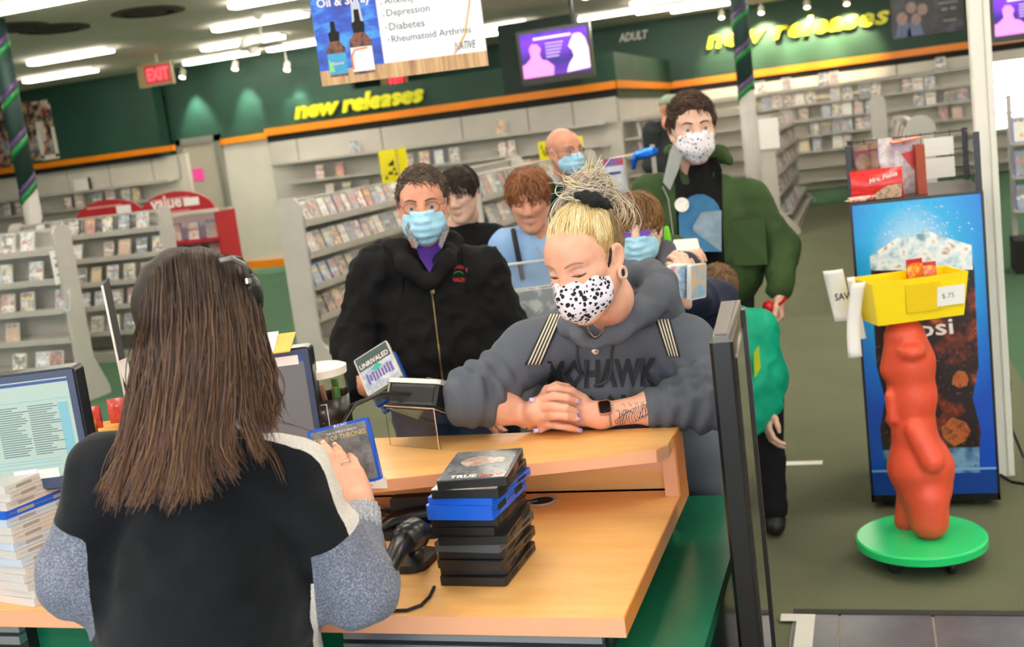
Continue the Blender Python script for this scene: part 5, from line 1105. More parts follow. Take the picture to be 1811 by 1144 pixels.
obj('face_print', fg_, pm('skin_print', '#a88a84', .4, var=.2, vscale=15), pst); fg_ = MB()
for x_, z_ in ((-.45, .0), (-.24, .0)): fg_.poly([(x_-.14, -.0045, z_+.02), (x_+.16, -.0045, z_+.02), (x_+.1, -.0045, z_+.28), (x_-.08, -.0045, z_+.28)])
obj('shirt_print', fg_, pm('blue_grey_print', '#5f6f98', .4, var=.3, vscale=10), pst)
tx = MB(); tx.b2((.2, -.005, .52), (.54, -.0045, .56)).b2((.25, -.005, .4), (.35, -.0045, .45)).b2((.4, -.005, .4), (.5, -.0045, .45)).b2((.27, -.005, .2), (.5, -.0045, .23)); obj('caption', tx, pm('grey_print', '#8f8c88', .4), pst)['kind'] = 'stuff'
# ---- bright shop window beyond the post
q0, q1 = at_y(1750, 122, YE-.07), at_y(1900, 122, YE-.07); zb_ = at_y(1790, 225, YE-.07)[2]
wn = struct(obj('window_1', MB().b2((q0[0], YE-.075, zb_), (q1[0]+.6, YE-.065, 2.0)), pm('daylight_window_glass', '#ffffff', .2, emit='#ffffff', es=3.0), world=True)); obj('window_frame', MB().b2((q0[0]-.05, YE-.1, zb_-.05), (q1[0]+.65, YE-.06, zb_)).b2((q0[0]-.05, YE-.1, 2.0), (q1[0]+.65, YE-.06, 2.05)), M_STEEL, wn, world=True)
# ---- ceiling fan
fq = at_y(465, 82, 13.2); fan = thing('ceiling_fan', 'white ceiling fan hanging between the strip lights', 'ceiling fan', (fq[0], 13.2, fq[2])); MFN = pm('fan_white', '#d8d6ca', .4)
obj('motor', MB().lathe([(.02, .1), (.1, .09), (.15, .03), (.15, -.03), (.08, -.05), (.06, -.11), (.01, -.12)], 24), MFN, fan, auto=40); obj('down_rod', MB().tube([(0, 0, .08), (0, 0, CEIL-fq[2]-.05)], .015), MFN, fan); obj('canopy_cup', MB().lathe([(.03, CEIL-fq[2]-.1), (.08, CEIL-fq[2]-.02), (.08, CEIL-fq[2])], 20), MFN, fan)
for k in range(4): obj('blade', MB().box((0, 0, 0), (.5, .13, .012)), MFN, fan); bl = fan.children[-1]; a = math.radians(8+90*k); bl.matrix_basis = Matrix.Rotation(a, 4, 'Z') @ Matrix.Translation((.4, 0, .0)) @ Matrix.Rotation(.2, 4, 'X')
# ---- shelf talkers in yellow, hanging packs, acrylic bin, hot red leaflet
for px, py, y, w_, lab in ((693, 288, 9.6, .22, 'yellow folded price sign standing on the long rack'), (968, 250, 15.0, .16, 'yellow price sign behind the bald man'), (1056, 238, 15.6, .2, 'yellow price sign near the return wall shelves')):
    q = at_y(px, py, y) if w_ == .22 else np.array([M2[0]-.03, min(at_x(px, 258, M2[0])[1], M2[1]+4.0), 0]); t = thing('price_sign', lab, 'sign', (q[0], q[1], 1.48), YAW); hh = .3
    if w_ != .22: t.scale = (.62, .62, .62)
    obj('left_leaf', MB().box((-.03, 0, hh/2-.0), (.17, .004, hh), rotm((0, 0, .5))), pm('yellow_card3', '#e8dc1c', .5, var=.05), t); obj('right_leaf', MB().box((.1, .01, hh/2-.0), (.12, .004, hh), rotm((0, 0, -.7))), pm('yellow_card3', '#e8dc1c', .5), t)
    rn = random.Random(int(px)); tx = MB()
    for k in range(9): a_ = rn.uniform(-.08, .02); z_ = rn.uniform(.03, hh-.06); tx.prism([(a_, a_*.55-.002-.024, z_), (a_+.03, (a_+.03)*.55-.002-.024, z_), (a_+.02, (a_+.02)*.55-.002-.024, z_+.035)], (0, -.001, 0))
    obj('marks', tx, M_BLACK, t)['kind'] = 'stuff'
dP = 6.6
pkq = at_d(1085, 320, dP); prk = thing('peg_display', 'slim floor display stand with hanging packs behind the blonde woman', 'display stand', (pkq[0]+.1, pkq[1]+.14, 0), YAW); hP = at_d(1140, 258, dP)[2]
obj('pole', MB().tube([(.12, 0, .02), (.12, 0, hP)], .014), M_STEEL, prk); obj('foot', MB().rbox((.05, 0, .015), (.4, .3, .03), .05), M_STEEL, prk); obj('peg', MB().tube([(-.2, -.06, hP-.06), (.14, -.02, hP-.03)], .008), pm('cream_peg', '#d8d2c0', .5), prk)
def pack(px0, py0, px1, py1, d, mat, hdr, label):
    A, B2 = at_d(px0, py0, d), at_d(px1, py1, d); w = abs((B2-A)@RIGHT0); h = A[2]-B2[2]; c = (A+B2)/2; t = thing('toy_pack', label, 'package', (c[0], c[1], B2[2]), YAW)
    obj('backing_card', MB().b2((-w/2, 0, 0), (w/2, .004, h)), mat, t); obj('blister', MB().rbox((0, -.012, h*.4), (w*.7, .025, h*.6), .012, axis=1), pm('blister_white', '#e3e8f2', .15, var=.15, vscale=30), t)
    obj('header_print', MB().b2((-w/2, -.001, h*.78), (w/2, 0, h)), hdr, t); obj('print', MB().b2((-w*.3, -.0265, h*.55), (w*.3, -.0255, h*.62)), pm('navy_print', '#31508f', .5), t)
pack(1066, 282, 1108, 340, dP-.05, pm('pale_blue_card', '#c9d8ee', .5), m_top('blue_red_header', '#2a7fd8', '#d8452f', 8), 'white and blue toy pack hanging behind the blonde woman')
t = thing('foil_garland', 'shiny blue foil garland hanging on the pack display', 'garland', tuple(at_d(1140, 285, dP)-V(0, 0, .06)), YAW); gm = MB(); rn = random.Random(4)
pts = [at_d(*q)-np.array(t.location) for q in ((1120, 300, dP), (1122, 283, dP), (1126, 276, dP), (1140, 272, dP), (1155, 268, dP), (1164, 266, dP))]; Rz = rotm((0, 0, -YAW)); pts = [Rz@q for q in pts]
gm.tube(pts, [.012, .02, .028, .03, .03, .015], 7); obj('foil', gm, pm('blue_foil', '#1f6fe0', .12, .7, var=.4, vscale=50, bump=.9, bscale=60), t)
bq = at_d(955, 520, 4.02); ab = thing('acrylic_bin', 'clear acrylic bin of films between the queue and the blonde woman', 'bin', (bq[0], bq[1], 0), YAW)
M_ACB = pm('smoky_acrylic', '#dfe8ee', .06, trans=.85, ior=1.15); zb2 = at_d(940, 478, 3.95)[2]; hw = .13
for a_, b_ in (((-hw, -.14, zb2-.3), (hw, -.135, zb2-.06)), ((-hw, .2, zb2-.3), (hw, .205, zb2)), ((-hw, -.14, zb2-.3), (-hw+.005, .2, zb2-.02)), ((hw-.005, -.14, zb2-.3), (hw, .2, zb2-.02)), ((-hw, -.14, zb2-.305), (hw, .2, zb2-.3))): obj('wall_sheet', MB().b2(a_, b_), M_ACB, ab)
obj('rim', MB().tube([(-hw, -.14, zb2-.06), (hw, -.14, zb2-.06), (hw, .2, zb2), (-hw, .2, zb2)], .006, 6, closed=True), pm('white_rim', '#e8ecef', .2), ab); obj('pedestal', MB().b2((-hw, -.12, 0), (hw, .18, zb2-.305)), pm('grey_pedestal', '#8f9296', .5), ab)
for k in range(6): put_case(np.array(ab.location)+RIGHT0*(-.02+.0*k)+HEAD*(-.1+.045*k)+V(0, 0, zb2-.298), YAW, .35, 'film case filed in the clear acrylic bin', 'cases in the acrylic bin', 'w', scale=1.15)
# ================================================================ people
def m_skin(name, c, c2):
    t = NT(name); v = t.coords('Object'); n = t.noise(v, 22, 4); t.base(t.ramp(n, [(.32, c2), (.62, c)])); t.b.inputs['Roughness'].default_value = .45; t.b.inputs['Specular IOR Level'].default_value = .35
    t.b.inputs['Subsurface Weight'].default_value = .12; t.b.inputs['Subsurface Radius'].default_value = (.01, .004, .002); t.b.inputs['Subsurface Scale'].default_value = .6
    t.bump(t.noise(v, 260, 2), .08, .001); return t.m
SKIN_A = m_skin('skin_fair', '#e9b298', '#e2a389'); SKIN_B = m_skin('skin_ruddy', '#dc9f84', '#d39077'); SKIN_C = m_skin('skin_pale', '#e6bfa9', '#deae98')
M_EYEW = pm('eye_white', '#c9c0ba', .15); M_IRIS = pm('iris_grey', '#5b6b72', .1); M_PUPIL = pm('pupil', '#0b0a0a', .05); M_LIP = pm('lips', '#d69a8c', .4); M_NAIL = pm('lilac_nail', '#c9b4dc', .15, .3)
def m_cloth(name, c, var=.12, scale=7, rough=.85, weave=420, bump=.25, sheen=.0, speck=None):
    t = NT(name); v = t.coords('Object'); n = t.noise(v, scale, 4); l = lin(c)
    col = t.ramp(n, [(.3, tuple(x*(1-var) for x in l)), (.7, tuple(min(1, x*(1+var)) for x in l))])
    if speck: col = t.mix(t.ramp(t.noise(v, 230, 2), [(.4, (0, 0, 0)), (.62, (1, 1, 1))]), col, speck)
    t.base(col); t.b.inputs['Roughness'].default_value = rough; t.b.inputs['Specular IOR Level'].default_value = .2
    if sheen: t.b.inputs['Sheen Weight'].default_value = sheen
    t.bump(t.noise(v, weave, 2), bump, .002); return t.m
class Frame:
    """head / hand frame: local x right, y forward, z up"""
    def __init__(s, o, R, k=1.0): s.o = np.array(o, float); s.R = np.array(R, float); s.k = k
    def __call__(s, *p): return s.o+s.R@(np.array(p, float)*s.k)
    def d(s, *p): return s.R@np.array(p, float)
def face_frame(o, yaw, pitch=0, roll=0, k=1.0):
    """yaw 0 = facing the camera, positive = turned to the viewer's left; pitch positive = looking down; roll positive = crown tilts to the viewer's left"""
    to_cam = nrm((EYE-np.array(o))*np.array([1, 1, 0])); a = math.radians(yaw)
    f = rotm((0, 0, -a))@to_cam; up = V(0, 0, 1); p = math.radians(pitch); f2 = f*math.cos(p)-up*math.sin(p); u2 = f*math.sin(p)+up*math.cos(p); x = np.cross(f2, u2); r = math.radians(roll)
    x2 = x*math.cos(r)-u2*math.sin(r); u3 = x*math.sin(r)+u2*math.cos(r)
    return Frame(o, np.array([x2, f2, u3]).T, k)
def head_ops(S, F, jaw=1.0, ears=True, nose=1.0, lips=True, cheeks=1.0, lid=0.):
    k = F.k; E = lambda c, r, kk=.02, sub=False: S.ell(F(*c), np.array(r)*k, F.R, kk*k, sub); Cn = lambda a, b, ra, rb, kk=.02, sub=False: S.cone(F(*a), F(*b), ra*k, rb*k, kk*k, sub)
    E((0, -.016, .03), (.0755, .096, .087)); E((0, .026, -.04), (.0605*jaw, .066, .084), .03); E((0, .045, .03), (.06, .043, .052), .03)
    for s in (-1, 1):
        Cn((s*.052*jaw, .004, -.05), (s*.02*jaw, .066, -.103), .022, .017, .03); Cn((s*.052, .045, -.014), (s*.028, .072, -.022), .016*cheeks, .018*cheeks, .022)
        E((s*.033, .094, .003), (.0165, .02, .0125), .012, True)
        Cn((s*.012, .082, .024), (s*.048, .066, .026), .0085, .007, .012)
        # eyelids
        for a, b in (((-.015, .0715, .002-lid*.3), (-.006, .0795+lid*.35, .0088-lid)), ((-.006, .0795+lid*.35, .0088-lid), (.007, .079+lid*.35, .0085-lid)), ((.007, .079+lid*.35, .0085-lid), (.016, .0685, .002-lid*.3))): Cn((s*.033+a[0]*s, a[1], a[2]), (s*.033+b[0]*s, b[1], b[2]), .0042, .0042, .004)
        Cn((s*.033-.014*s, .072, -.003), (s*.033, .0785, -.0085), .0035, .0038, .004); Cn((s*.033, .0785, -.0085), (s*.033+.015*s, .069, -.003), .0038, .0035, .004)
        E((s*.0125, .0985*1, -.036), (.0095*nose, .0115, .0085), .008)
        if ears:
            Re = F.R@rotm((0.15, s*.12, s*.42)); S.ell(F(s*.0795, -.010, -.004), np.array((.0075, .0185, .0305))*k, Re, .008*k); S.ell(F(s*.0865, -.008, -.002), np.array((.0065, .0095, .017))*k, Re, .006*k, True); S.ell(F(s*.078, -.002, -.03), np.array((.007, .008, .009))*k, Re, .006*k)
    Cn((0, .085, .016), (0, .1085, -.028), .0085*nose, .0125*nose, .016); E((0, .071, -.108), (.021, .019, .016), .025)
    if lips:
        Cn((-.021, .083, -.068), (0, .0925, -.0655), .004, .0062, .006); Cn((.021, .083, -.068), (0, .0925, -.0655), .004, .0062, .006); Cn((-.019, .084, -.0725), (0, .0915, -.076), .0045, .007, .006); Cn((.019, .084, -.0725), (0, .0915, -.076), .0045, .007, .006)
    return S
def head_pt(root, F, x, z, off=.0):
    lo = np.array(root.location); a = F(x, .2, z)-lo; d = F.d(0, -1, 0); ok, loc, n, i = root.ray_cast(Vector(a), Vector(d))
    return (np.array(loc)+lo-d*off) if ok else F(x, .08, z)
def add_eyes(F, parent, gaze=(0, 1, 0), lid=0.0, brow='#4a382e', iris=None, brow_r=.0035, k2=1.0, brows=True):
    g = nrm(F.d(*gaze)); u = nrm(np.cross(g, F.d(0, 0, 1))); w = np.cross(u, g); R = np.array([u, w, g]).T
    for s in (-1, 1):
        c = F(s*.033, .0708, .0005); mb = MB(); r = .0128*F.k; angs = [0, 10, 11, 27, 28, 60, 90, 140]
        mb.lathe([(max(1e-5, r*math.sin(math.radians(a))), r*math.cos(math.radians(a))) for a in angs], 16, c, 0, R)
        mis = [2]*16+[2]*16+[1]*16+[1]*16+[0]*16*3; mb.mi = mis[:len(mb.f)-2]+[2, 0]; 
        obj('eye', mb, [M_EYEW, iris or M_IRIS, M_PUPIL], parent, smooth=True, world=True)
        if brows:
            bp = [head_pt(parent, F, s*x, z) for x, z in ((.013, .0215), (.02, .0245), (.028, .027), (.037, .0275), (.045, .0255), (.052, .0215))]; b = MB().tube(bp, [brow_r*q*F.k for q in (.7, 1., 1.05, .95, .7, .3)], 6); obj('eyebrow', b, pm('brow_'+brow.strip('#'), brow, .8), parent, smooth=True, world=True)
def hand_ops(S, F, side=1, curl=((25, 30, 20),)*4, spread=6, thumb=((.02, .022, -.006), (.043, .048, -.016), (.05, .078, -.024), (.05, .1, -.03)), k=.006):
    """F: wrist frame (y to the fingers, z out of the back of the hand, thumb on side*x). returns finger tips with directions"""
    s_ = F.k; tips = []; xs = (.027, .0095, -.0085, -.026); ln = ((.043, .026, .021), (.047, .03, .022), (.044, .028, .021), (.034, .021, .019)); yb = (.086, .09, .086, .078)
    S.ell(F(0, .045, -.003), np.array((.036, .052, .0145))*s_, F.R, .012*s_); S.cone(F(0, -.03, 0), F(0, .02, 0), .024*s_, .025*s_, .015*s_)
    for i in range(4):
        x = xs[i]*side; S.cone(F(x*.55, .01, .001), F(x, yb[i], .001), .012*s_, .0108*s_, .01*s_); p = np.array([x, yb[i], .001]); a = 0; sp = math.radians(spread)*(1.2-.8*i)*side*.5; rr = (.0102, .0094, .0086, .0078)
        if i == 3: rr = tuple(q*.88 for q in rr)
        c = curl[i] if i < len(curl) else curl[-1]
        for j in range(3):
            a += math.radians(c[j]); d = np.array([math.sin(sp)*math.cos(a), math.cos(a)*math.cos(sp), -math.sin(a)]); q = p+d*ln[i][j]; S.cone(F(*p), F(*q), rr[j]*s_, rr[j+1]*s_, .0035*s_); p = q
        up = np.array([0, math.sin(a), math.cos(a)]); tips.append((p, d, up, rr[3]))
    tp = [np.array((q[0]*side, q[1], q[2])) for q in thumb]; S.chain([F(*q) for q in tp], [.0155*s_, .0125*s_, .0108*s_, .0085*s_], .007*s_)
    d = nrm(tp[3]-tp[2]); tips.append((tp[3], d, nrm(np.cross(np.cross(d, (0, 0, 1)), d)), .0085)); return tips
def nails(F, tips, parent, mat, which=range(5)):
    for i in which:
        p, d, up, r = tips[i]; x = np.cross(d, up); R = F.R@np.array([x, d, up]).T; c = F(*(np.array(p)-d*.001+up*r*.72)); mb = MB()
        P = np.array([[(math.sin(a)*r*.78, y, (math.cos(a)-1)*r*.78+r*.3) for y in (-.006, -.001, .004, .0075)] for a in np.linspace(-1, 1, 6)])*F.k
        mb.grid((P@R.T)+c, thick=-.0008); obj('fingernail', mb, mat, parent, smooth=True, world=True)
def torso_frame(sl, sr, pel):
    """sl, sr: the person's left and right shoulder"""
    x = nrm(sr-sl); m = (sl+sr)/2; up = nrm(m-pel); f = nrm(np.cross(up, x)); x = np.cross(f, up); return np.array([x, f, up]).T
def torso_ops(S, sl, sr, pel, neck, g=0., girth=1.0, depth=1.0, k=.06):
    R = torso_frame(sl, sr, pel); m = (sl+sr)/2; w = np.linalg.norm(sr-sl)/2; up = R[:, 2]; L = np.linalg.norm(m-pel)
    S.ell(m-up*.17*L/.5, (w*.80*girth+g*.7, .11*depth+g*.7, .18+g*.5), R, k*.6); S.ell(pel+up*L*.38, (w*.80*girth+g*.7, .115*depth+g*.7, .2+g*.5), R, k*.6); S.ell(pel+up*.0, (w*.88*girth+g*.7, .125*depth+g*.7, .13+g), R, k*.6)
    for s in (sl, sr): S.cone(neck-up*.02, s+up*.004, .045+g*.5, .046+g*.6, .03)
    S.cone(neck+up*.015, m-up*.1, .055+g*.4, .08+g*.5, .04); return R
def arm_ops(S, sh, el, wr, r=(.057, .045, .03), g=0., k=.045, cuffs=None):
    S.cone(sh, el, r[0]-.004+g*.75, r[1]+g*.8, k); S.cone(el, wr, r[1]+g*.8, r[2]+g*.75, k)
def leg_pts(pel, R, hipw=.09, fwd=0):
    x = R[:, 0]*np.array([1, 1, 0]); f = nrm(R[:, 1]*np.array([1, 1, 0])); o = []
    for s in (-1, 1):
        h = pel+x*s*hipw; a = np.array([h[0], h[1], .075])+x*s*.02+f*fwd*0; kn = (h+a)/2+f*.02; o.append((h, kn, a, f))
    return o
def clothes_lower(root, pel, R, mat_t, mat_s, g=.012, h=.016, girth=1.0, hipw=.09):
    S = SDF(); S.ell(pel, (.165*girth+g, .125*girth+g, .12), R, .05)
    for hp, kn, an, f in leg_pts(pel, R, hipw): S.chain([hp, kn, an], [.088*girth+g, .062+g, .05+g], .03)
    S.cut(V(0, 0, .07), (0, 0, -1)); sdf_obj('trousers', S, mat_t, root, h=h, wrinkle=.004, wscale=14)
    for hp, kn, an, f in leg_pts(pel, R, hipw):
        S = SDF(); a0 = np.array([an[0], an[1], .045]); S.cone(a0-f*.05, a0+f*.03, .042, .045, .02); S.cone(a0+f*.03-V(0, 0, .008), a0+f*.13-V(0, 0, .012), .045, .034, .02); S.cone(a0, a0+V(0, 0, .05), .045, .045, .02); S.cut(V(0, 0, .0), (0, 0, -1)); sdf_obj('shoe', S, mat_s, root, h=.01)
def body_sdf(F, sl, sr, el_l, el_r, wr_l, wr_r, pel, neck, hands=True, **hk):
    S = SDF(); head_ops(S, F, **hk); R = torso_ops(S, sl, sr, pel, neck, -.004, .95)
    S.cone(F(0, -.022, -.06), F(0, -.03, -.115), .05*F.k, .05*F.k, .03); S.cone(F(0, -.03, -.115), neck+V(0, 0, .005), .05*F.k, .06, .03)
    arm_ops(S, sl, el_l, wr_l, (.05, .042, .027)); arm_ops(S, sr, el_r, wr_r, (.05, .042, .027))
    for hp, kn, an, f in leg_pts(pel, R): S.chain([hp, kn, an], [.08, .055, .04], .03); S.cone(an-V(0, 0, .03), an+f*.12-V(0, 0, .045), .03, .025, .02)
    return S, R
def start_person(label, S, F, skin, h=.008, fine=(), lips=True):
    lo = np.array([F.o[0], F.o[1], 0.])
    def mi(c, n):
        q = ((c-F.o)@F.R)/F.k; return (((q[:, 0]/.0235)**2+((q[:, 2]+.0708)/.0108)**2 < 1) & (q[:, 1] > .07)).astype(int)
    o = sdf_obj('person', S, [skin, M_LIP], None, lo, h=h, fine=[(F(0, .01, -.03), .23*F.k)]+list(fine), mi_fn=mi if lips else None)
    return tag(o, label, 'person')
# ---- hair laid on the skull: locks that follow a flow over an ellipsoid
def hair_locks(F, root, n, flow, keep, length, cols, r=.0022, K=8, c=(0, -.018, .034), rad=(.083, .104, .092), lift=(.0, .012), seed=1, jit=.25, grav=0., name='hair', frizz=.002):
    rg = np.random.default_rng(seed); c = np.array(c); rad = np.array(rad); d = rg.normal(size=(n*6, 3)); d /= np.linalg.norm(d, axis=1, keepdims=True); p = d*rad+c
    p = p[np.array([keep(*q) for q in p])][:n]; n = len(p); L = length*(.6+.8*rg.random(n)) if not callable(length) else np.array([length(*q) for q in p])*(.7+.6*rg.random(n)); lf = rg.uniform(lift[0], lift[1], n)
    out = np.zeros((n, K, 3)); jv = rg.normal(size=(n, 3))*jit; q = p.copy()
    for i in range(K):
        t = i/(K-1); e = (q-c)/rad; en = np.linalg.norm(e, axis=1, keepdims=True); out[:, i] = c+e/np.maximum(en, 1e-6)*np.maximum(1, en if grav else 1)*rad*(1+(lf*(t*.9+.1)/.09)[:, None])+rg.normal(size=(n, 3))*frizz*t
        v = np.array([flow(*a) for a in q])+jv; N = e/rad; N /= np.linalg.norm(N, axis=1, keepdims=True); v -= N*(v*N).sum(1, keepdims=True)*(1 if not grav else .6); v /= np.linalg.norm(v, axis=1, keepdims=True)+1e-6
        q = q+v*(L/(K-1))[:, None]
        if grav: q[:, 2] -= grav*t*L/(K-1)
    W_ = F.o+(out*F.k)@F.R.T; cl = np.array([lin(x) for x in cols]); ci = rg.integers(0, len(cl), n); cc = cl[ci]*(.8+.4*rg.random((n, 1)))
    return strands(name, W_, r*F.k*(.6+.8*rg.random(n)), M_HAIR, root, cc)
def hair_cap(F, root, keepers, mat, c=(0, -.018, .034), rad=(.081, .101, .089), subs=(), adds=(), h=.006, wr=.003, name='hair_cap'):
    S = SDF(); S.ell(F(*c), np.array(rad)*F.k, F.R, .01)
    for a, ra in adds: S.ell(F(*a), np.array(ra)*F.k, F.R, .02*F.k)
    for a, ra in subs: S.ell(F(*a), np.array(ra)*F.k, F.R, .012*F.k, True)
    for p, n in keepers: S.cut(F(*p), F.d(*n), .01)
    return sdf_obj(name, S, mat, root, h=h, wrinkle=wr, wscale=60, seed=4)
# ---- face mask moulded over nose and chin
def face_mask(F, root, mat, loops=pm('white_elastic', '#e9ecee', .6), pleat=True, h=.004, cup=1.0, name='face_mask', loop_r=.0016, up=-.004, su=0.):
    S = SDF(); T = lambda *p: F(*p); k = F.k
    S.chain([T(0, .099, up-.012), T(0, .107*cup, -.04), T(0, .099*cup, -.072), T(0, .078, -.104)], [.010*k, .017*k, .022*k, .019*k], .03*k)
    for s in (-1, 1):
        S.chain([T(s*.028, .082, up-.02+su*.5), T(s*.047, .058, -.03+su), T(s*.057, .028, -.042+su*1.5)], [.014*k, .014*k, .011*k], .022*k); S.chain([T(s*.026, .082, -.07), T(s*.045, .052, -.066), T(s*.057, .026, -.058)], [.018*k, .016*k, .012*k], .022*k); S.cone(T(s*.018, .072, -.1), T(s*.044, .04, -.082), .017*k, .015*k, .022*k)
    S.ell(T(0, .048, -.058), np.array((.0615, .05, .052))*k, F.R, .02*k)
    S.cut(T(0, .11, up), F.d(0, .25+su*12, 1), .006*k); S.cut(T(0, .016, 0), F.d(0, -1, 0), .004*k)
    def push(v):
        q = ((v-F.o)@F.R)/F.k; w = .0022*np.sign(np.sin((q[:, 2]+.02)*260))*(np.abs(np.sin((q[:, 2]+.02)*260)))**.5 if pleat else .0012*vnoise(q*45, 3); return w*np.clip(1-np.abs(q[:, 0])/.07, 0, 1)
    m = sdf_obj(name, S, mat, root, h=h, push=push)
    for s in (-1, 1):
        obj('ear_loop', MB().tube([T(s*.058, .028, -.036+su), T(s*.0715, .014, -.01+su*.4), T(s*.0765, .005, .012), T(s*.072, -.006, .03), T(s*.06, -.02, .03)], loop_r*k, 6), loops, m, smooth=True, world=True)
    return m
def eyeglasses(F, root, lens, fr=M_DK, w=.026, hgt=.017, y=.098, r=.0011):
    g = tag if False else None; mb = MB()
    for s in (-1, 1):
        pts = [F(s*.033+w*math.cos(a)*(1 if abs(math.cos(a)) < .8 else .97), y-.012*abs(s*.033+w*math.cos(a))/.06, .001+hgt*math.sin(a)) for a in np.linspace(0, 2*math.pi, 21)[:-1]]; mb.tube(pts, r*F.k, 6, closed=True)
        mb.tube([F(s*.06, y-.013, .006), F(s*.077, .05, .008), F(s*.08, -.005, .01), F(s*.079, -.03, -.004)], r*F.k, 6)
    mb.tube([F(-.008, y, .004), F(0, y+.003, .006), F(.008, y, .004)], r*F.k, 6); o = obj('eyeglasses', mb, fr, root, smooth=True, world=True)
    for s in (-1, 1): obj('lens', MB().poly([F(s*.033+w*.98*math.cos(a), y-.012*abs(s*.033+w*math.cos(a))/.06-.0005, .001+hgt*.98*math.sin(a)) for a in np.linspace(0, 2*math.pi, 21)[:-1]]), lens, o, world=True)
    return o
M_LENS = pm('clear_lens', '#ffffff', .02, trans=1, ior=1.02)
def m_bluemask():
    return pm('blue_mask_fabric', '#a6daf3', .75, var=.05, vscale=10, bump=.2, bscale=300, bdist=.001)
# ================================================================ the queue behind
D = at_d
def jacket(root, sl, sr, ell, elr, wl, wr_, pel, neck, mat, g=.025, girth=1.0, h=.011, hem=.0, wrinkle=.006, name='jacket', depth=1.0, collar=None, cuff=.0, cuts=(), wscale=13):
    S = SDF(); R = torso_ops(S, sl, sr, pel, neck, g, girth, depth); 
    for s, e, w in ((sl, ell, wl), (sr, elr, wr_)): arm_ops(S, s, e, w-nrm(w-e)*.02, g=g)
    S.cone(pel, pel+V(0, 0, .1), .16*girth, .17*girth, .05)
    S.ell(neck+V(0, 0, .055)+R[:, 1]*.02, (.062, .066, .05), R, .02, True)
    for p, n in cuts: S.cut(p, n)
    S.cut(pel-V(0, 0, .1-hem), (0, 0, -1), .01)
    return sdf_obj(name, S, mat, root, h=h, wrinkle=wrinkle, wscale=wscale, seed=5), R
def simple_person(label, F, sl, sr, ell, elr, wl, wr_, skin, top_mat, low_mat=None, shoe=None, g=.025, girth=1.0, pelz=.96, h=.009, hand_l=None, hand_r=None, depth=1.0, wrinkle=.006, jname='jacket', neck=None, fine=(), hem=.0, wscale=13, **hk):
    m = (sl+sr)/2; neck = neck if neck is not None else m+V(0, 0, .035)+(F(0, -.03, -.12)-m)*.25; pel = np.array([m[0], m[1], pelz])-F.d(0, 1, 0)*np.array([.02, .02, 0])
    S, R = body_sdf(F, sl, sr, ell, elr, wl, wr_, pel, neck, **hk); tips = {}
    for nm, e, w, hd in (('l', ell, wl, hand_l), ('r', elr, wr_, hand_r)):
        if hd is None:
            y = nrm(w-e); z = nrm(np.cross(y, F.d(0, 1, 0)))*(1 if nm == 'l' else -1); z = nrm(z-y*(z@y)); HF = Frame(w, np.array([np.cross(y, z), y, z]).T, 1.0); tips[nm] = (HF, hand_ops(S, HF, 1 if nm == 'l' else -1))
        else: tips[nm] = (hd[0], hand_ops(S, hd[0], *hd[1:]))
    fl = [None]+[(t[0](0, .07, 0), .15) for t in tips.values()]
    root = start_person(label, S, F, skin, h, fl[1:]+list(fine), hk.get('lips', True))
    jk, R = jacket(root, sl, sr, ell, elr, wl, wr_, pel, neck, top_mat, g, girth, depth=depth, wrinkle=wrinkle, name=jname, hem=hem, wscale=wscale)
    clothes_lower(root, pel, R, low_mat or m_cloth('dark_trousers', '#23252b'), shoe or pm('dark_shoe', '#171717', .5), girth=girth)
    return root, R, neck, pel, jk, tips
front_dir = lambda R: R[:, 1]
def short_keep(x, y, z): return not (y > .02 and z < .055+.0*abs(x)) and z > -.05-.3*(y+.02) and not (abs(x) > .06 and y > -.02 and z < .02)
# ---- man in the black jacket
d0 = 3.7; F = face_frame(D(748, 362, d0), 4, 4, -2, 1.0)
wL = D(880, 690, 3.6); eL = D(905, 600, 3.76); sL = D(852, 478, 3.76); sR = D(662, 482, 3.74); eR = D(630, 610, 3.72); wR = D(628, 690, 3.52)
hy = nrm(RIGHT0*.75-V(0, 0, .5)-HEAD*.35); hz = nrm(-RIGHT0*.3-V(0, 0, .6)-HEAD*.45); hz = nrm(hz-hy*(hz@hy)); HF = Frame(D(640, 683, 3.5), np.array([np.cross(hy, hz), hy, hz]).T, 1.0)
MJ = m_cloth('black_canvas', '#18181a', .25, 9)
man, Rm, neck, pel, jk, tp = simple_person('man in a black zip jacket and blue mask holding film cases', F, sL, sR, eL, eR, wL, wR, SKIN_B, MJ, m_cloth('blue_jeans', '#2f3f5c'), g=.034, girth=1.08, hand_r=(HF, -1, ((30, 40, 25),)*4), pelz=.98, wrinkle=.009, nose=1.05, wscale=16)
add_eyes(F, man, (0, 1, -.05), brow='#6a5a4c'); face_mask(F, man, m_bluemask(), up=.0); eyeglasses(F, man, M_LENS, pm('wire_frame', '#6b5f58', .3, .8))
hc = ['#5a4a3e', '#6b5a4c', '#4a3d34', '#7a6858']
hair_cap(F, man, (((0, -.03, -.045), (0, -.3, -1)),), pm('brown_hair_base', '#4a3c32', .7), subs=(((0, .088, -.022), (.079, .085, .088)), ((-.085, .01, -.03), (.03, .045, .05)), ((.085, .01, -.03), (.03, .045, .05))), rad=(.0815, .102, .089))
hair_locks(F, man, 1500, lambda x, y, z: (-.75, .55, -.25) if z > .07 else (-.2, -.35, -.9), lambda x, y, z: short_keep(x, y, z) and not (y > .03 and z < .085), .04, hc, r=.0016, lift=(.002, .009), seed=3)
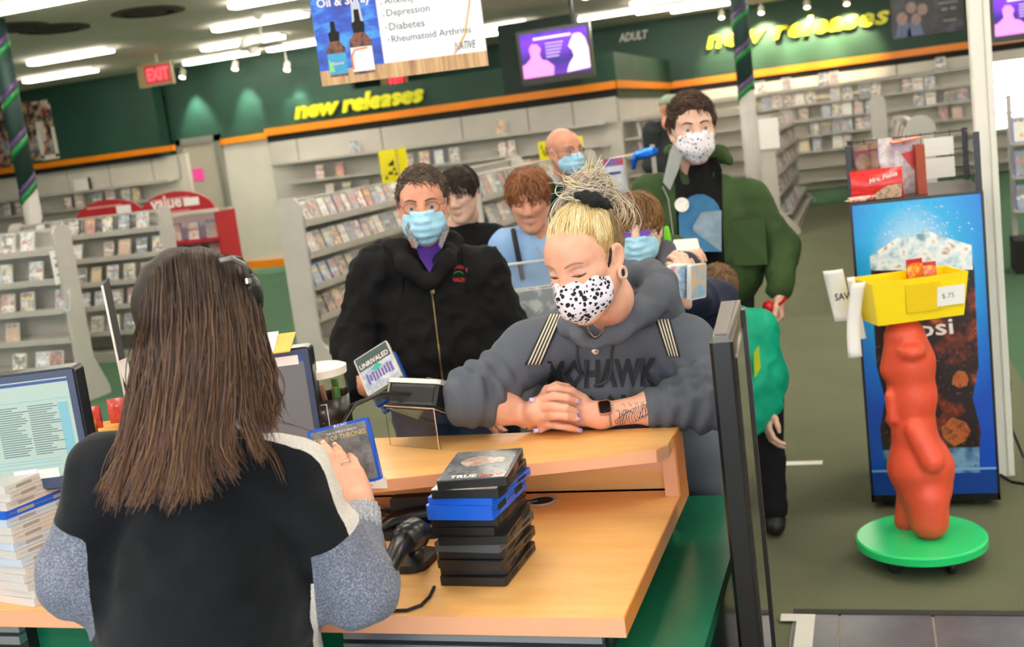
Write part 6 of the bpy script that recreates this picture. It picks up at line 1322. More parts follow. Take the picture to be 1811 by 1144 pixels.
S = SDF(); S.chain([D(702, 440, 3.72), D(680, 452, 3.8), D(735, 458, 3.92), D(795, 448, 3.86), D(795, 432, 3.76)], [.036, .045, .05, .045, .036], .03); S.chain([D(702, 440, 3.72), D(722, 470, 3.62), D(752, 500, 3.6)], [.036, .03, .02], .03); S.chain([D(795, 432, 3.76), D(785, 465, 3.63), D(762, 500, 3.6)], [.036, .03, .02], .03)
hood = sdf_obj('hood', S, MJ, man, h=.011, wrinkle=.008, wscale=14)
obj('purple_shirt', MB().prism([D(733, 425, 3.63), D(785, 425, 3.66), D(775, 455, 3.60), D(760, 482, 3.585), D(742, 455, 3.60)], -HEAD*.004), m_cloth('purple_knit', '#4a2f86'), man, world=True)
for c4_ in (((722, 392, 3.62), (740, 432, 3.6), (736, 440, 3.6), (716, 405, 3.62)), ((790, 392, 3.64), (775, 432, 3.6), (781, 440, 3.6), (795, 405, 3.64))): obj('shirt_collar', MB().prism([D(*q) for q in c4_], -HEAD*.006), m_cloth('grey_check', '#9a9aa0', speck='#5f6168'), man, world=True)
def on_surf(root, px, py, off=.002, prefix='jacket', dirv=None):
    """point on the garment of this person under that pixel"""
    o = [c for c in root.children if c.name.split('.')[0] == prefix][0]; M = np.linalg.inv(parent_inv(o)); Mi = parent_inv(o)
    r = ray(px, py); r = r/np.linalg.norm(r); lo = Mi[:3, :3]@EYE+Mi[:3, 3]; ld = Mi[:3, :3]@r
    ok, loc, nor, idx = o.ray_cast(Vector(lo), Vector(ld))
    if not ok: return None
    return (M[:3, :3]@np.array(loc)+M[:3, 3])-r*off
zp = [on_surf(man, 762+.12*(k*12-0), 500+k*12, .004) for k in range(18)]; zp = [q for q in zp if q is not None]
obj('zip', MB().tube(zp, .003, 6), pm('brass_zip', '#a0885a', .35, .8), man, world=True); q = on_surf(man, 762, 492, .008)
obj('zip_pull', MB().b2(q-V(.006, .004, .05), q+V(.006, .004, 0)), pm('silver_plastic', '#c9c6c2', .3, .5), man, world=True)
for px in (715, 818):
    pts = [on_surf(man, px+(2 if px > 760 else -1)*k*.6, 440+k*11, .004) for k in range(8)]; pts = [q for q in pts if q is not None]
    if len(pts) > 2: obj('drawstring', MB().tube(pts, .003, 6), MJ, man, world=True)
def surf_text(root, body, px, py, w, h, mat, prefix='jacket', arc=0., bold=.02, tilt=0., off=.003, name='print', steep=0.):
    v, f = text_geo(body, 1, 0, bold); mn, mx = v.min(0), v.max(0); out = []; sub = {}
    for p in v:
        u = (p[0]-mn[0])/(mx[0]-mn[0]); t_ = (p[1]-mn[1])/(mx[1]-mn[1]); x = px+u*w; y = py-t_*h-arc*math.sin(u*math.pi)+tilt*u*w; q = on_surf(root, x-steep*t_, y, off, prefix); out.append(q)
    good = [q for q in out if q is not None]
    if not good: return
    med = np.median(np.array(good), axis=0); out = [med if q is None else q for q in out]
    obj(name, MB().add(out, f), mat, root, world=True)
surf_text(man, 'MOHAWK', 795, 482, 33, 7, pm('red_thread', '#c8332f', .7), arc=7, tilt=.02); surf_text(man, 'VALLEY', 801, 498, 22, 7, pm('red_thread', '#c8332f', .7), tilt=.02)
lg = MB(); cc = [on_surf(man, 811+9*math.cos(a), 486-7*abs(math.sin(a))+(2 if math.sin(a) < 0 else 0), .003) for a in np.linspace(0, 6.28, 13)[:-1]]
if all(q is not None for q in cc): lg.poly(cc); obj('emblem', lg, pm('green_thread', '#2f8a3e', .7), man, world=True)
# the film cases in his hand
def held_case(corners, d, th, mat, sleeve, label, off=0., grp=None, cover_inset=.004, name='film_case'):
    """corners: pixels TL, TR, BR, BL of the cover with depths"""
    P4 = [D(px, py, dd) for px, py, dd in corners]; n = nrm(np.cross(P4[1]-P4[0], P4[3]-P4[0])); n = n if n@HEAD < 0 else -n; c = sum(P4)/4
    xd = nrm(P4[1]+P4[2]-P4[0]-P4[3]); yd = nrm(np.cross(n, xd)); w = (np.linalg.norm(P4[1]-P4[0])+np.linalg.norm(P4[2]-P4[3]))/2; h = (np.linalg.norm(P4[3]-P4[0])+np.linalg.norm(P4[2]-P4[1]))/2
    t = bpy.data.objects.new(name, None); COL.objects.link(t); t.matrix_basis = Matrix.LocRotScale(Vector(c-n*off), Matrix(np.array([xd, yd, n]).T.tolist()).to_quaternion(), None); tag(t, label, 'film case', grp)
    obj('shell', MB().rbox((0, 0, -th/2), (w, h, th), .005, n=2), mat, t, auto=40)
    obj('sleeve', MB().b2((-w/2+cover_inset, -h/2+cover_inset, 0), (w/2-cover_inset, h/2-cover_inset, .0007)), sleeve, t); return t, w, h
t, w, h_ = held_case(((622, 640, 3.42), (678, 607, 3.42), (715, 656, 3.3), (655, 700, 3.3)), 3.4, .015, M_PWHITE, m_top('hockey_cover', '#dfe6ee', '#aab6d0', 12), 'white and teal film case held by the man in black')
obj('cover_band', MB().b2((-w/2+.004, h_*.12, .0007), (w/2-.004, h_/2-.004, .001)), pm('dark_teal_print', '#3f5558', .4, var=.2), t); obj('cover_logo', MB().poly([(.0, -.01+.0*h_, .0012), (.018, .004, .0012), (.004, .02, .0012), (-.02, .006, .0012)]), pm('teal_print', '#2fb8a8', .4), t)
tx = MB(); add_text(tx, 'UNRIVALED', (-w*.42, h_*.16, .0009), (1, 0, 0), (0, 1, 0), width=w*.84, height=.02, bold=.02); obj('title', tx, M_WP, t)
fgm = MB(); rn = random.Random(2)
for k in range(9): x_ = -w*.35+k*w*.085; fgm.b2((x_, -.035-rn.uniform(0, .01), .0009), (x_+.007, -.01+rn.uniform(0, .008), .0012))
obj('player_print', fgm, pm('violet_print', '#6a5aa8', .4), t)
t2, _, _ = held_case(((632, 652, 3.44), (690, 618, 3.44), (722, 672, 3.32), (664, 712, 3.32)), 3.4, .012, M_PBLUE, M_TB, 'blue film case held second in the hand of the man in black', off=.02); t3, _, _ = held_case(((640, 668, 3.46), (694, 634, 3.46), (722, 680, 3.34), (672, 716, 3.34)), 3.4, .012, M_PBLUE, M_TB, 'blue film case held lowest in the hand of the man in black', off=.036)
# ---- teenager in black behind him
d0 = 5.25; F = face_frame(D(812, 342, d0), 18, 12, 4, .98); sL = D(872, 425, d0+.02); sR = D(752, 428, d0+.1)
p_, R_, nk, pl_, jk_, _ = simple_person('teenager with dark fringe in a plain black hoodie', F, sL, sR, sL+V(.03, .02, -.28), sR+V(-.03, .02, -.28), sL+V(.0, -.12, -.48), sR+V(.0, -.12, -.48), SKIN_C, m_cloth('black_jersey', '#141416', .2), h=.01, pelz=.93, lid=.004)
add_eyes(F, p_, (0, 1, -.35), brow='#2a201c')
hair_cap(F, p_, (((0, -.03, -.065), (0, -.2, -1)),), pm('dark_hair_base', '#241a16', .7), rad=(.09, .108, .097), subs=(((0, .098, -.035), (.062, .08, .09)),))
hair_locks(F, p_, 1300, lambda x, y, z: (x*6, .5, -.45) if y > -.02 else (x*5, -.3, -.9), lambda x, y, z: not (y > .045 and z < .038) and z > -.06, .075, ['#2e211b', '#3b2b23', '#241a16', '#4a372c'], r=.0018, lift=(.004, .014), rad=(.088, .107, .095), seed=6)
# ---- woman in light blue
d0 = 4.75; F = face_frame(D(936, 352, d0), 8, 14, 2, 1.0); sL = D(1010, 440, d0+.05); sR = D(897, 440, d0+.02); eR = D(888, 535, d0-.02); wR = D(930, 600, d0-.25); eL = D(1030, 535, d0-.02); wL = D(985, 600, d0-.25)
MB_L = m_cloth('light_blue_jacket', '#8db2e0', .1, 8, .7)
p_, R_, nk, pl_, jk_, _ = simple_person('woman with short auburn hair in an open light blue jacket', F, sL, sR, eL, eR, wL, wR, SKIN_B, MB_L, girth=1.1, h=.009, pelz=.93, wrinkle=.012, wscale=9, cheeks=1.15, jaw=1.06, lid=.0042)
add_eyes(F, p_, (0, 1, -.5), brow='#8a5f48')
hair_cap(F, p_, (((0, -.03, -.075), (0, -.2, -1)),), pm('auburn_hair_base', '#7a4a2e', .7), rad=(.092, .112, .098), subs=(((0, .1, -.035), (.07, .085, .085)),))
hair_locks(F, p_, 1500, lambda x, y, z: (x*8, .25 if y > 0 else -.4, -.6), lambda x, y, z: not (y > .045 and z < .055) and z > -.075, .07, ['#8f5a38', '#a46a44', '#74472c', '#b57f55'], r=.0018, lift=(.004, .016), rad=(.09, .11, .096), seed=9)
vn = [on_surf(p_, x, y, .004) for x, y in ((930, 405), (962, 402), (975, 440), (968, 470), (950, 440))]
if all(q is not None for q in vn): obj('neckline', MB().poly(vn), SKIN_B, p_, world=True)
pts = [on_surf(p_, 905+k*2.2, 395+k*11, .006) for k in range(10)]; pts = [q for q in pts if q is not None]; obj('bag_strap', MB().tube(pts, .011, 6), pm('black_strap', '#17181b', .6), p_, smooth=True, world=True)
# ---- bald man in green fleece
d0 = 5.9; F = face_frame(D(999, 268, d0), -38, 2, 2, 1.02); sL = D(1062, 345, d0+.1); sR = D(955, 340, d0+.0)
p_, R_, nk, pl_, jk_, _ = simple_person('bald man in a dark green fleece and blue mask', F, sL, sR, sL+V(.04, 0, -.3), sR+V(-.05, 0, -.3), sL+V(.0, -.15, -.48), sR+V(.02, -.15, -.48), SKIN_B, m_cloth('green_fleece', '#17463c', .15), h=.01, girth=1.12, pelz=.98)
add_eyes(F, p_, (0, 1, 0), brow='#8a7a6c'); face_mask(F, p_, m_bluemask()); eyeglasses(F, p_, M_LENS, pm('dark_frame', '#33302e', .4))
hair_locks(F, p_, 500, lambda x, y, z: (x*3, -.5, -.6), lambda x, y, z: z < .035 and z > -.06 and y < .01, .012, ['#9a9088', '#7d746c'], r=.0012, rad=(.0775, .098, .089), lift=(0, .002), seed=2)
S = SDF(); S.chain([F(-.06, -.02, -.135), F(-.02, -.07, -.125), F(.05, -.05, -.13), F(.07, .0, -.145)], [.028, .03, .03, .024], .02); sdf_obj('collar', S, m_cloth('grey_fleece', '#a8aaa6', .1), p_, h=.011)
# ---- tall man in the green parka
d0 = 4.95; F = face_frame(D(1224, 228, d0), -10, 2, 0, 1.16); sL = D(1326, 350, d0+.02); sR = D(1150, 342, d0+.08); eL = D(1382, 440, d0+.0); wL = D(1378, 515, d0-.16); eR = D(1128, 440, d0-.05); wR = D(1195, 440, d0-.33)
MP = m_cloth('olive_parka', '#3c5230', .16, 6, .75)
hy = nrm(V(0, 0, -1)-HEAD*.15); hz = nrm(RIGHT0-HEAD*.3); hz = nrm(hz-hy*(hz@hy)); HF = Frame(D(1378, 522, d0-.17), np.array([np.cross(hy, hz), hy, hz]).T, 1.05)
tall, R_, nk, pl_, jk_, _ = simple_person('tall man in an open olive green parka and patterned mask', F, sL, sR, eL, eR, wL, wR, SKIN_C, MP, m_cloth('dark_grey_trousers', '#2b2e33'), g=.037, girth=1.16, h=.009, pelz=1.03, wrinkle=.006, wscale=11, hand_l=(HF, 1, ((55, 60, 35),)*4), hem=-.16, depth=1.15)
add_eyes(F, tall, (-.2, 1, .02), brow='#3f3028')
def m_tallmask():
    t = NT('patterned_mask_fabric'); v = t.coords('Object'); vo = t.new('ShaderNodeTexVoronoi'); vo.inputs['Scale'].default_value = 75; t.link(v, vo.inputs['Vector']); sc_ = t.new('ShaderNodeSeparateColor'); t.link(vo.outputs['Color'], sc_.inputs[0])
    dot = t.math('LESS_THAN', vo.outputs['Distance'], .33); red = t.math('MULTIPLY', dot, t.math('GREATER_THAN', sc_.outputs[0], .78)); blk = t.math('MULTIPLY', dot, t.math('LESS_THAN', sc_.outputs[0], .34))
    t.base(t.mix(blk, t.mix(red, '#eceaf2', '#b5403a'), '#2b2b38')); t.b.inputs['Roughness'].default_value = .8; return t.m
face_mask(F, tall, m_tallmask(), pleat=False, up=-.002, su=.003)
hcol = ['#5a4130', '#4a3528', '#6b4e3a', '#3f2d22']
hair_cap(F, tall, (((0, -.03, -.04), (0, -.3, -1)),), pm('brown_hair_base2', '#3a2a21', .7), rad=(.085, .106, .095), c=(0, -.018, .038), subs=(((0, .098, -.02), (.082, .085, .088)), ((-.09, .01, -.03), (.03, .045, .045)), ((.09, .01, -.03), (.03, .045, .045))))
hair_locks(F, tall, 1600, lambda x, y, z: (-.35+x*3, .75, .25) if z > .06 else (0, -.4, -.8), lambda x, y, z: short_keep(x, y, z) and not (y > .045 and z < .09), .045, hcol, r=.0017, lift=(.004, .016), rad=(.085, .106, .096), c=(0, -.018, .038), seed=12)
# black shirt between the open front edges, print, grey hood lining
def quilt(pxs, off, mat, name, prefix='jacket', th=.006):
    P = []
    for row in pxs:
        r_ = []
        for px, py in row: q = on_surf(tall, px, py, off, prefix); r_.append(q)
        P.append(r_)
    for i in range(len(P)-1, -1, -1):
        for j in range(len(P[i])):
            if P[i][j] is None or (i < len(P)-1 and abs((P[i][j]-P[i+1][j])@HEAD) > .09): P[i][j] = D(pxs[i][j][0], pxs[i][j][1], float((P[i+1][j]-EYE)@HEAD)+.015)
    return obj(name, MB().grid(np.array(P), thick=-th if False else th), mat, tall, smooth=True, world=True)
M_TS = m_cloth('black_tshirt', '#131315', .2)
rows = [[(x0+(x1-x0)*u, y) for u in np.linspace(0, 1, 7)] for y, x0, x1 in ((278, 1196, 1266), (300, 1193, 1275), (330, 1194, 1277), (370, 1195, 1278), (410, 1198, 1279), (450, 1204, 1281), (478, 1210, 1282))]
quilt(rows, .012, M_TS, 'tshirt')
def pr(pts, off, mat, name):
    q = [on_surf(tall, x, y, off) for x, y in pts]
    if all(a is not None for a in q): obj(name, MB().poly(q), mat, tall, world=True)
arc = [(1203, 445)]+[(1238+38*math.cos(a), 385-42*math.sin(a)) for a in np.linspace(math.pi, 0, 12)]+[(1276, 445)]
pr([(x, min(y, 470)) for x, y in arc], .032, pm('blue_shirt_print', '#2f6f9c', .7, var=.15, vscale=25), 'shirt_print'); pr([(1222, 445), (1226, 400), (1240, 375), (1276, 372), (1276, 445)], .034, pm('grey_shirt_print', '#7f95a4', .7, var=.2, vscale=20), 'shirt_print')
pr([(1206+13*math.cos(a), 362+13*math.sin(a)) for a in np.linspace(0, 6.28, 17)[:-1]], .036, pm('round_sticker', '#efe9e2', .5, var=.1, vscale=60), 'round_sticker')
ML_ = m_cloth('grey_lining', '#8d9090', .1); lap = [(1190, 256, d0-.02), (1206, 272, d0-.14), (1200, 298, d0-.19), (1184, 336, d0-.215), (1172, 322, d0-.19), (1180, 288, d0-.13), (1184, 268, d0-.05)]
obj('hood_lining', MB().prism([D(*q) for q in lap], -HEAD*.014), ML_, tall, world=True)
S = SDF(); S.chain([D(1186, 268, d0+.06), D(1225, 272, d0+.18), D(1272, 272, d0+.14), D(1290, 284, d0+.06)], [.03, .042, .034, .018], .03); sdf_obj('hood', S, MP, tall, h=.011, wrinkle=.005)
pts = [on_surf(tall, x, y, .004) for x, y in ((1172, 330), (1182, 352), (1186, 380), (1190, 410), (1192, 445), (1196, 475))]; pts = [q for q in pts if q is not None]; obj('front_zip', MB().tube(pts, .004, 6), pm('grey_zip', '#9a9c98', .4, .5), tall, smooth=True, world=True)
pts = [on_surf(tall, x, y, .005) for x, y in ((1322, 408), (1327, 430), (1331, 455))]; obj('pocket_zip', MB().tube([q for q in pts if q is not None], .004, 6), pm('silver_zip', '#c9ccc8', .3, .8), tall, world=True)
pts = [(1292, 392), (1352, 385), (1358, 468), (1300, 470)]; pr(pts, .006, MP, 'pocket_flap')
q = D(1360, 543, d0-.2); t = thing('red_toy', 'small shiny red capsule toy in the tall man\'s hand', 'toy', tuple(q-V(0, 0, .03))); obj('capsule', MB().lathe([(.006, 0), (.022, .008), (.028, .028), (.022, .05), (.006, .058)], 20), pm('red_gloss', '#c8141c', .12), t, smooth=True); obj('strap', MB().tube([(.03, 0, .03), (.06, -.01, .05), (.075, -.01, .07)], .006, 6), pm('red_gloss', '#c8141c', .12), t)
held_case(((1193, 425, d0-.42), (1236, 421, d0-.4), (1236, 441, d0-.44), (1193, 444, d0-.45)), d0, .03, pm('paper', '#f2f0ec', .7), pm('paper', '#f2f0ec', .7), 'thick white case held flat by the tall man'); q = D(1180, 415, d0-.42); t = thing('marker_pen', 'bright green marker pen beside the white case', 'pen', tuple(q-V(0, 0, .04))); obj('pen_barrel', MB().lathe([(.012, 0), (.014, .02), (.012, .06), (.006, .075)], 14), pm('lime_plastic', '#7ad62a', .3), t, smooth=True); obj('pen_clip', MB().b2((-.003, -.017, .03), (.003, -.012, .07)), pm('lime_plastic', '#7ad62a', .3), t)
# ---- woman with glasses and navy jacket
d0 = 3.85; F = face_frame(D(1128, 405, d0), 6, 6, 0, .96); sL = D(1205, 492, d0+.05); sR = D(1065, 490, d0+.05); eL = D(1262, 540, d0-.12); wL = D(1222, 520, d0-.3); eR = D(1060, 580, d0); wR = D(1090, 620, d0-.2)
hy = nrm(V(0, 0, 1)*.9-RIGHT0*.1-HEAD*.1); hz = nrm(-HEAD+RIGHT0*.3); hz = nrm(hz-hy*(hz@hy)); HF = Frame(D(1216, 520, d0-.32), np.array([np.cross(hy, hz), hy, hz]).T, .95)
p_, R_, nk, pl_, jk_, _ = simple_person('person with brown bob, glasses and blue mask in a navy jacket', F, sL, sR, eL, eR, wL, wR, SKIN_C, m_cloth('navy_jacket', '#1f2740', .15, 7, .6), g=.035, h=.009, pelz=.85, wrinkle=.011, wscale=9, hand_l=(HF, 1, ((35, 45, 30),)*4))
add_eyes(F, p_, (0, 1, -.2), brow='#7a5a40'); face_mask(F, p_, m_bluemask(), up=.002); eyeglasses(F, p_, pm('purple_glare_lens', '#8a5fe0', .05, trans=.3), pm('thin_gold_frame', '#a58f9a', .3, .7), w=.022, hgt=.012)  # purple glare on the glasses is painted into the lens colour
hair_cap(F, p_, (((0, -.03, -.06), (0, -.2, -1)),), pm('brown_bob_base', '#6b4a2c', .7), rad=(.09, .108, .098), c=(0, -.018, .034), subs=(((0, .1, -.04), (.066, .085, .088)), ((-.088, .015, -.04), (.03, .04, .045)), ((.088, .015, -.04), (.03, .04, .045))))
hair_locks(F, p_, 1700, lambda x, y, z: (x*5, .55, -.4) if y > -.01 else (x*5, -.3, -.8), lambda x, y, z: not (y > .045 and z < .045) and z > -.055 and not (abs(x) > .065 and y > -.02 and z < .0), .08, ['#8a6238', '#7a5530', '#9a7144', '#694825'], r=.0018, lift=(.003, .01), rad=(.089, .107, .097), seed=15)
S = SDF(); S.chain([F(-.075, .03, -.13), F(-.085, -.05, -.1), F(0, -.1, -.09), F(.085, -.05, -.1), F(.075, .03, -.13)], [.026, .034, .036, .034, .026], .02); sdf_obj('hood', S, m_cloth('grey_hood', '#5d5f66', .1), p_, h=.01)
for k, (x0, lab, cm) in enumerate(((1180, 'white film case held first by the person in navy', m_top('pink_spine', '#efe6e6', '#e08fb0', 14)), (1196, 'pale film case held second by the person in navy', m_top('pale_spine', '#e8e8ec', '#7fb2dc', 30)), (1222, 'blue beach film case held at the back by the person in navy', m_top('beach_cover', '#7fb6e0', '#d9b98c', 9)))):
    held_case(((x0, 474-k*2, d0-.5+.02*k), (x0+28, 468-k*2, d0-.44+.02*k), (x0+26, 526, d0-.4), (x0-1, 531, d0-.46)), d0, .014, M_PWHITE, cm, lab)
# ---- child in teal jacket
d0 = 4.5; F = face_frame(D(1268, 515, d0), 160, 5, 0, .9); sL = D(1338, 585, d0+.02); sR = D(1235, 585, d0+.06)
p_, R_, nk, pl_, jk_, _ = simple_person('small child in a puffy teal jacket beside the standing screen', F, sR, sL, sR+V(-.02, .02, -.2), D(1355, 668, d0), sR+V(0, -.06, -.36), D(1356, 722, d0-.05), SKIN_C, m_cloth('teal_puffer', '#10a884', .12, 7, .45, sheen=.0), m_cloth('black_trousers', '#191a1d'), g=.036, girth=1.0, h=.01, pelz=.56, wrinkle=.009, wscale=10)
hair_cap(F, p_, (((0, -.03, -.06), (0, .0, -1)),), pm('light_brown_base', '#6e5138', .7), subs=(((0, .1, -.03), (.07, .085, .088)),)); hair_locks(F, p_, 900, lambda x, y, z: (x*4, .2, -.8), lambda x, y, z: not (y > .04 and z < .05) and z > -.06, .05, ['#8a6a4a', '#7a5c40', '#9c7c58'], r=.0017, seed=20)
obj('lime_patch', MB().prism([D(1333, 622, d0-.16), D(1341, 612, d0-.15), D(1345, 650, d0-.15), D(1334, 668, d0-.16)], -HEAD*.006), pm('lime_cloth', '#b7cc1f', .7), p_, world=True)
# ---- shopper far behind with cap
d0 = 9.6; F = face_frame(D(1186, 195, d0), -150, 10, 0, 1.0); sL = D(1152, 232, d0); sR = D(1215, 232, d0+.1)
p_, R_, nk, pl_, jk_, _ = simple_person('shopper in a dark grey hoodie and cap browsing the return wall', F, sR, sL, sR+V(.03, 0, -.28), sL+V(-.03, 0, -.28), sR+V(0, .1, -.46), sL+V(.0, .1, -.46), SKIN_B, m_cloth('charcoal_hoodie', '#34383a', .15), h=.013, pelz=.95)
S = SDF(); S.ell(F(0, -.015, .05), np.array((.088, .108, .08)), F.R, .01); S.cut(F(0, 0, .03), F.d(0, 0, -1)); S.cone(F(0, .08, .035), F(0, .16, .03), .04, .03, .02); sdf_obj('cap', S, m_cloth('pale_green_cap', '#9fb09a', .15), p_, h=.011)
# ================================================================ the cashier, seen from behind
def on_obj(o, px, py, off=.002):
    Mi = parent_inv(o); M = np.linalg.inv(Mi); r = ray(px, py); r = r/np.linalg.norm(r); lo = Mi[:3, :3]@EYE+Mi[:3, 3]; ld = Mi[:3, :3]@r
    ok, loc, nor, idx = o.ray_cast(Vector(lo), Vector(ld))
    return (M[:3, :3]@np.array(loc)+M[:3, 3]-r*off) if ok else None
dC = 1.80
F = face_frame(D(352, 572, dC), -138, 16, 0, 1.0)
sl, sr = D(192, 842, dC), D(515, 846, dC+.02); ell, elr = D(142, 1015, dC+.0), D(634, 1040, dC+.06); wl, wr_ = D(215, 1085, dC+.26), D(636, 908, 2.06)
pel = D(400, 1290, dC+.05); neck = (sl+sr)/2+V(0, 0, .05)
S, Rc = body_sdf(F, sl, sr, ell, elr, wl, wr_, pel, neck)
hy = nrm(V(0, 0, .78)-RIGHT0*.36+HEAD*.62); hz = nrm(-HEAD*.8+RIGHT0*.2+V(0, 0, .6)); hz = nrm(hz-hy*(hz@hy)); HFc = Frame(D(640, 902, 2.05), np.array([np.cross(hy, hz), hy, hz]).T, .96)
tips = hand_ops(S, HFc, -1, ((14, 22, 12), (10, 18, 10), (12, 20, 12), (18, 24, 14)), spread=5, thumb=((.02, .022, -.006), (.04, .04, -.03), (.045, .065, -.045), (.04, .085, -.05)))
y = nrm(wl-ell); z = nrm(V(0, 0, 1)-y*y[2]); HL = Frame(wl, np.array([np.cross(y, z), y, z]).T, 1.0); hand_ops(S, HL, 1)
clerk = start_person('cashier with long brown hair in a black and grey sweater', S, F, SKIN_A, .008, [(HFc(0, .07, 0), .16)]); nails(HFc, tips, clerk, pm('pale_nail', '#e8c4b8', .25), (0, 1, 2, 3)); add_eyes(F, clerk, (0, 1, -.4), brow='#4a3526')
obj('ring', MB().tube([HFc(-.0085*-1+.0105*math.cos(a)*1.02, .106, .001+.0105*math.sin(a)) for a in np.linspace(0, 6.28, 17)[:-1]], .0014, 6, closed=True), pm('silver', '#d8d8d8', .2, 1), clerk, smooth=True, world=True)
def m_sweater():
    t = NT('cashier_knit'); a = t.new('ShaderNodeVertexColor'); a.layer_name = 'tint'; sc_ = t.new('ShaderNodeSeparateColor'); t.link(a.outputs['Color'], sc_.inputs[0]); v = t.coords('Object')
    n = t.noise(v, 330, 2); nj = t.math('MULTIPLY', t.math('SUBTRACT', t.noise(v, 90, 2), .5), .012)
    grey = t.ramp(n, [(.3, '#575c6c'), (.5, '#747a8c'), (.7, '#9da1af')]); blk = t.ramp(t.noise(v, 9, 3), [(.3, '#0f1114'), (.7, '#1d2025')]); oat = t.ramp(n, [(.3, '#c9c4bd'), (.7, '#e8e4de')])
    c = t.mix(t.math('GREATER_THAN', t.math('ADD', sc_.outputs[1], nj), .5), blk, oat); c = t.mix(t.math('GREATER_THAN', t.math('ADD', sc_.outputs[0], nj), .5), c, grey); t.base(c)
    t.b.inputs['Roughness'].default_value = .95; t.b.inputs['Specular IOR Level'].default_value = .12; t.b.inputs['Sheen Weight'].default_value = .15; t.bump(n, .35, .003); return t.m
S = SDF(); R = torso_ops(S, sl, sr, pel, neck, .03, 1.12, 1.05)
for s_, e_, w_ in ((sl, ell, wl), (sr, elr, wr_)):
    S.cone(s_, e_, .060, .066, .03); S.cone(e_, w_-nrm(w_-e_)*.03, .066, .036, .03)
S.ell(neck+V(0, 0, .06), (.07, .07, .05), R, .02, True); S.cone(pel-V(0, 0, .05), pel+V(0, 0, .2), .17, .18, .06)
mid = (sl+sr)/2
def sw_col(v):
    q = (v-mid)@R; al = []
    def seg(a, b): ba = b-a; t_ = np.clip((v-a)@ba/(ba@ba), 0, 1); return t_, np.linalg.norm(v-a-t_[:, None]*ba, axis=1)
    sl_ = np.zeros(len(v))
    for s_, e_, w_ in ((sl, ell, wl), (sr, elr, wr_)):
        tu, du = seg(s_, e_); tf, df = seg(e_, w_); arm = np.minimum(du, df) < .098
        far = np.linalg.norm(v-mid, axis=1); inner = np.abs(q[:, 0]) > .165
        val = np.where(tu > .98, 1.0, .5+(tu-.5)*1.6); val = np.minimum(val, np.minimum(.5+(np.abs(q[:, 0])-.175)*9, .5+(.105-np.minimum(du, df))*12)); sl_ = np.maximum(sl_, val)
    fr = .5+(q[:, 1]-.022+.06*np.clip((q[:, 0]-.02)/.14, 0, 1))*6
    return np.stack([np.clip(sl_, 0, 1), np.clip(fr, 0, 1), np.zeros(len(v))], 1)
def sw_push(v): return .005*vnoise(v*np.array([9, 9, 5.]), 4)+.004*(1-2*np.abs(vnoise(v*np.array([14., 14, 22]), 8)))
sw = sdf_obj('sweater', S, m_sweater(), clerk, h=.009, push=sw_push, col_fn=sw_col)
c0, c1 = wr_-nrm(wr_-elr)*.07, wr_+nrm(wr_-elr)*.006; ribs = MB(); ax_ = nrm(c1-c0); u_ = nrm(np.cross(ax_, V(1, 0, 0))); v_ = np.cross(ax_, u_); vs_ = []
P = np.array([[c0+(c1-c0)*t_+(u_*math.cos(a)+v_*math.sin(a))*(.037+.0022*math.cos(20*a)-.004*abs(t_-.5)) for a in np.linspace(0, 2*math.pi, 81)] for t_ in np.linspace(0, 1, 5)]); obj('cuff', MB().grid(P, thick=.003), m_cloth('grey_rib', '#9297a5', .1, speck='#c3c6cf'), clerk, smooth=True, world=True)
S = SDF(); 
for hp, kn, an, f in leg_pts(pel, R): S.chain([hp, kn, an], [.1, .072, .06], .03)
S.ell(pel, (.19, .14, .13), R, .05); sdf_obj('trousers', S, m_cloth('black_trousers', '#191a1d'), clerk, h=.018)
for hp, kn, an, f in leg_pts(pel, R):
    S = SDF(); a0 = np.array([an[0], an[1], .045]); S.cone(a0-f*.05, a0+f*.03, .042, .045, .02); S.cone(a0+f*.03, a0+f*.13-V(0, 0, .01), .045, .034, .02); S.cut(V(0, 0, 0), (0, 0, -1)); sdf_obj('shoe', S, pm('dark_shoe', '#171717', .5), clerk, h=.012)
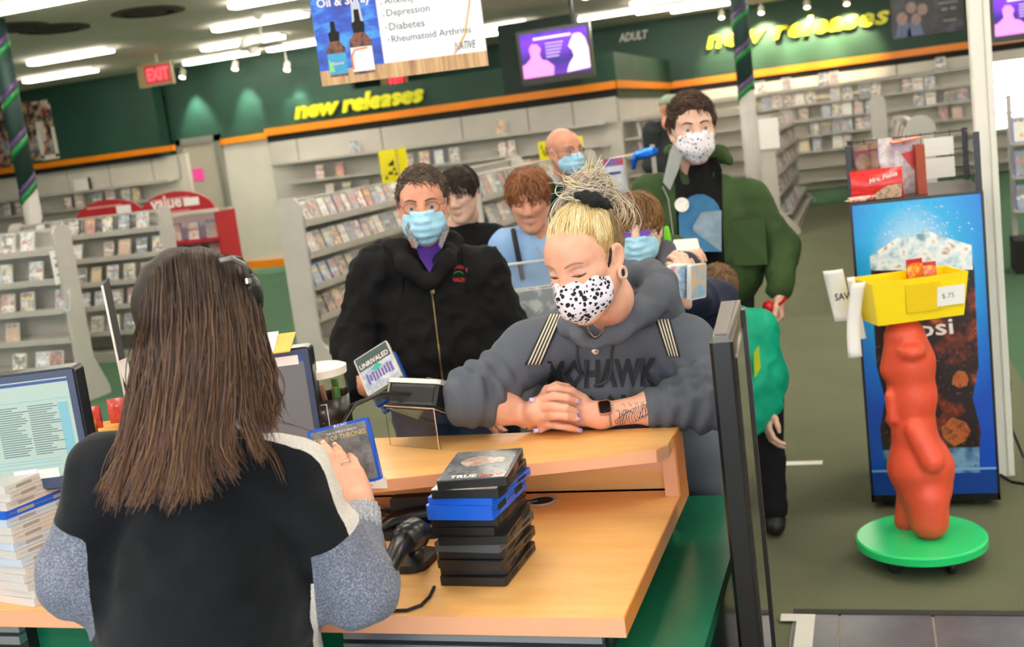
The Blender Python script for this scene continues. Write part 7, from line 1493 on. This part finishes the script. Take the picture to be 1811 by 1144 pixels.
# hair: an inner mass and locks interpolated between guide curves that hang down the back
S = SDF(); S.ell(F(0, -.018, .031), (.079, .099, .0895), F.R, .02); S.chain([D(350, 560, dC+.02), D(358, 650, dC+.0), D(352, 720, dC-.03)], [.07, .066, .045], .03); S.chain([D(405, 590, dC+.02), D(430, 660, dC+.03), D(445, 695, dC+.02)], [.045, .034, .02], .03); S.chain([D(295, 590, dC+.0), D(282, 680, dC-.02), D(274, 735, dC-.04)], [.04, .03, .018], .03)
hm_ = sdf_obj('hair_mass', S, pm('brown_hair_inner', '#2c211b', .6), clerk, h=.009, wrinkle=.004, wscale=30, wstretch=(1, 1, .3))
G = [[(264, 528), (256, 560), (252, 590), (240, 660), (232, 730), (222, 790), (208, 840), (196, 886)], [(272, 495), (270, 545), (268, 600), (262, 660), (250, 730), (238, 790), (218, 850), (202, 895)], [(292, 469), (292, 530), (292, 605), (290, 680), (280, 750), (268, 810), (245, 860), (228, 892)], [(317, 454), (322, 530), (325, 610), (318, 690), (310, 760), (304, 820), (292, 870), (282, 892)], [(340, 448), (346, 530), (350, 610), (345, 690), (340, 760), (336, 830), (322, 872), (306, 897)],
     [(364, 450), (372, 530), (378, 610), (372, 690), (362, 760), (352, 815), (362, 850), (374, 872)], [(388, 456), (397, 530), (405, 610), (402, 690), (392, 755), (388, 800), (398, 826), (420, 840)], [(411, 468), (420, 535), (430, 610), (432, 690), (430, 740), (440, 775), (452, 800), (459, 826)], [(432, 488), (441, 545), (452, 610), (466, 680), (471, 715), (474, 735), (477, 748), (480, 760)], [(447, 522), (456, 560), (468, 610), (485, 680), (491, 708), (490, 722), (486, 735), (482, 748)]]
nG = len(G); dep = []
for i in range(nG):
    e = abs(i-4.3)/5.2; row = []
    for j in range(8):
        t_ = j/7; base = dC+.02-.155*math.sin(min(1, t_*3.2)*math.pi/2)*(1-e**2*.75)
        if t_ > .45: base = base*(1-(t_-.45)*1.2)+(dC-.185+.05*e*e)*(t_-.45)*1.2
        row.append(base)
    dep.append(row)
GW = np.array([[D(G[i][j][0], G[i][j][1], dep[i][j]) for j in range(8)] for i in range(nG)])
def resample(P, K):
    L = np.concatenate([[0], np.cumsum(np.linalg.norm(np.diff(P, axis=0), axis=1))]); L /= L[-1]; t_ = np.linspace(0, 1, K)
    lin_ = np.stack([np.interp(t_, L, P[:, a]) for a in range(3)], 1); sm = lin_.copy()
    for _ in range(2): sm[1:-1] = .25*sm[:-2]+.5*sm[1:-1]+.25*sm[2:]
    return sm
K = 18; GR = np.array([resample(g, K) for g in GW])
for i in range(nG):
    for j in range(K):
        px_, py_ = proj(GR[i, j]); hit = on_obj(hm_, px_, py_, .004)
        if hit is not None and np.linalg.norm(hit-EYE) < np.linalg.norm(GR[i, j]-EYE): GR[i, j] = hit
        hit = on_obj(sw, px_, py_, .006)
        if hit is not None and np.linalg.norm(hit-EYE) < np.linalg.norm(GR[i, j]-EYE): GR[i, j] = hit
rg = np.random.default_rng(5); n = 3400; paths = np.zeros((n, K, 3)); cl = rg.uniform(0, nG-1, 30)
us_ = rg.uniform(0, nG-1.001, n); tt_ = np.linspace(0, 1, K); sidev = CR
for k in range(n):
    c = cl[np.argmin(np.abs(cl-us_[k]))]; jl = rg.normal()*.35
    lend = rg.uniform(.66, 1.02)**.8; lend = min(lend, 1.)
    for j in range(K):
        t_ = tt_[j]*lend; w = np.clip((t_-.25)/.75, 0, 1)**1.3; u = us_[k]*(1-w*.9)+c*w*.9; u = min(max(u, 0), nG-1.001); i = int(u); f_ = u-i; jj = t_*(K-1); j0 = min(int(jj), K-2); fj = jj-j0
        a = GR[i, j0]*(1-fj)+GR[i, j0+1]*fj; b = GR[i+1, j0]*(1-fj)+GR[i+1, j0+1]*fj; paths[k, j] = a*(1-f_)+b*f_
wob = rg.normal(size=(n, 1, 3))*.0035+np.sin(tt_[None, :, None]*rg.uniform(5, 11, (n, 1, 1))+rg.uniform(0, 6, (n, 1, 1)))*rg.normal(size=(n, 1, 3))*.009*tt_[None, :, None]
paths = paths+wob-HEAD*rg.uniform(0, .014, (n, 1, 1))
roots = np.array([lin(c) for c in ('#3a2d26', '#453429', '#32261f', '#4d3b30')]); ends = np.array([lin(c) for c in ('#7d5b3c', '#6a4a32', '#8a6543', '#5a4236', '#6b4a48')])
ra, ea = roots[rg.integers(0, 4, n)], ends[rg.integers(0, 5, n)]; m_ = (tt_**1.4)[None, :, None]; cc = ra[:, None]*(1-m_)+ea[:, None]*m_; cc = cc*(.75+.5*rg.random((n, 1, 1)))
strands('hair', paths, .0010+.0012*rg.random(n), M_HAIR, clerk, cc, taper=.15)
# loose thin locks straying over the sweater
lo_ = []
for pts in ([(430, 720), (470, 742), (520, 752), (552, 762)], [(440, 715), (500, 745), (560, 765), (610, 800)], [(380, 760), (440, 770), (480, 800), (500, 850)], [(300, 760), (255, 800), (200, 830), (170, 870)], [(330, 780), (310, 830), (330, 860), (372, 872)], [(360, 770), (372, 810), (360, 850), (350, 880)]):
    for _ in range(16):
        o_ = rg.normal(size=2)*4; q = [on_obj(sw, x+o_[0]+rg.normal()*2, y+o_[1]+rg.normal()*2, .005+.004*rg.random()) for x, y in pts]
        q = [D(x, y, 1.68) if a is None else a for a, (x, y) in zip(q, pts)]; lo_.append(resample(np.array(q), K))
strands('stray_hair', np.array(lo_), .0008, M_HAIR, clerk, np.tile(lin('#7a5a3f'), (len(lo_), 1)), taper=.2)
# sunglasses pushed up on the head
sg_ = thing('sunglasses', 'black sunglasses pushed up on the cashier\'s hair', 'sunglasses', tuple(D(425, 490, dC))); 
obj('temple_arm', MB().tube([D(388, 462, dC-.06), D(410, 457, dC-.05), D(430, 468, dC-.035), D(441, 495, dC-.02)], .005, 8), pm('grey_temple', '#7e7c7a', .25, .6), sg_, smooth=True, world=True); obj('temple_arm', MB().tube([D(400, 455, dC+.0), D(424, 460, dC+.0), D(440, 480, dC+.0), D(446, 500, dC)], .006, 8), M_DK, sg_, smooth=True, world=True)
S = SDF(); S.ell(D(446, 522, dC-.005), (.016, .022, .036), None, .01); sdf_obj('lens', S, M_DK, sg_, h=.005); obj('hinge', MB().lathe([(.006, -.004), (.006, .004)], 12, D(438, 496, dC-.03)), M_CHROME, sg_, world=True)
# the blue case she holds
gt, w, h_ = held_case(((558, 764, 2.22), (672, 734, 2.20), (652, 850, 2.18), (552, 872, 2.2)), 2.1, .014, M_PBLUE, m_top('grey_storm_cover', '#55575a', '#8b8d90', 8), 'blue-framed Game of Thrones disc case held by the cashier', cover_inset=.006)
tx = MB(); add_text(tx, 'GAME OF THRONES', (-w*.43, h_*.26, .0009), (1, 0, 0), (0, 1, 0), width=w*.86, height=.010, bold=.012); obj('title', tx, M_LOGO, gt); tx = MB(); add_text(tx, 'THE COMPLETE SEASON', (-w*.2, h_*.36, .0009), (1, 0, 0), (0, 1, 0), width=w*.5); add_text(tx, 'BLU-RAY', (-w*.05, h_*.455, .0012), (1, 0, 0), (0, 1, 0), width=w*.22, bold=.02); obj('small_print', tx, M_WP, gt)
s0 = (.008, -.022); obj('red_sticker', MB().poly([(s0[0]+.016*a, s0[1]+.014*b, .0012) for a, b in ((-1, 0), (0, -1), (1.1, .1), (.1, 1))]), pm('magenta_sticker', '#c9184f', .4), gt); tx = MB(); add_text(tx, 'buy a', (s0[0]-.009, s0[1]+.001, .0013), (1, 0, 0), (0, 1, 0), width=.016, bold=.02); obj('sticker_print', tx, M_WP, gt)
# ================================================================ the blonde customer
dB_ = 2.46; F = face_frame(D(1036, 457, dB_), 36, 17, 3, .98)
sRb, sLb = D(938, 622, 2.68), D(1212, 612, 2.64); eRb, eLb = D(836, 702, 2.60), D(1256, 706, 2.52)
wRb, wLb = at_z(938, 736, 1.098), at_z(1062, 734, 1.098); pelb = D(1120, 870, 2.98); neckb = D(1082, 560, 2.64)
S, Rb = body_sdf(F, sLb, sRb, eLb, eRb, wLb, wRb, pelb, neckb, nose=.85, lid=.0062)
for e_, w_ in ((eRb, wRb), (eLb, wLb)): S.cone(e_+(w_-e_)*.15, e_+(w_-e_)*.5, .047, .043, .02)
# her right hand lies over the left one, fingers locked, both resting on the ledge
dR, dL = float((wRb-EYE)@HEAD), float((wLb-EYE)@HEAD); dh = (dR+dL)/2; Q = lambda x, y_, o=0.: D(x, y_, dh+o)
S.cone(wRb, Q(952, 728, -.01), .028, .03, .02); S.cone(wLb, Q(1022, 728, .005), .029, .033, .02); S.cone(Q(1022, 722, .01), Q(985, 722, .02), .032, .034, .02); S.cone(Q(955, 722, .0), Q(972, 735, .01), .026, .03, .02)
fing = [[(958, 706, -.018), (980, 700, -.042), (1002, 703, -.05), (1019, 708, -.036)], [(954, 722, -.022), (978, 719, -.052), (1001, 722, -.06), (1017, 727, -.044)], [(957, 736, -.022), (978, 735, -.052), (1001, 736, -.06), (1019, 740, -.046)], [(962, 750, -.014), (984, 752, -.042), (1006, 756, -.05), (1021, 760, -.04)]]
for fg_, r_ in zip(fing, (.0098, .0102, .0096, .0085)): S.chain([Q(*q) for q in fg_], [r_*1.1, r_*1.04, r_*.95, r_*.8], .0035)
S.chain([Q(1030, 706, .0), Q(1008, 692, -.012), Q(985, 688, -.014), Q(972, 689, -.006)], [.0145, .0118, .0105, .0085], .006)          # left thumb across the top
S.chain([Q(955, 712, .02), Q(968, 690, .012), Q(985, 682, .012), Q(1004, 684, .012)], [.014, .0115, .01, .0085], .006)            # right thumb behind it
for q_ in (((990, 712, .012), (965, 708, -.004), (948, 709, -.016)), ((992, 727, .01), (964, 726, -.012), (945, 728, -.014)), ((994, 744, .006), (968, 752, -.012), (955, 760, -.012))): S.chain([Q(*q) for q in q_], [.0102, .0095, .008], .004)
bl = start_person('blonde woman in a grey hoodie leaning on the counter with folded hands', S, F, SKIN_A, .006, [(Q(985, 725), .13), ((eLb+wLb)/2, .14), ((eRb+wRb)/2, .14)])
for tipq, dirq in [(f_[3], (np.array(Q(*f_[3]))-np.array(Q(*f_[2])))) for f_ in fing]+[((944, 707, -.018), -RIGHT0), ((951, 761, -.014), -RIGHT0)]:
    c_ = Q(*tipq); dn = nrm(dirq); no = nrm((EYE-c_)-dn*((EYE-c_)@dn)); xn = np.cross(dn, no); P_ = np.array([[c_+dn*(.004+y_)+xn*(math.sin(a_)*.0062)+no*(.0072+(math.cos(a_)-1)*.0062) for y_ in (-.0075, -.003, .002, .006)] for a_ in np.linspace(-1.05, 1.05, 7)]); obj('fingernail', MB().grid(P_, thick=-.0008), M_NAIL, bl, smooth=True, world=True)
add_eyes(F, bl, (-.1, 1, -.75), brow='#a5826a', brow_r=.0024)
for s_ in (-1, 1):
    lp = [head_pt(bl, F, s_*(.033+x_), -.0015-.0045*(1-(x_/.0165)**2)-.002*(x_*s_*0), .0006) for x_ in np.linspace(-.0155, .017, 9)]; obj('eyelashes', MB().tube(lp, [.0006, .0011, .0014, .0015, .0015, .0015, .0015, .0013, .0008], 5), pm('dark_lash', '#3a2a24', .7), bl, smooth=True, world=True)
MH = m_cloth('grey_hoodie', '#5e636d', .1, 5, .9, 500, .25)
S = SDF(); R = torso_ops(S, sLb, sRb, pelb, neckb, .045, 1.32, 1.1)
for s_, e_, w_ in ((sRb, eRb, wRb), (sLb, eLb, wLb)): S.cone(s_, e_, .068, .07, .03)
S.cone(eRb, eRb+(wRb-eRb)*.16, .07, .054, .03); S.cone(eLb, eLb+(wLb-eLb)*.47, .072, .05, .03)
S.cone(D(1235, 790, 2.76), D(1250, 865, 2.78), .07, .05, .06); S.cut(pelb-V(0, 0, .2), (0, 0, -1)); S.ell(F(0, .02, -.19), (.07, .075, .06), F.R, .02, True)
def hoodie_push(v):
    out = .003*vnoise(v*8, 2)
    for s_, e_, w_ in ((sRb, eRb, wRb), (sLb, eLb, wLb)):
        for a, b in ((s_, e_), (e_, w_)):
            ba = b-a; L = np.linalg.norm(ba); t_ = ((v-a)@ba)/(L*L); d_ = np.linalg.norm(v-a-np.clip(t_, 0, 1)[:, None]*ba, axis=1); m = np.clip((.12-d_)/.05, 0, 1)*np.clip(1.2-np.abs(t_-(.9 if a is s_ else .1))*1.6, 0, 1)
            ph = t_*L*140+3.0*vnoise(v*9, 6)+6*vnoise(v*5, 9); out = out+m*.0065*np.sin(ph)
    return out
hd_ = sdf_obj('hoodie', S, MH, bl, h=.0075, push=hoodie_push)
S = SDF(); S.chain([D(1030, 598, 2.53), D(1005, 578, 2.6), D(1000, 560, 2.72)], [.014, .02, .028], .02); S.chain([D(1062, 606, 2.53), D(1090, 588, 2.53), D(1130, 556, 2.55), D(1165, 522, 2.60), D(1170, 496, 2.66), D(1150, 480, 2.72), D(1115, 482, 2.78), D(1060, 530, 2.78)], [.012, .020, .032, .036, .030, .024, .024, .03], .02); S.cone(D(1030, 598, 2.53), D(1048, 608, 2.52), .014, .01, .02); S.chain([D(1165, 560, 2.66), D(1120, 560, 2.76)], [.06, .06], .05)
sdf_obj('hood', S, MH, bl, h=.0075, wrinkle=.005, wscale=16)
clothes_lower(bl, pelb-V(0, 0, .02), R, m_cloth('black_leggings', '#1b1c20'), pm('dark_shoe', '#171717', .5), girth=1.1)
# striped straps
M_STB = pm('strap_black', '#17171a', .7); M_STW = pm('strap_cream', '#d9cfb6', .7)
def strap(pl_, name='backpack_strap'):
    P = []
    for x0, x1, y in pl_:
        row = [on_obj(hd_, x0+(x1-x0)*u, y, .006) for u in np.linspace(0, 1, 10)]
        if all(q is not None for q in row): P.append(row)
    if len(P) < 2: print('strap missing', len(P)); return
    mb = MB().grid(np.array(P), thick=.004); a, b = len(P), 10
    mi = [(j % 2) for i in range(a-1) for j in range(b-1)]; mb.mi = mi+mi+[0]*(len(mb.f)-2*len(mi)); obj(name, mb, [M_STB, M_STW], bl, smooth=True, world=True)
strap([(982-k*4.6-2, 1004-k*4.2, 535+k*10) for k in range(12)]); strap([(1158+max(0, (k-4))*3.2, 1184+max(0, (k-4))*2.6, 520+k*10) for k in range(12)])
# lettering, drawstrings, necklace
def put_text(o, root, body, x0, x1, yb, yt, mat, arc=0., bold=.05, name='print', tilt=0.):
    v, f = text_geo(body, 1, 0, bold, res=1); mn, mx = v.min(0), v.max(0); out = []
    for p_ in v:
        u = (p_[0]-mn[0])/(mx[0]-mn[0]); t_ = (p_[1]-mn[1])/(mx[1]-mn[1]); out.append(on_obj(o, x0+u*(x1-x0), yb+(yt-yb)*t_-arc*math.sin(u*math.pi)+tilt*u, .0035))
    ok = [q for q in out if q is not None]; md = np.median([np.linalg.norm(q-EYE) for q in ok]); out = [None if q is None or abs(np.linalg.norm(q-EYE)-md) > .07 else q for q in out]; ok = [q for q in out if q is not None]; f = [a for a in f if all(out[i] is not None for i in a)]; out = [ok[0] if q is None else q for q in out]; obj(name, MB().add(out, f), mat, root, world=True)
M_INK = pm('dark_hoodie_print', '#2b2d31', .8); put_text(hd_, bl, 'MOHAWK', 968, 1163, 690, 637, M_INK, 0, tilt=-6); put_text(hd_, bl, 'STRONG', 985, 1165, 752, 700, M_INK, 0, tilt=-6)
for pts in (((1022, 575), (1021, 600), (1020, 630), (1022, 645), (1028, 660)), ((1084, 570), (1085, 600), (1080, 640), (1082, 665), (1075, 678), (1050, 682))):
    q = [on_obj(hd_, x, y_, .005) for x, y_ in pts]; q = [a for a in q if a is not None]
    if len(q) > 2: obj('drawstring', MB().tube(resample(np.array(q), 14), .0032, 8), m_cloth('grey_cord', '#44474e'), bl, smooth=True, world=True)
nk_ = [on_obj(hd_, x, y_, .006) for x, y_ in ((1036, 570), (1041, 585), (1047, 598), (1053, 608), (1060, 596), (1067, 582), (1074, 568))]; nk_ = [D(1034, 562, 2.42)]+[a for a in nk_ if a is not None]+[D(1078, 560, 2.44)]
nl = obj('necklace', MB().tube(resample(np.array(nk_), 20), .0016, 6), pm('pale_gold', '#e3cdb8', .25, .8), bl, smooth=True, world=True); q = on_obj(hd_, 1053, 620, .008); n_ = -HEAD; u_ = RIGHT0; w_ = np.cross(u_, n_); Rl = np.array([u_, V(0, 0, 1), -HEAD]).T
obj('pendant', MB().lathe([(.009, -.001), (.0095, .0005), (.008, .002), (.001, .0024)], 20, q, R=Rl), pm('rose_pendant', '#e9d3c6', .25, .6), nl, smooth=True, world=True); obj('blue_stone', MB().lathe([(.0025, .002), (.001, .004)], 8, q, R=Rl), pm('blue_gem', '#3a4fd0', .1), nl, world=True)
# mask with black blotches
def m_spot():
    t = NT('spotted_mask_fabric'); v = t.coords('Object', (1, 1, 1)); vo = t.new('ShaderNodeTexVoronoi'); vo.inputs['Scale'].default_value = 100; n = t.noise(v, 40, 2)
    va = t.new('ShaderNodeVectorMath', operation='ADD'); t.link(v, va.inputs[0]); nv = t.new('ShaderNodeTexNoise'); nv.inputs['Scale'].default_value = 60; t.link(v, nv.inputs['Vector']); ms = t.new('ShaderNodeVectorMath', operation='SCALE'); ms.inputs['Scale'].default_value = .008; t.link(nv.outputs['Color'], ms.inputs[0]); t.link(ms.outputs[0], va.inputs[1]); t.link(va.outputs[0], vo.inputs['Vector'])
    sc_ = t.new('ShaderNodeSeparateColor'); t.link(vo.outputs['Color'], sc_.inputs[0]); dot = t.math('LESS_THAN', vo.outputs['Distance'], t.math('MULTIPLY_ADD', sc_.outputs[1], .32, .22)); c = t.mix(dot, '#efe8f6', '#141416')
    t.base(c); t.b.inputs['Roughness'].default_value = .8; return t.m
mk = face_mask(F, bl, m_spot(), pm('black_elastic', '#131316', .7), pleat=False, h=.0035, cup=1.02, up=-.008, su=.005, loop_r=.0034)
# hair drawn up to a bun
Tb = np.array((0, -.055, .115)); Bl = ['#e8cf98', '#dcbd80', '#f2e2ba', '#cfae72', '#e9d6a8']
hair_cap(F, bl, (), pm('blonde_base', '#b8935a', .6), rad=(.0785, .0985, .0895), subs=(((0, .1, -.03), (.088, .085, .088)), ((-.085, .02, -.03), (.03, .05, .04)), ((.085, .02, -.03), (.03, .05, .04)), ((0, -.02, -.13), (.1, .12, .09))), c=(0, -.017, .032), wr=.001)
def fl(x, y_, z_): return tuple(Tb-np.array((x, y_, z_)))
kp = lambda x, y_, z_: z_ > -.035+.25*max(0, y_) and not (y_ > .03 and z_ < .062+.15*max(0, .06-y_)) and not (y_ > -.012 and abs(x) > .05 and z_ < .035)
o_ = hair_locks(F, bl, 1900, fl, lambda x, y_, z_: kp(x, y_, z_) and z_ > .02, lambda x, y_, z_: np.linalg.norm(Tb-np.array((x, y_, z_)))*.95, Bl, r=.0013, K=9, lift=(.0, .005), rad=(.0795, .1, .091), c=(0, -.017, .032), seed=31, jit=.006, frizz=.0006)
hair_locks(F, bl, 900, fl, lambda x, y_, z_: kp(x, y_, z_) and z_ <= .03, lambda x, y_, z_: np.linalg.norm(Tb-np.array((x, y_, z_)))*.8, ['#8a6b48', '#a5835a', '#6e5438', '#c2a06c'], r=.0013, K=9, lift=(.0, .004), rad=(.0795, .1, .091), c=(0, -.017, .032), seed=33, jit=.006, frizz=.0006)
rg = np.random.default_rng(8); Bc = D(1040, 332, dB_+.03); loops = []; 
for k in range(420):
    a0 = rg.uniform(0, 6.28); tilt = rg.normal(size=3)*.5+np.array([0, 0, 1]); tilt /= np.linalg.norm(tilt); u_ = nrm(np.cross(tilt, rg.normal(size=3))); w_ = np.cross(tilt, u_); rr = rg.uniform(.018, .052); ext = rg.uniform(2.2, 4.6); ctr = Bc+rg.normal(size=3)*np.array([.012, .012, .008])
    t_ = np.linspace(0, 1, 12); ang = a0+t_*ext; loops.append(ctr+np.outer(np.cos(ang), u_)*rr+np.outer(np.sin(ang), w_)*rr*rg.uniform(.55, .95)+np.outer(t_**3, nrm(rg.normal(size=3)+V(0, 0, .4)))*rg.uniform(0, .03))
for k in range(80):   # spiky ends that stick out of the bun
    d_ = nrm(rg.normal(size=3)*np.array([1.2, .8, .6])+V(0, 0, .5)); L = rg.uniform(.035, .072); t_ = np.linspace(0, 1, 12); s0 = Bc+d_*.012; loops.append(s0+np.outer(t_*L, d_)+np.outer(t_**2*L*rg.uniform(-.1, .5), nrm(rg.normal(size=3)-V(0, 0, .6))))
for k in range(70):    # fine arcs falling to the sides
    sgn = -1 if k % 2 else 1; t_ = np.linspace(0, 1, 12); R0 = rg.uniform(.05, .1); loops.append(Bc+np.outer(np.sin(t_*2.2)*R0, RIGHT0*sgn)+np.outer(np.cos(t_*2.6)*R0*.5-R0*.45-.02*t_, V(0, 0, 1))+rg.normal(size=3)*.01)
cl_ = np.array([lin(c) for c in ('#eadfcb', '#d8c8b4', '#c2b2a6', '#f1e8d4', '#a89890', '#e2cfa0')]); strands('bun', np.array(loops), .0007+.001*rg.random(len(loops)), M_HAIR, bl, cl_[rg.integers(0, 6, len(loops))]*(.85+.3*rg.random((len(loops), 1))), taper=.3)
S = SDF(); S.ell(Bc, (.03, .03, .024), None, .01); sdf_obj('bun_core', S, pm('ash_blonde_base', '#b5a48c', .6), bl, h=.007, wrinkle=.004, wscale=60)
sb = D(1046, 352, dB_-.015); S = SDF(); S.chain([D(1020, 346, dB_-.0), D(1034, 348, dB_-.035), D(1050, 352, dB_-.04), D(1068, 362, dB_-.01), D(1078, 368, dB_+.03)], [.008, .0105, .0125, .0105, .008], .01); sdf_obj('scrunchie', S, pm('black_fabric', '#121215', .8), bl, h=.005, wrinkle=.004, wscale=90)
# ear gauge
eq = F(-.079, -.003, -.034); Re = np.array([F.d(0, 1, 0), F.d(0, 0, 1), F.d(-1, 0, 0)]).T; eg = MB().tube([F(-.0835, -.002+.0125*math.cos(a), -.043+.0125*math.sin(a)) for a in np.linspace(0, 6.28, 21)[:-1]], .0042, 8, closed=True); obj('ear_gauge', eg, pm('pale_wood_gauge', '#d9b39a', .4), bl, smooth=True, world=True); obj('gauge_hole', MB().lathe([(.0095, -.001), (.0095, .001)], 16, F(-.0825, -.002, -.043), R=Re), pm('dark_hole', '#2a1a14', .8), bl, world=True)
# watch, cord bracelet, tattoo
ad = nrm(wLb-eLb); wc = wLb-ad*.012; up_ = nrm(V(0, 0, 1)-ad*ad[2]); sd_ = np.cross(ad, up_); fd = nrm(-HEAD*.75+V(0, 0, .65)); fd = nrm(fd-ad*(fd@ad)); u3 = np.cross(ad, fd)
wt = thing('wrist_watch', 'square black-faced smart watch on the blonde woman\'s wrist', 'watch', tuple(wc)); Rw = np.array([u3, ad, fd]).T
P = np.array([[wc+(fd*math.cos(a)+u3*math.sin(a))*.0315+ad*b for b in (-.011, -.004, .004, .011)] for a in np.linspace(0, 2*math.pi, 41)]); obj('watch_band', MB().grid(P, thick=.002), pm('rose_mesh_band', '#c9a595', .3, .7, bump=.3, bscale=400), wt, smooth=True, world=True)
obj('watch_case', MB().rbox(wc+fd*.034, (.036, .031, .009), .008, Rw, n=4), pm('rose_gold', '#dcb3a4', .2, .9), wt, auto=40, world=True); obj('watch_face', MB().rbox(wc+fd*.0388, (.031, .026, .0012), .006, Rw, n=4), pm('watch_glass', '#0c0c0e', .04), wt, world=True); obj('crown', MB().lathe([(.003, 0), (.003, .003)], 10, wc+fd*.034-ad*.0165, R=np.array([u3, fd, -ad]).T), pm('rose_gold', '#dcb3a4', .2, .9), wt, world=True)
ad = nrm(wRb-eRb); wc = wRb-ad*.004; u4 = nrm(np.cross(ad, V(0, 0, 1))); w4 = np.cross(ad, u4)
tag(obj('bracelet', MB().tube([wc+(u4*math.cos(a)+w4*math.sin(a))*.0318+ad*.003*math.sin(2*a) for a in np.linspace(0, 2*math.pi, 25)[:-1]], .0022, 6, closed=True), M_DKM, world=True, smooth=True), 'thin black cord bracelet on the blonde woman\'s other wrist', 'bracelet')
tt2 = MB(); rn = random.Random(11)
for k in range(13):
    x0 = 1090+k*4.9; pts = [(x0+5*math.sin(a*1.3+k)+a*.6, 738-k*.9-11*math.cos(a+k*.8)-4*math.sin(2.2*a+k)) for a in np.linspace(0, 5.6, 16)]; q = [on_obj(bl, x, y_, .0003) for x, y_ in pts]; q = [a for a in q if a is not None]
    if len(q) > 4: tt2.tube(q, .0007, 4)
for k in range(5):
    pts = [(1100+k*11+6*a, 716-k*1.5-3*math.sin(a*5+k)) for a in np.linspace(0, 1, 8)]; q = [a for a in (on_obj(bl, x, y_, .0003) for x, y_ in pts) if a is not None]
    if len(q) > 4: tt2.tube(q, .0005, 4)
if tt2.f: obj('tattoo', tt2, pm('tattoo_ink', '#4a4a55', .6), bl, world=True)['kind'] = 'stuff'
# ================================================================ leave out cases the photograph shows nothing of (wholly hidden or out of frame)
bpy.context.view_layer.update(); dg = bpy.context.evaluated_depsgraph_get()
for o in [x for x in bpy.data.objects if x.name.startswith('film_case') and x.type == 'MESH' and x.parent is None]:
    M = np.array(o.matrix_world); seen = False
    for lx, lz in ((0, .095), (-.05, .17), (.05, .17), (-.05, .03), (.05, .03), (0, .18)):
        p = M[:3, :3]@np.array([lx, -.002, lz])+M[:3, 3]; px, py = proj(p)
        if not (-5 < px < W+5 and -5 < py < H_+5): continue
        d = p-EYE; L = np.linalg.norm(d); ok, loc, n, i, ob, m = SC.ray_cast(dg, Vector(EYE), Vector(d/L), distance=L+.05)
        if not ok or ob.name == o.name or np.linalg.norm(np.array(loc)-EYE) > L-.02: seen = True; break
    if not seen: bpy.data.objects.remove(o)
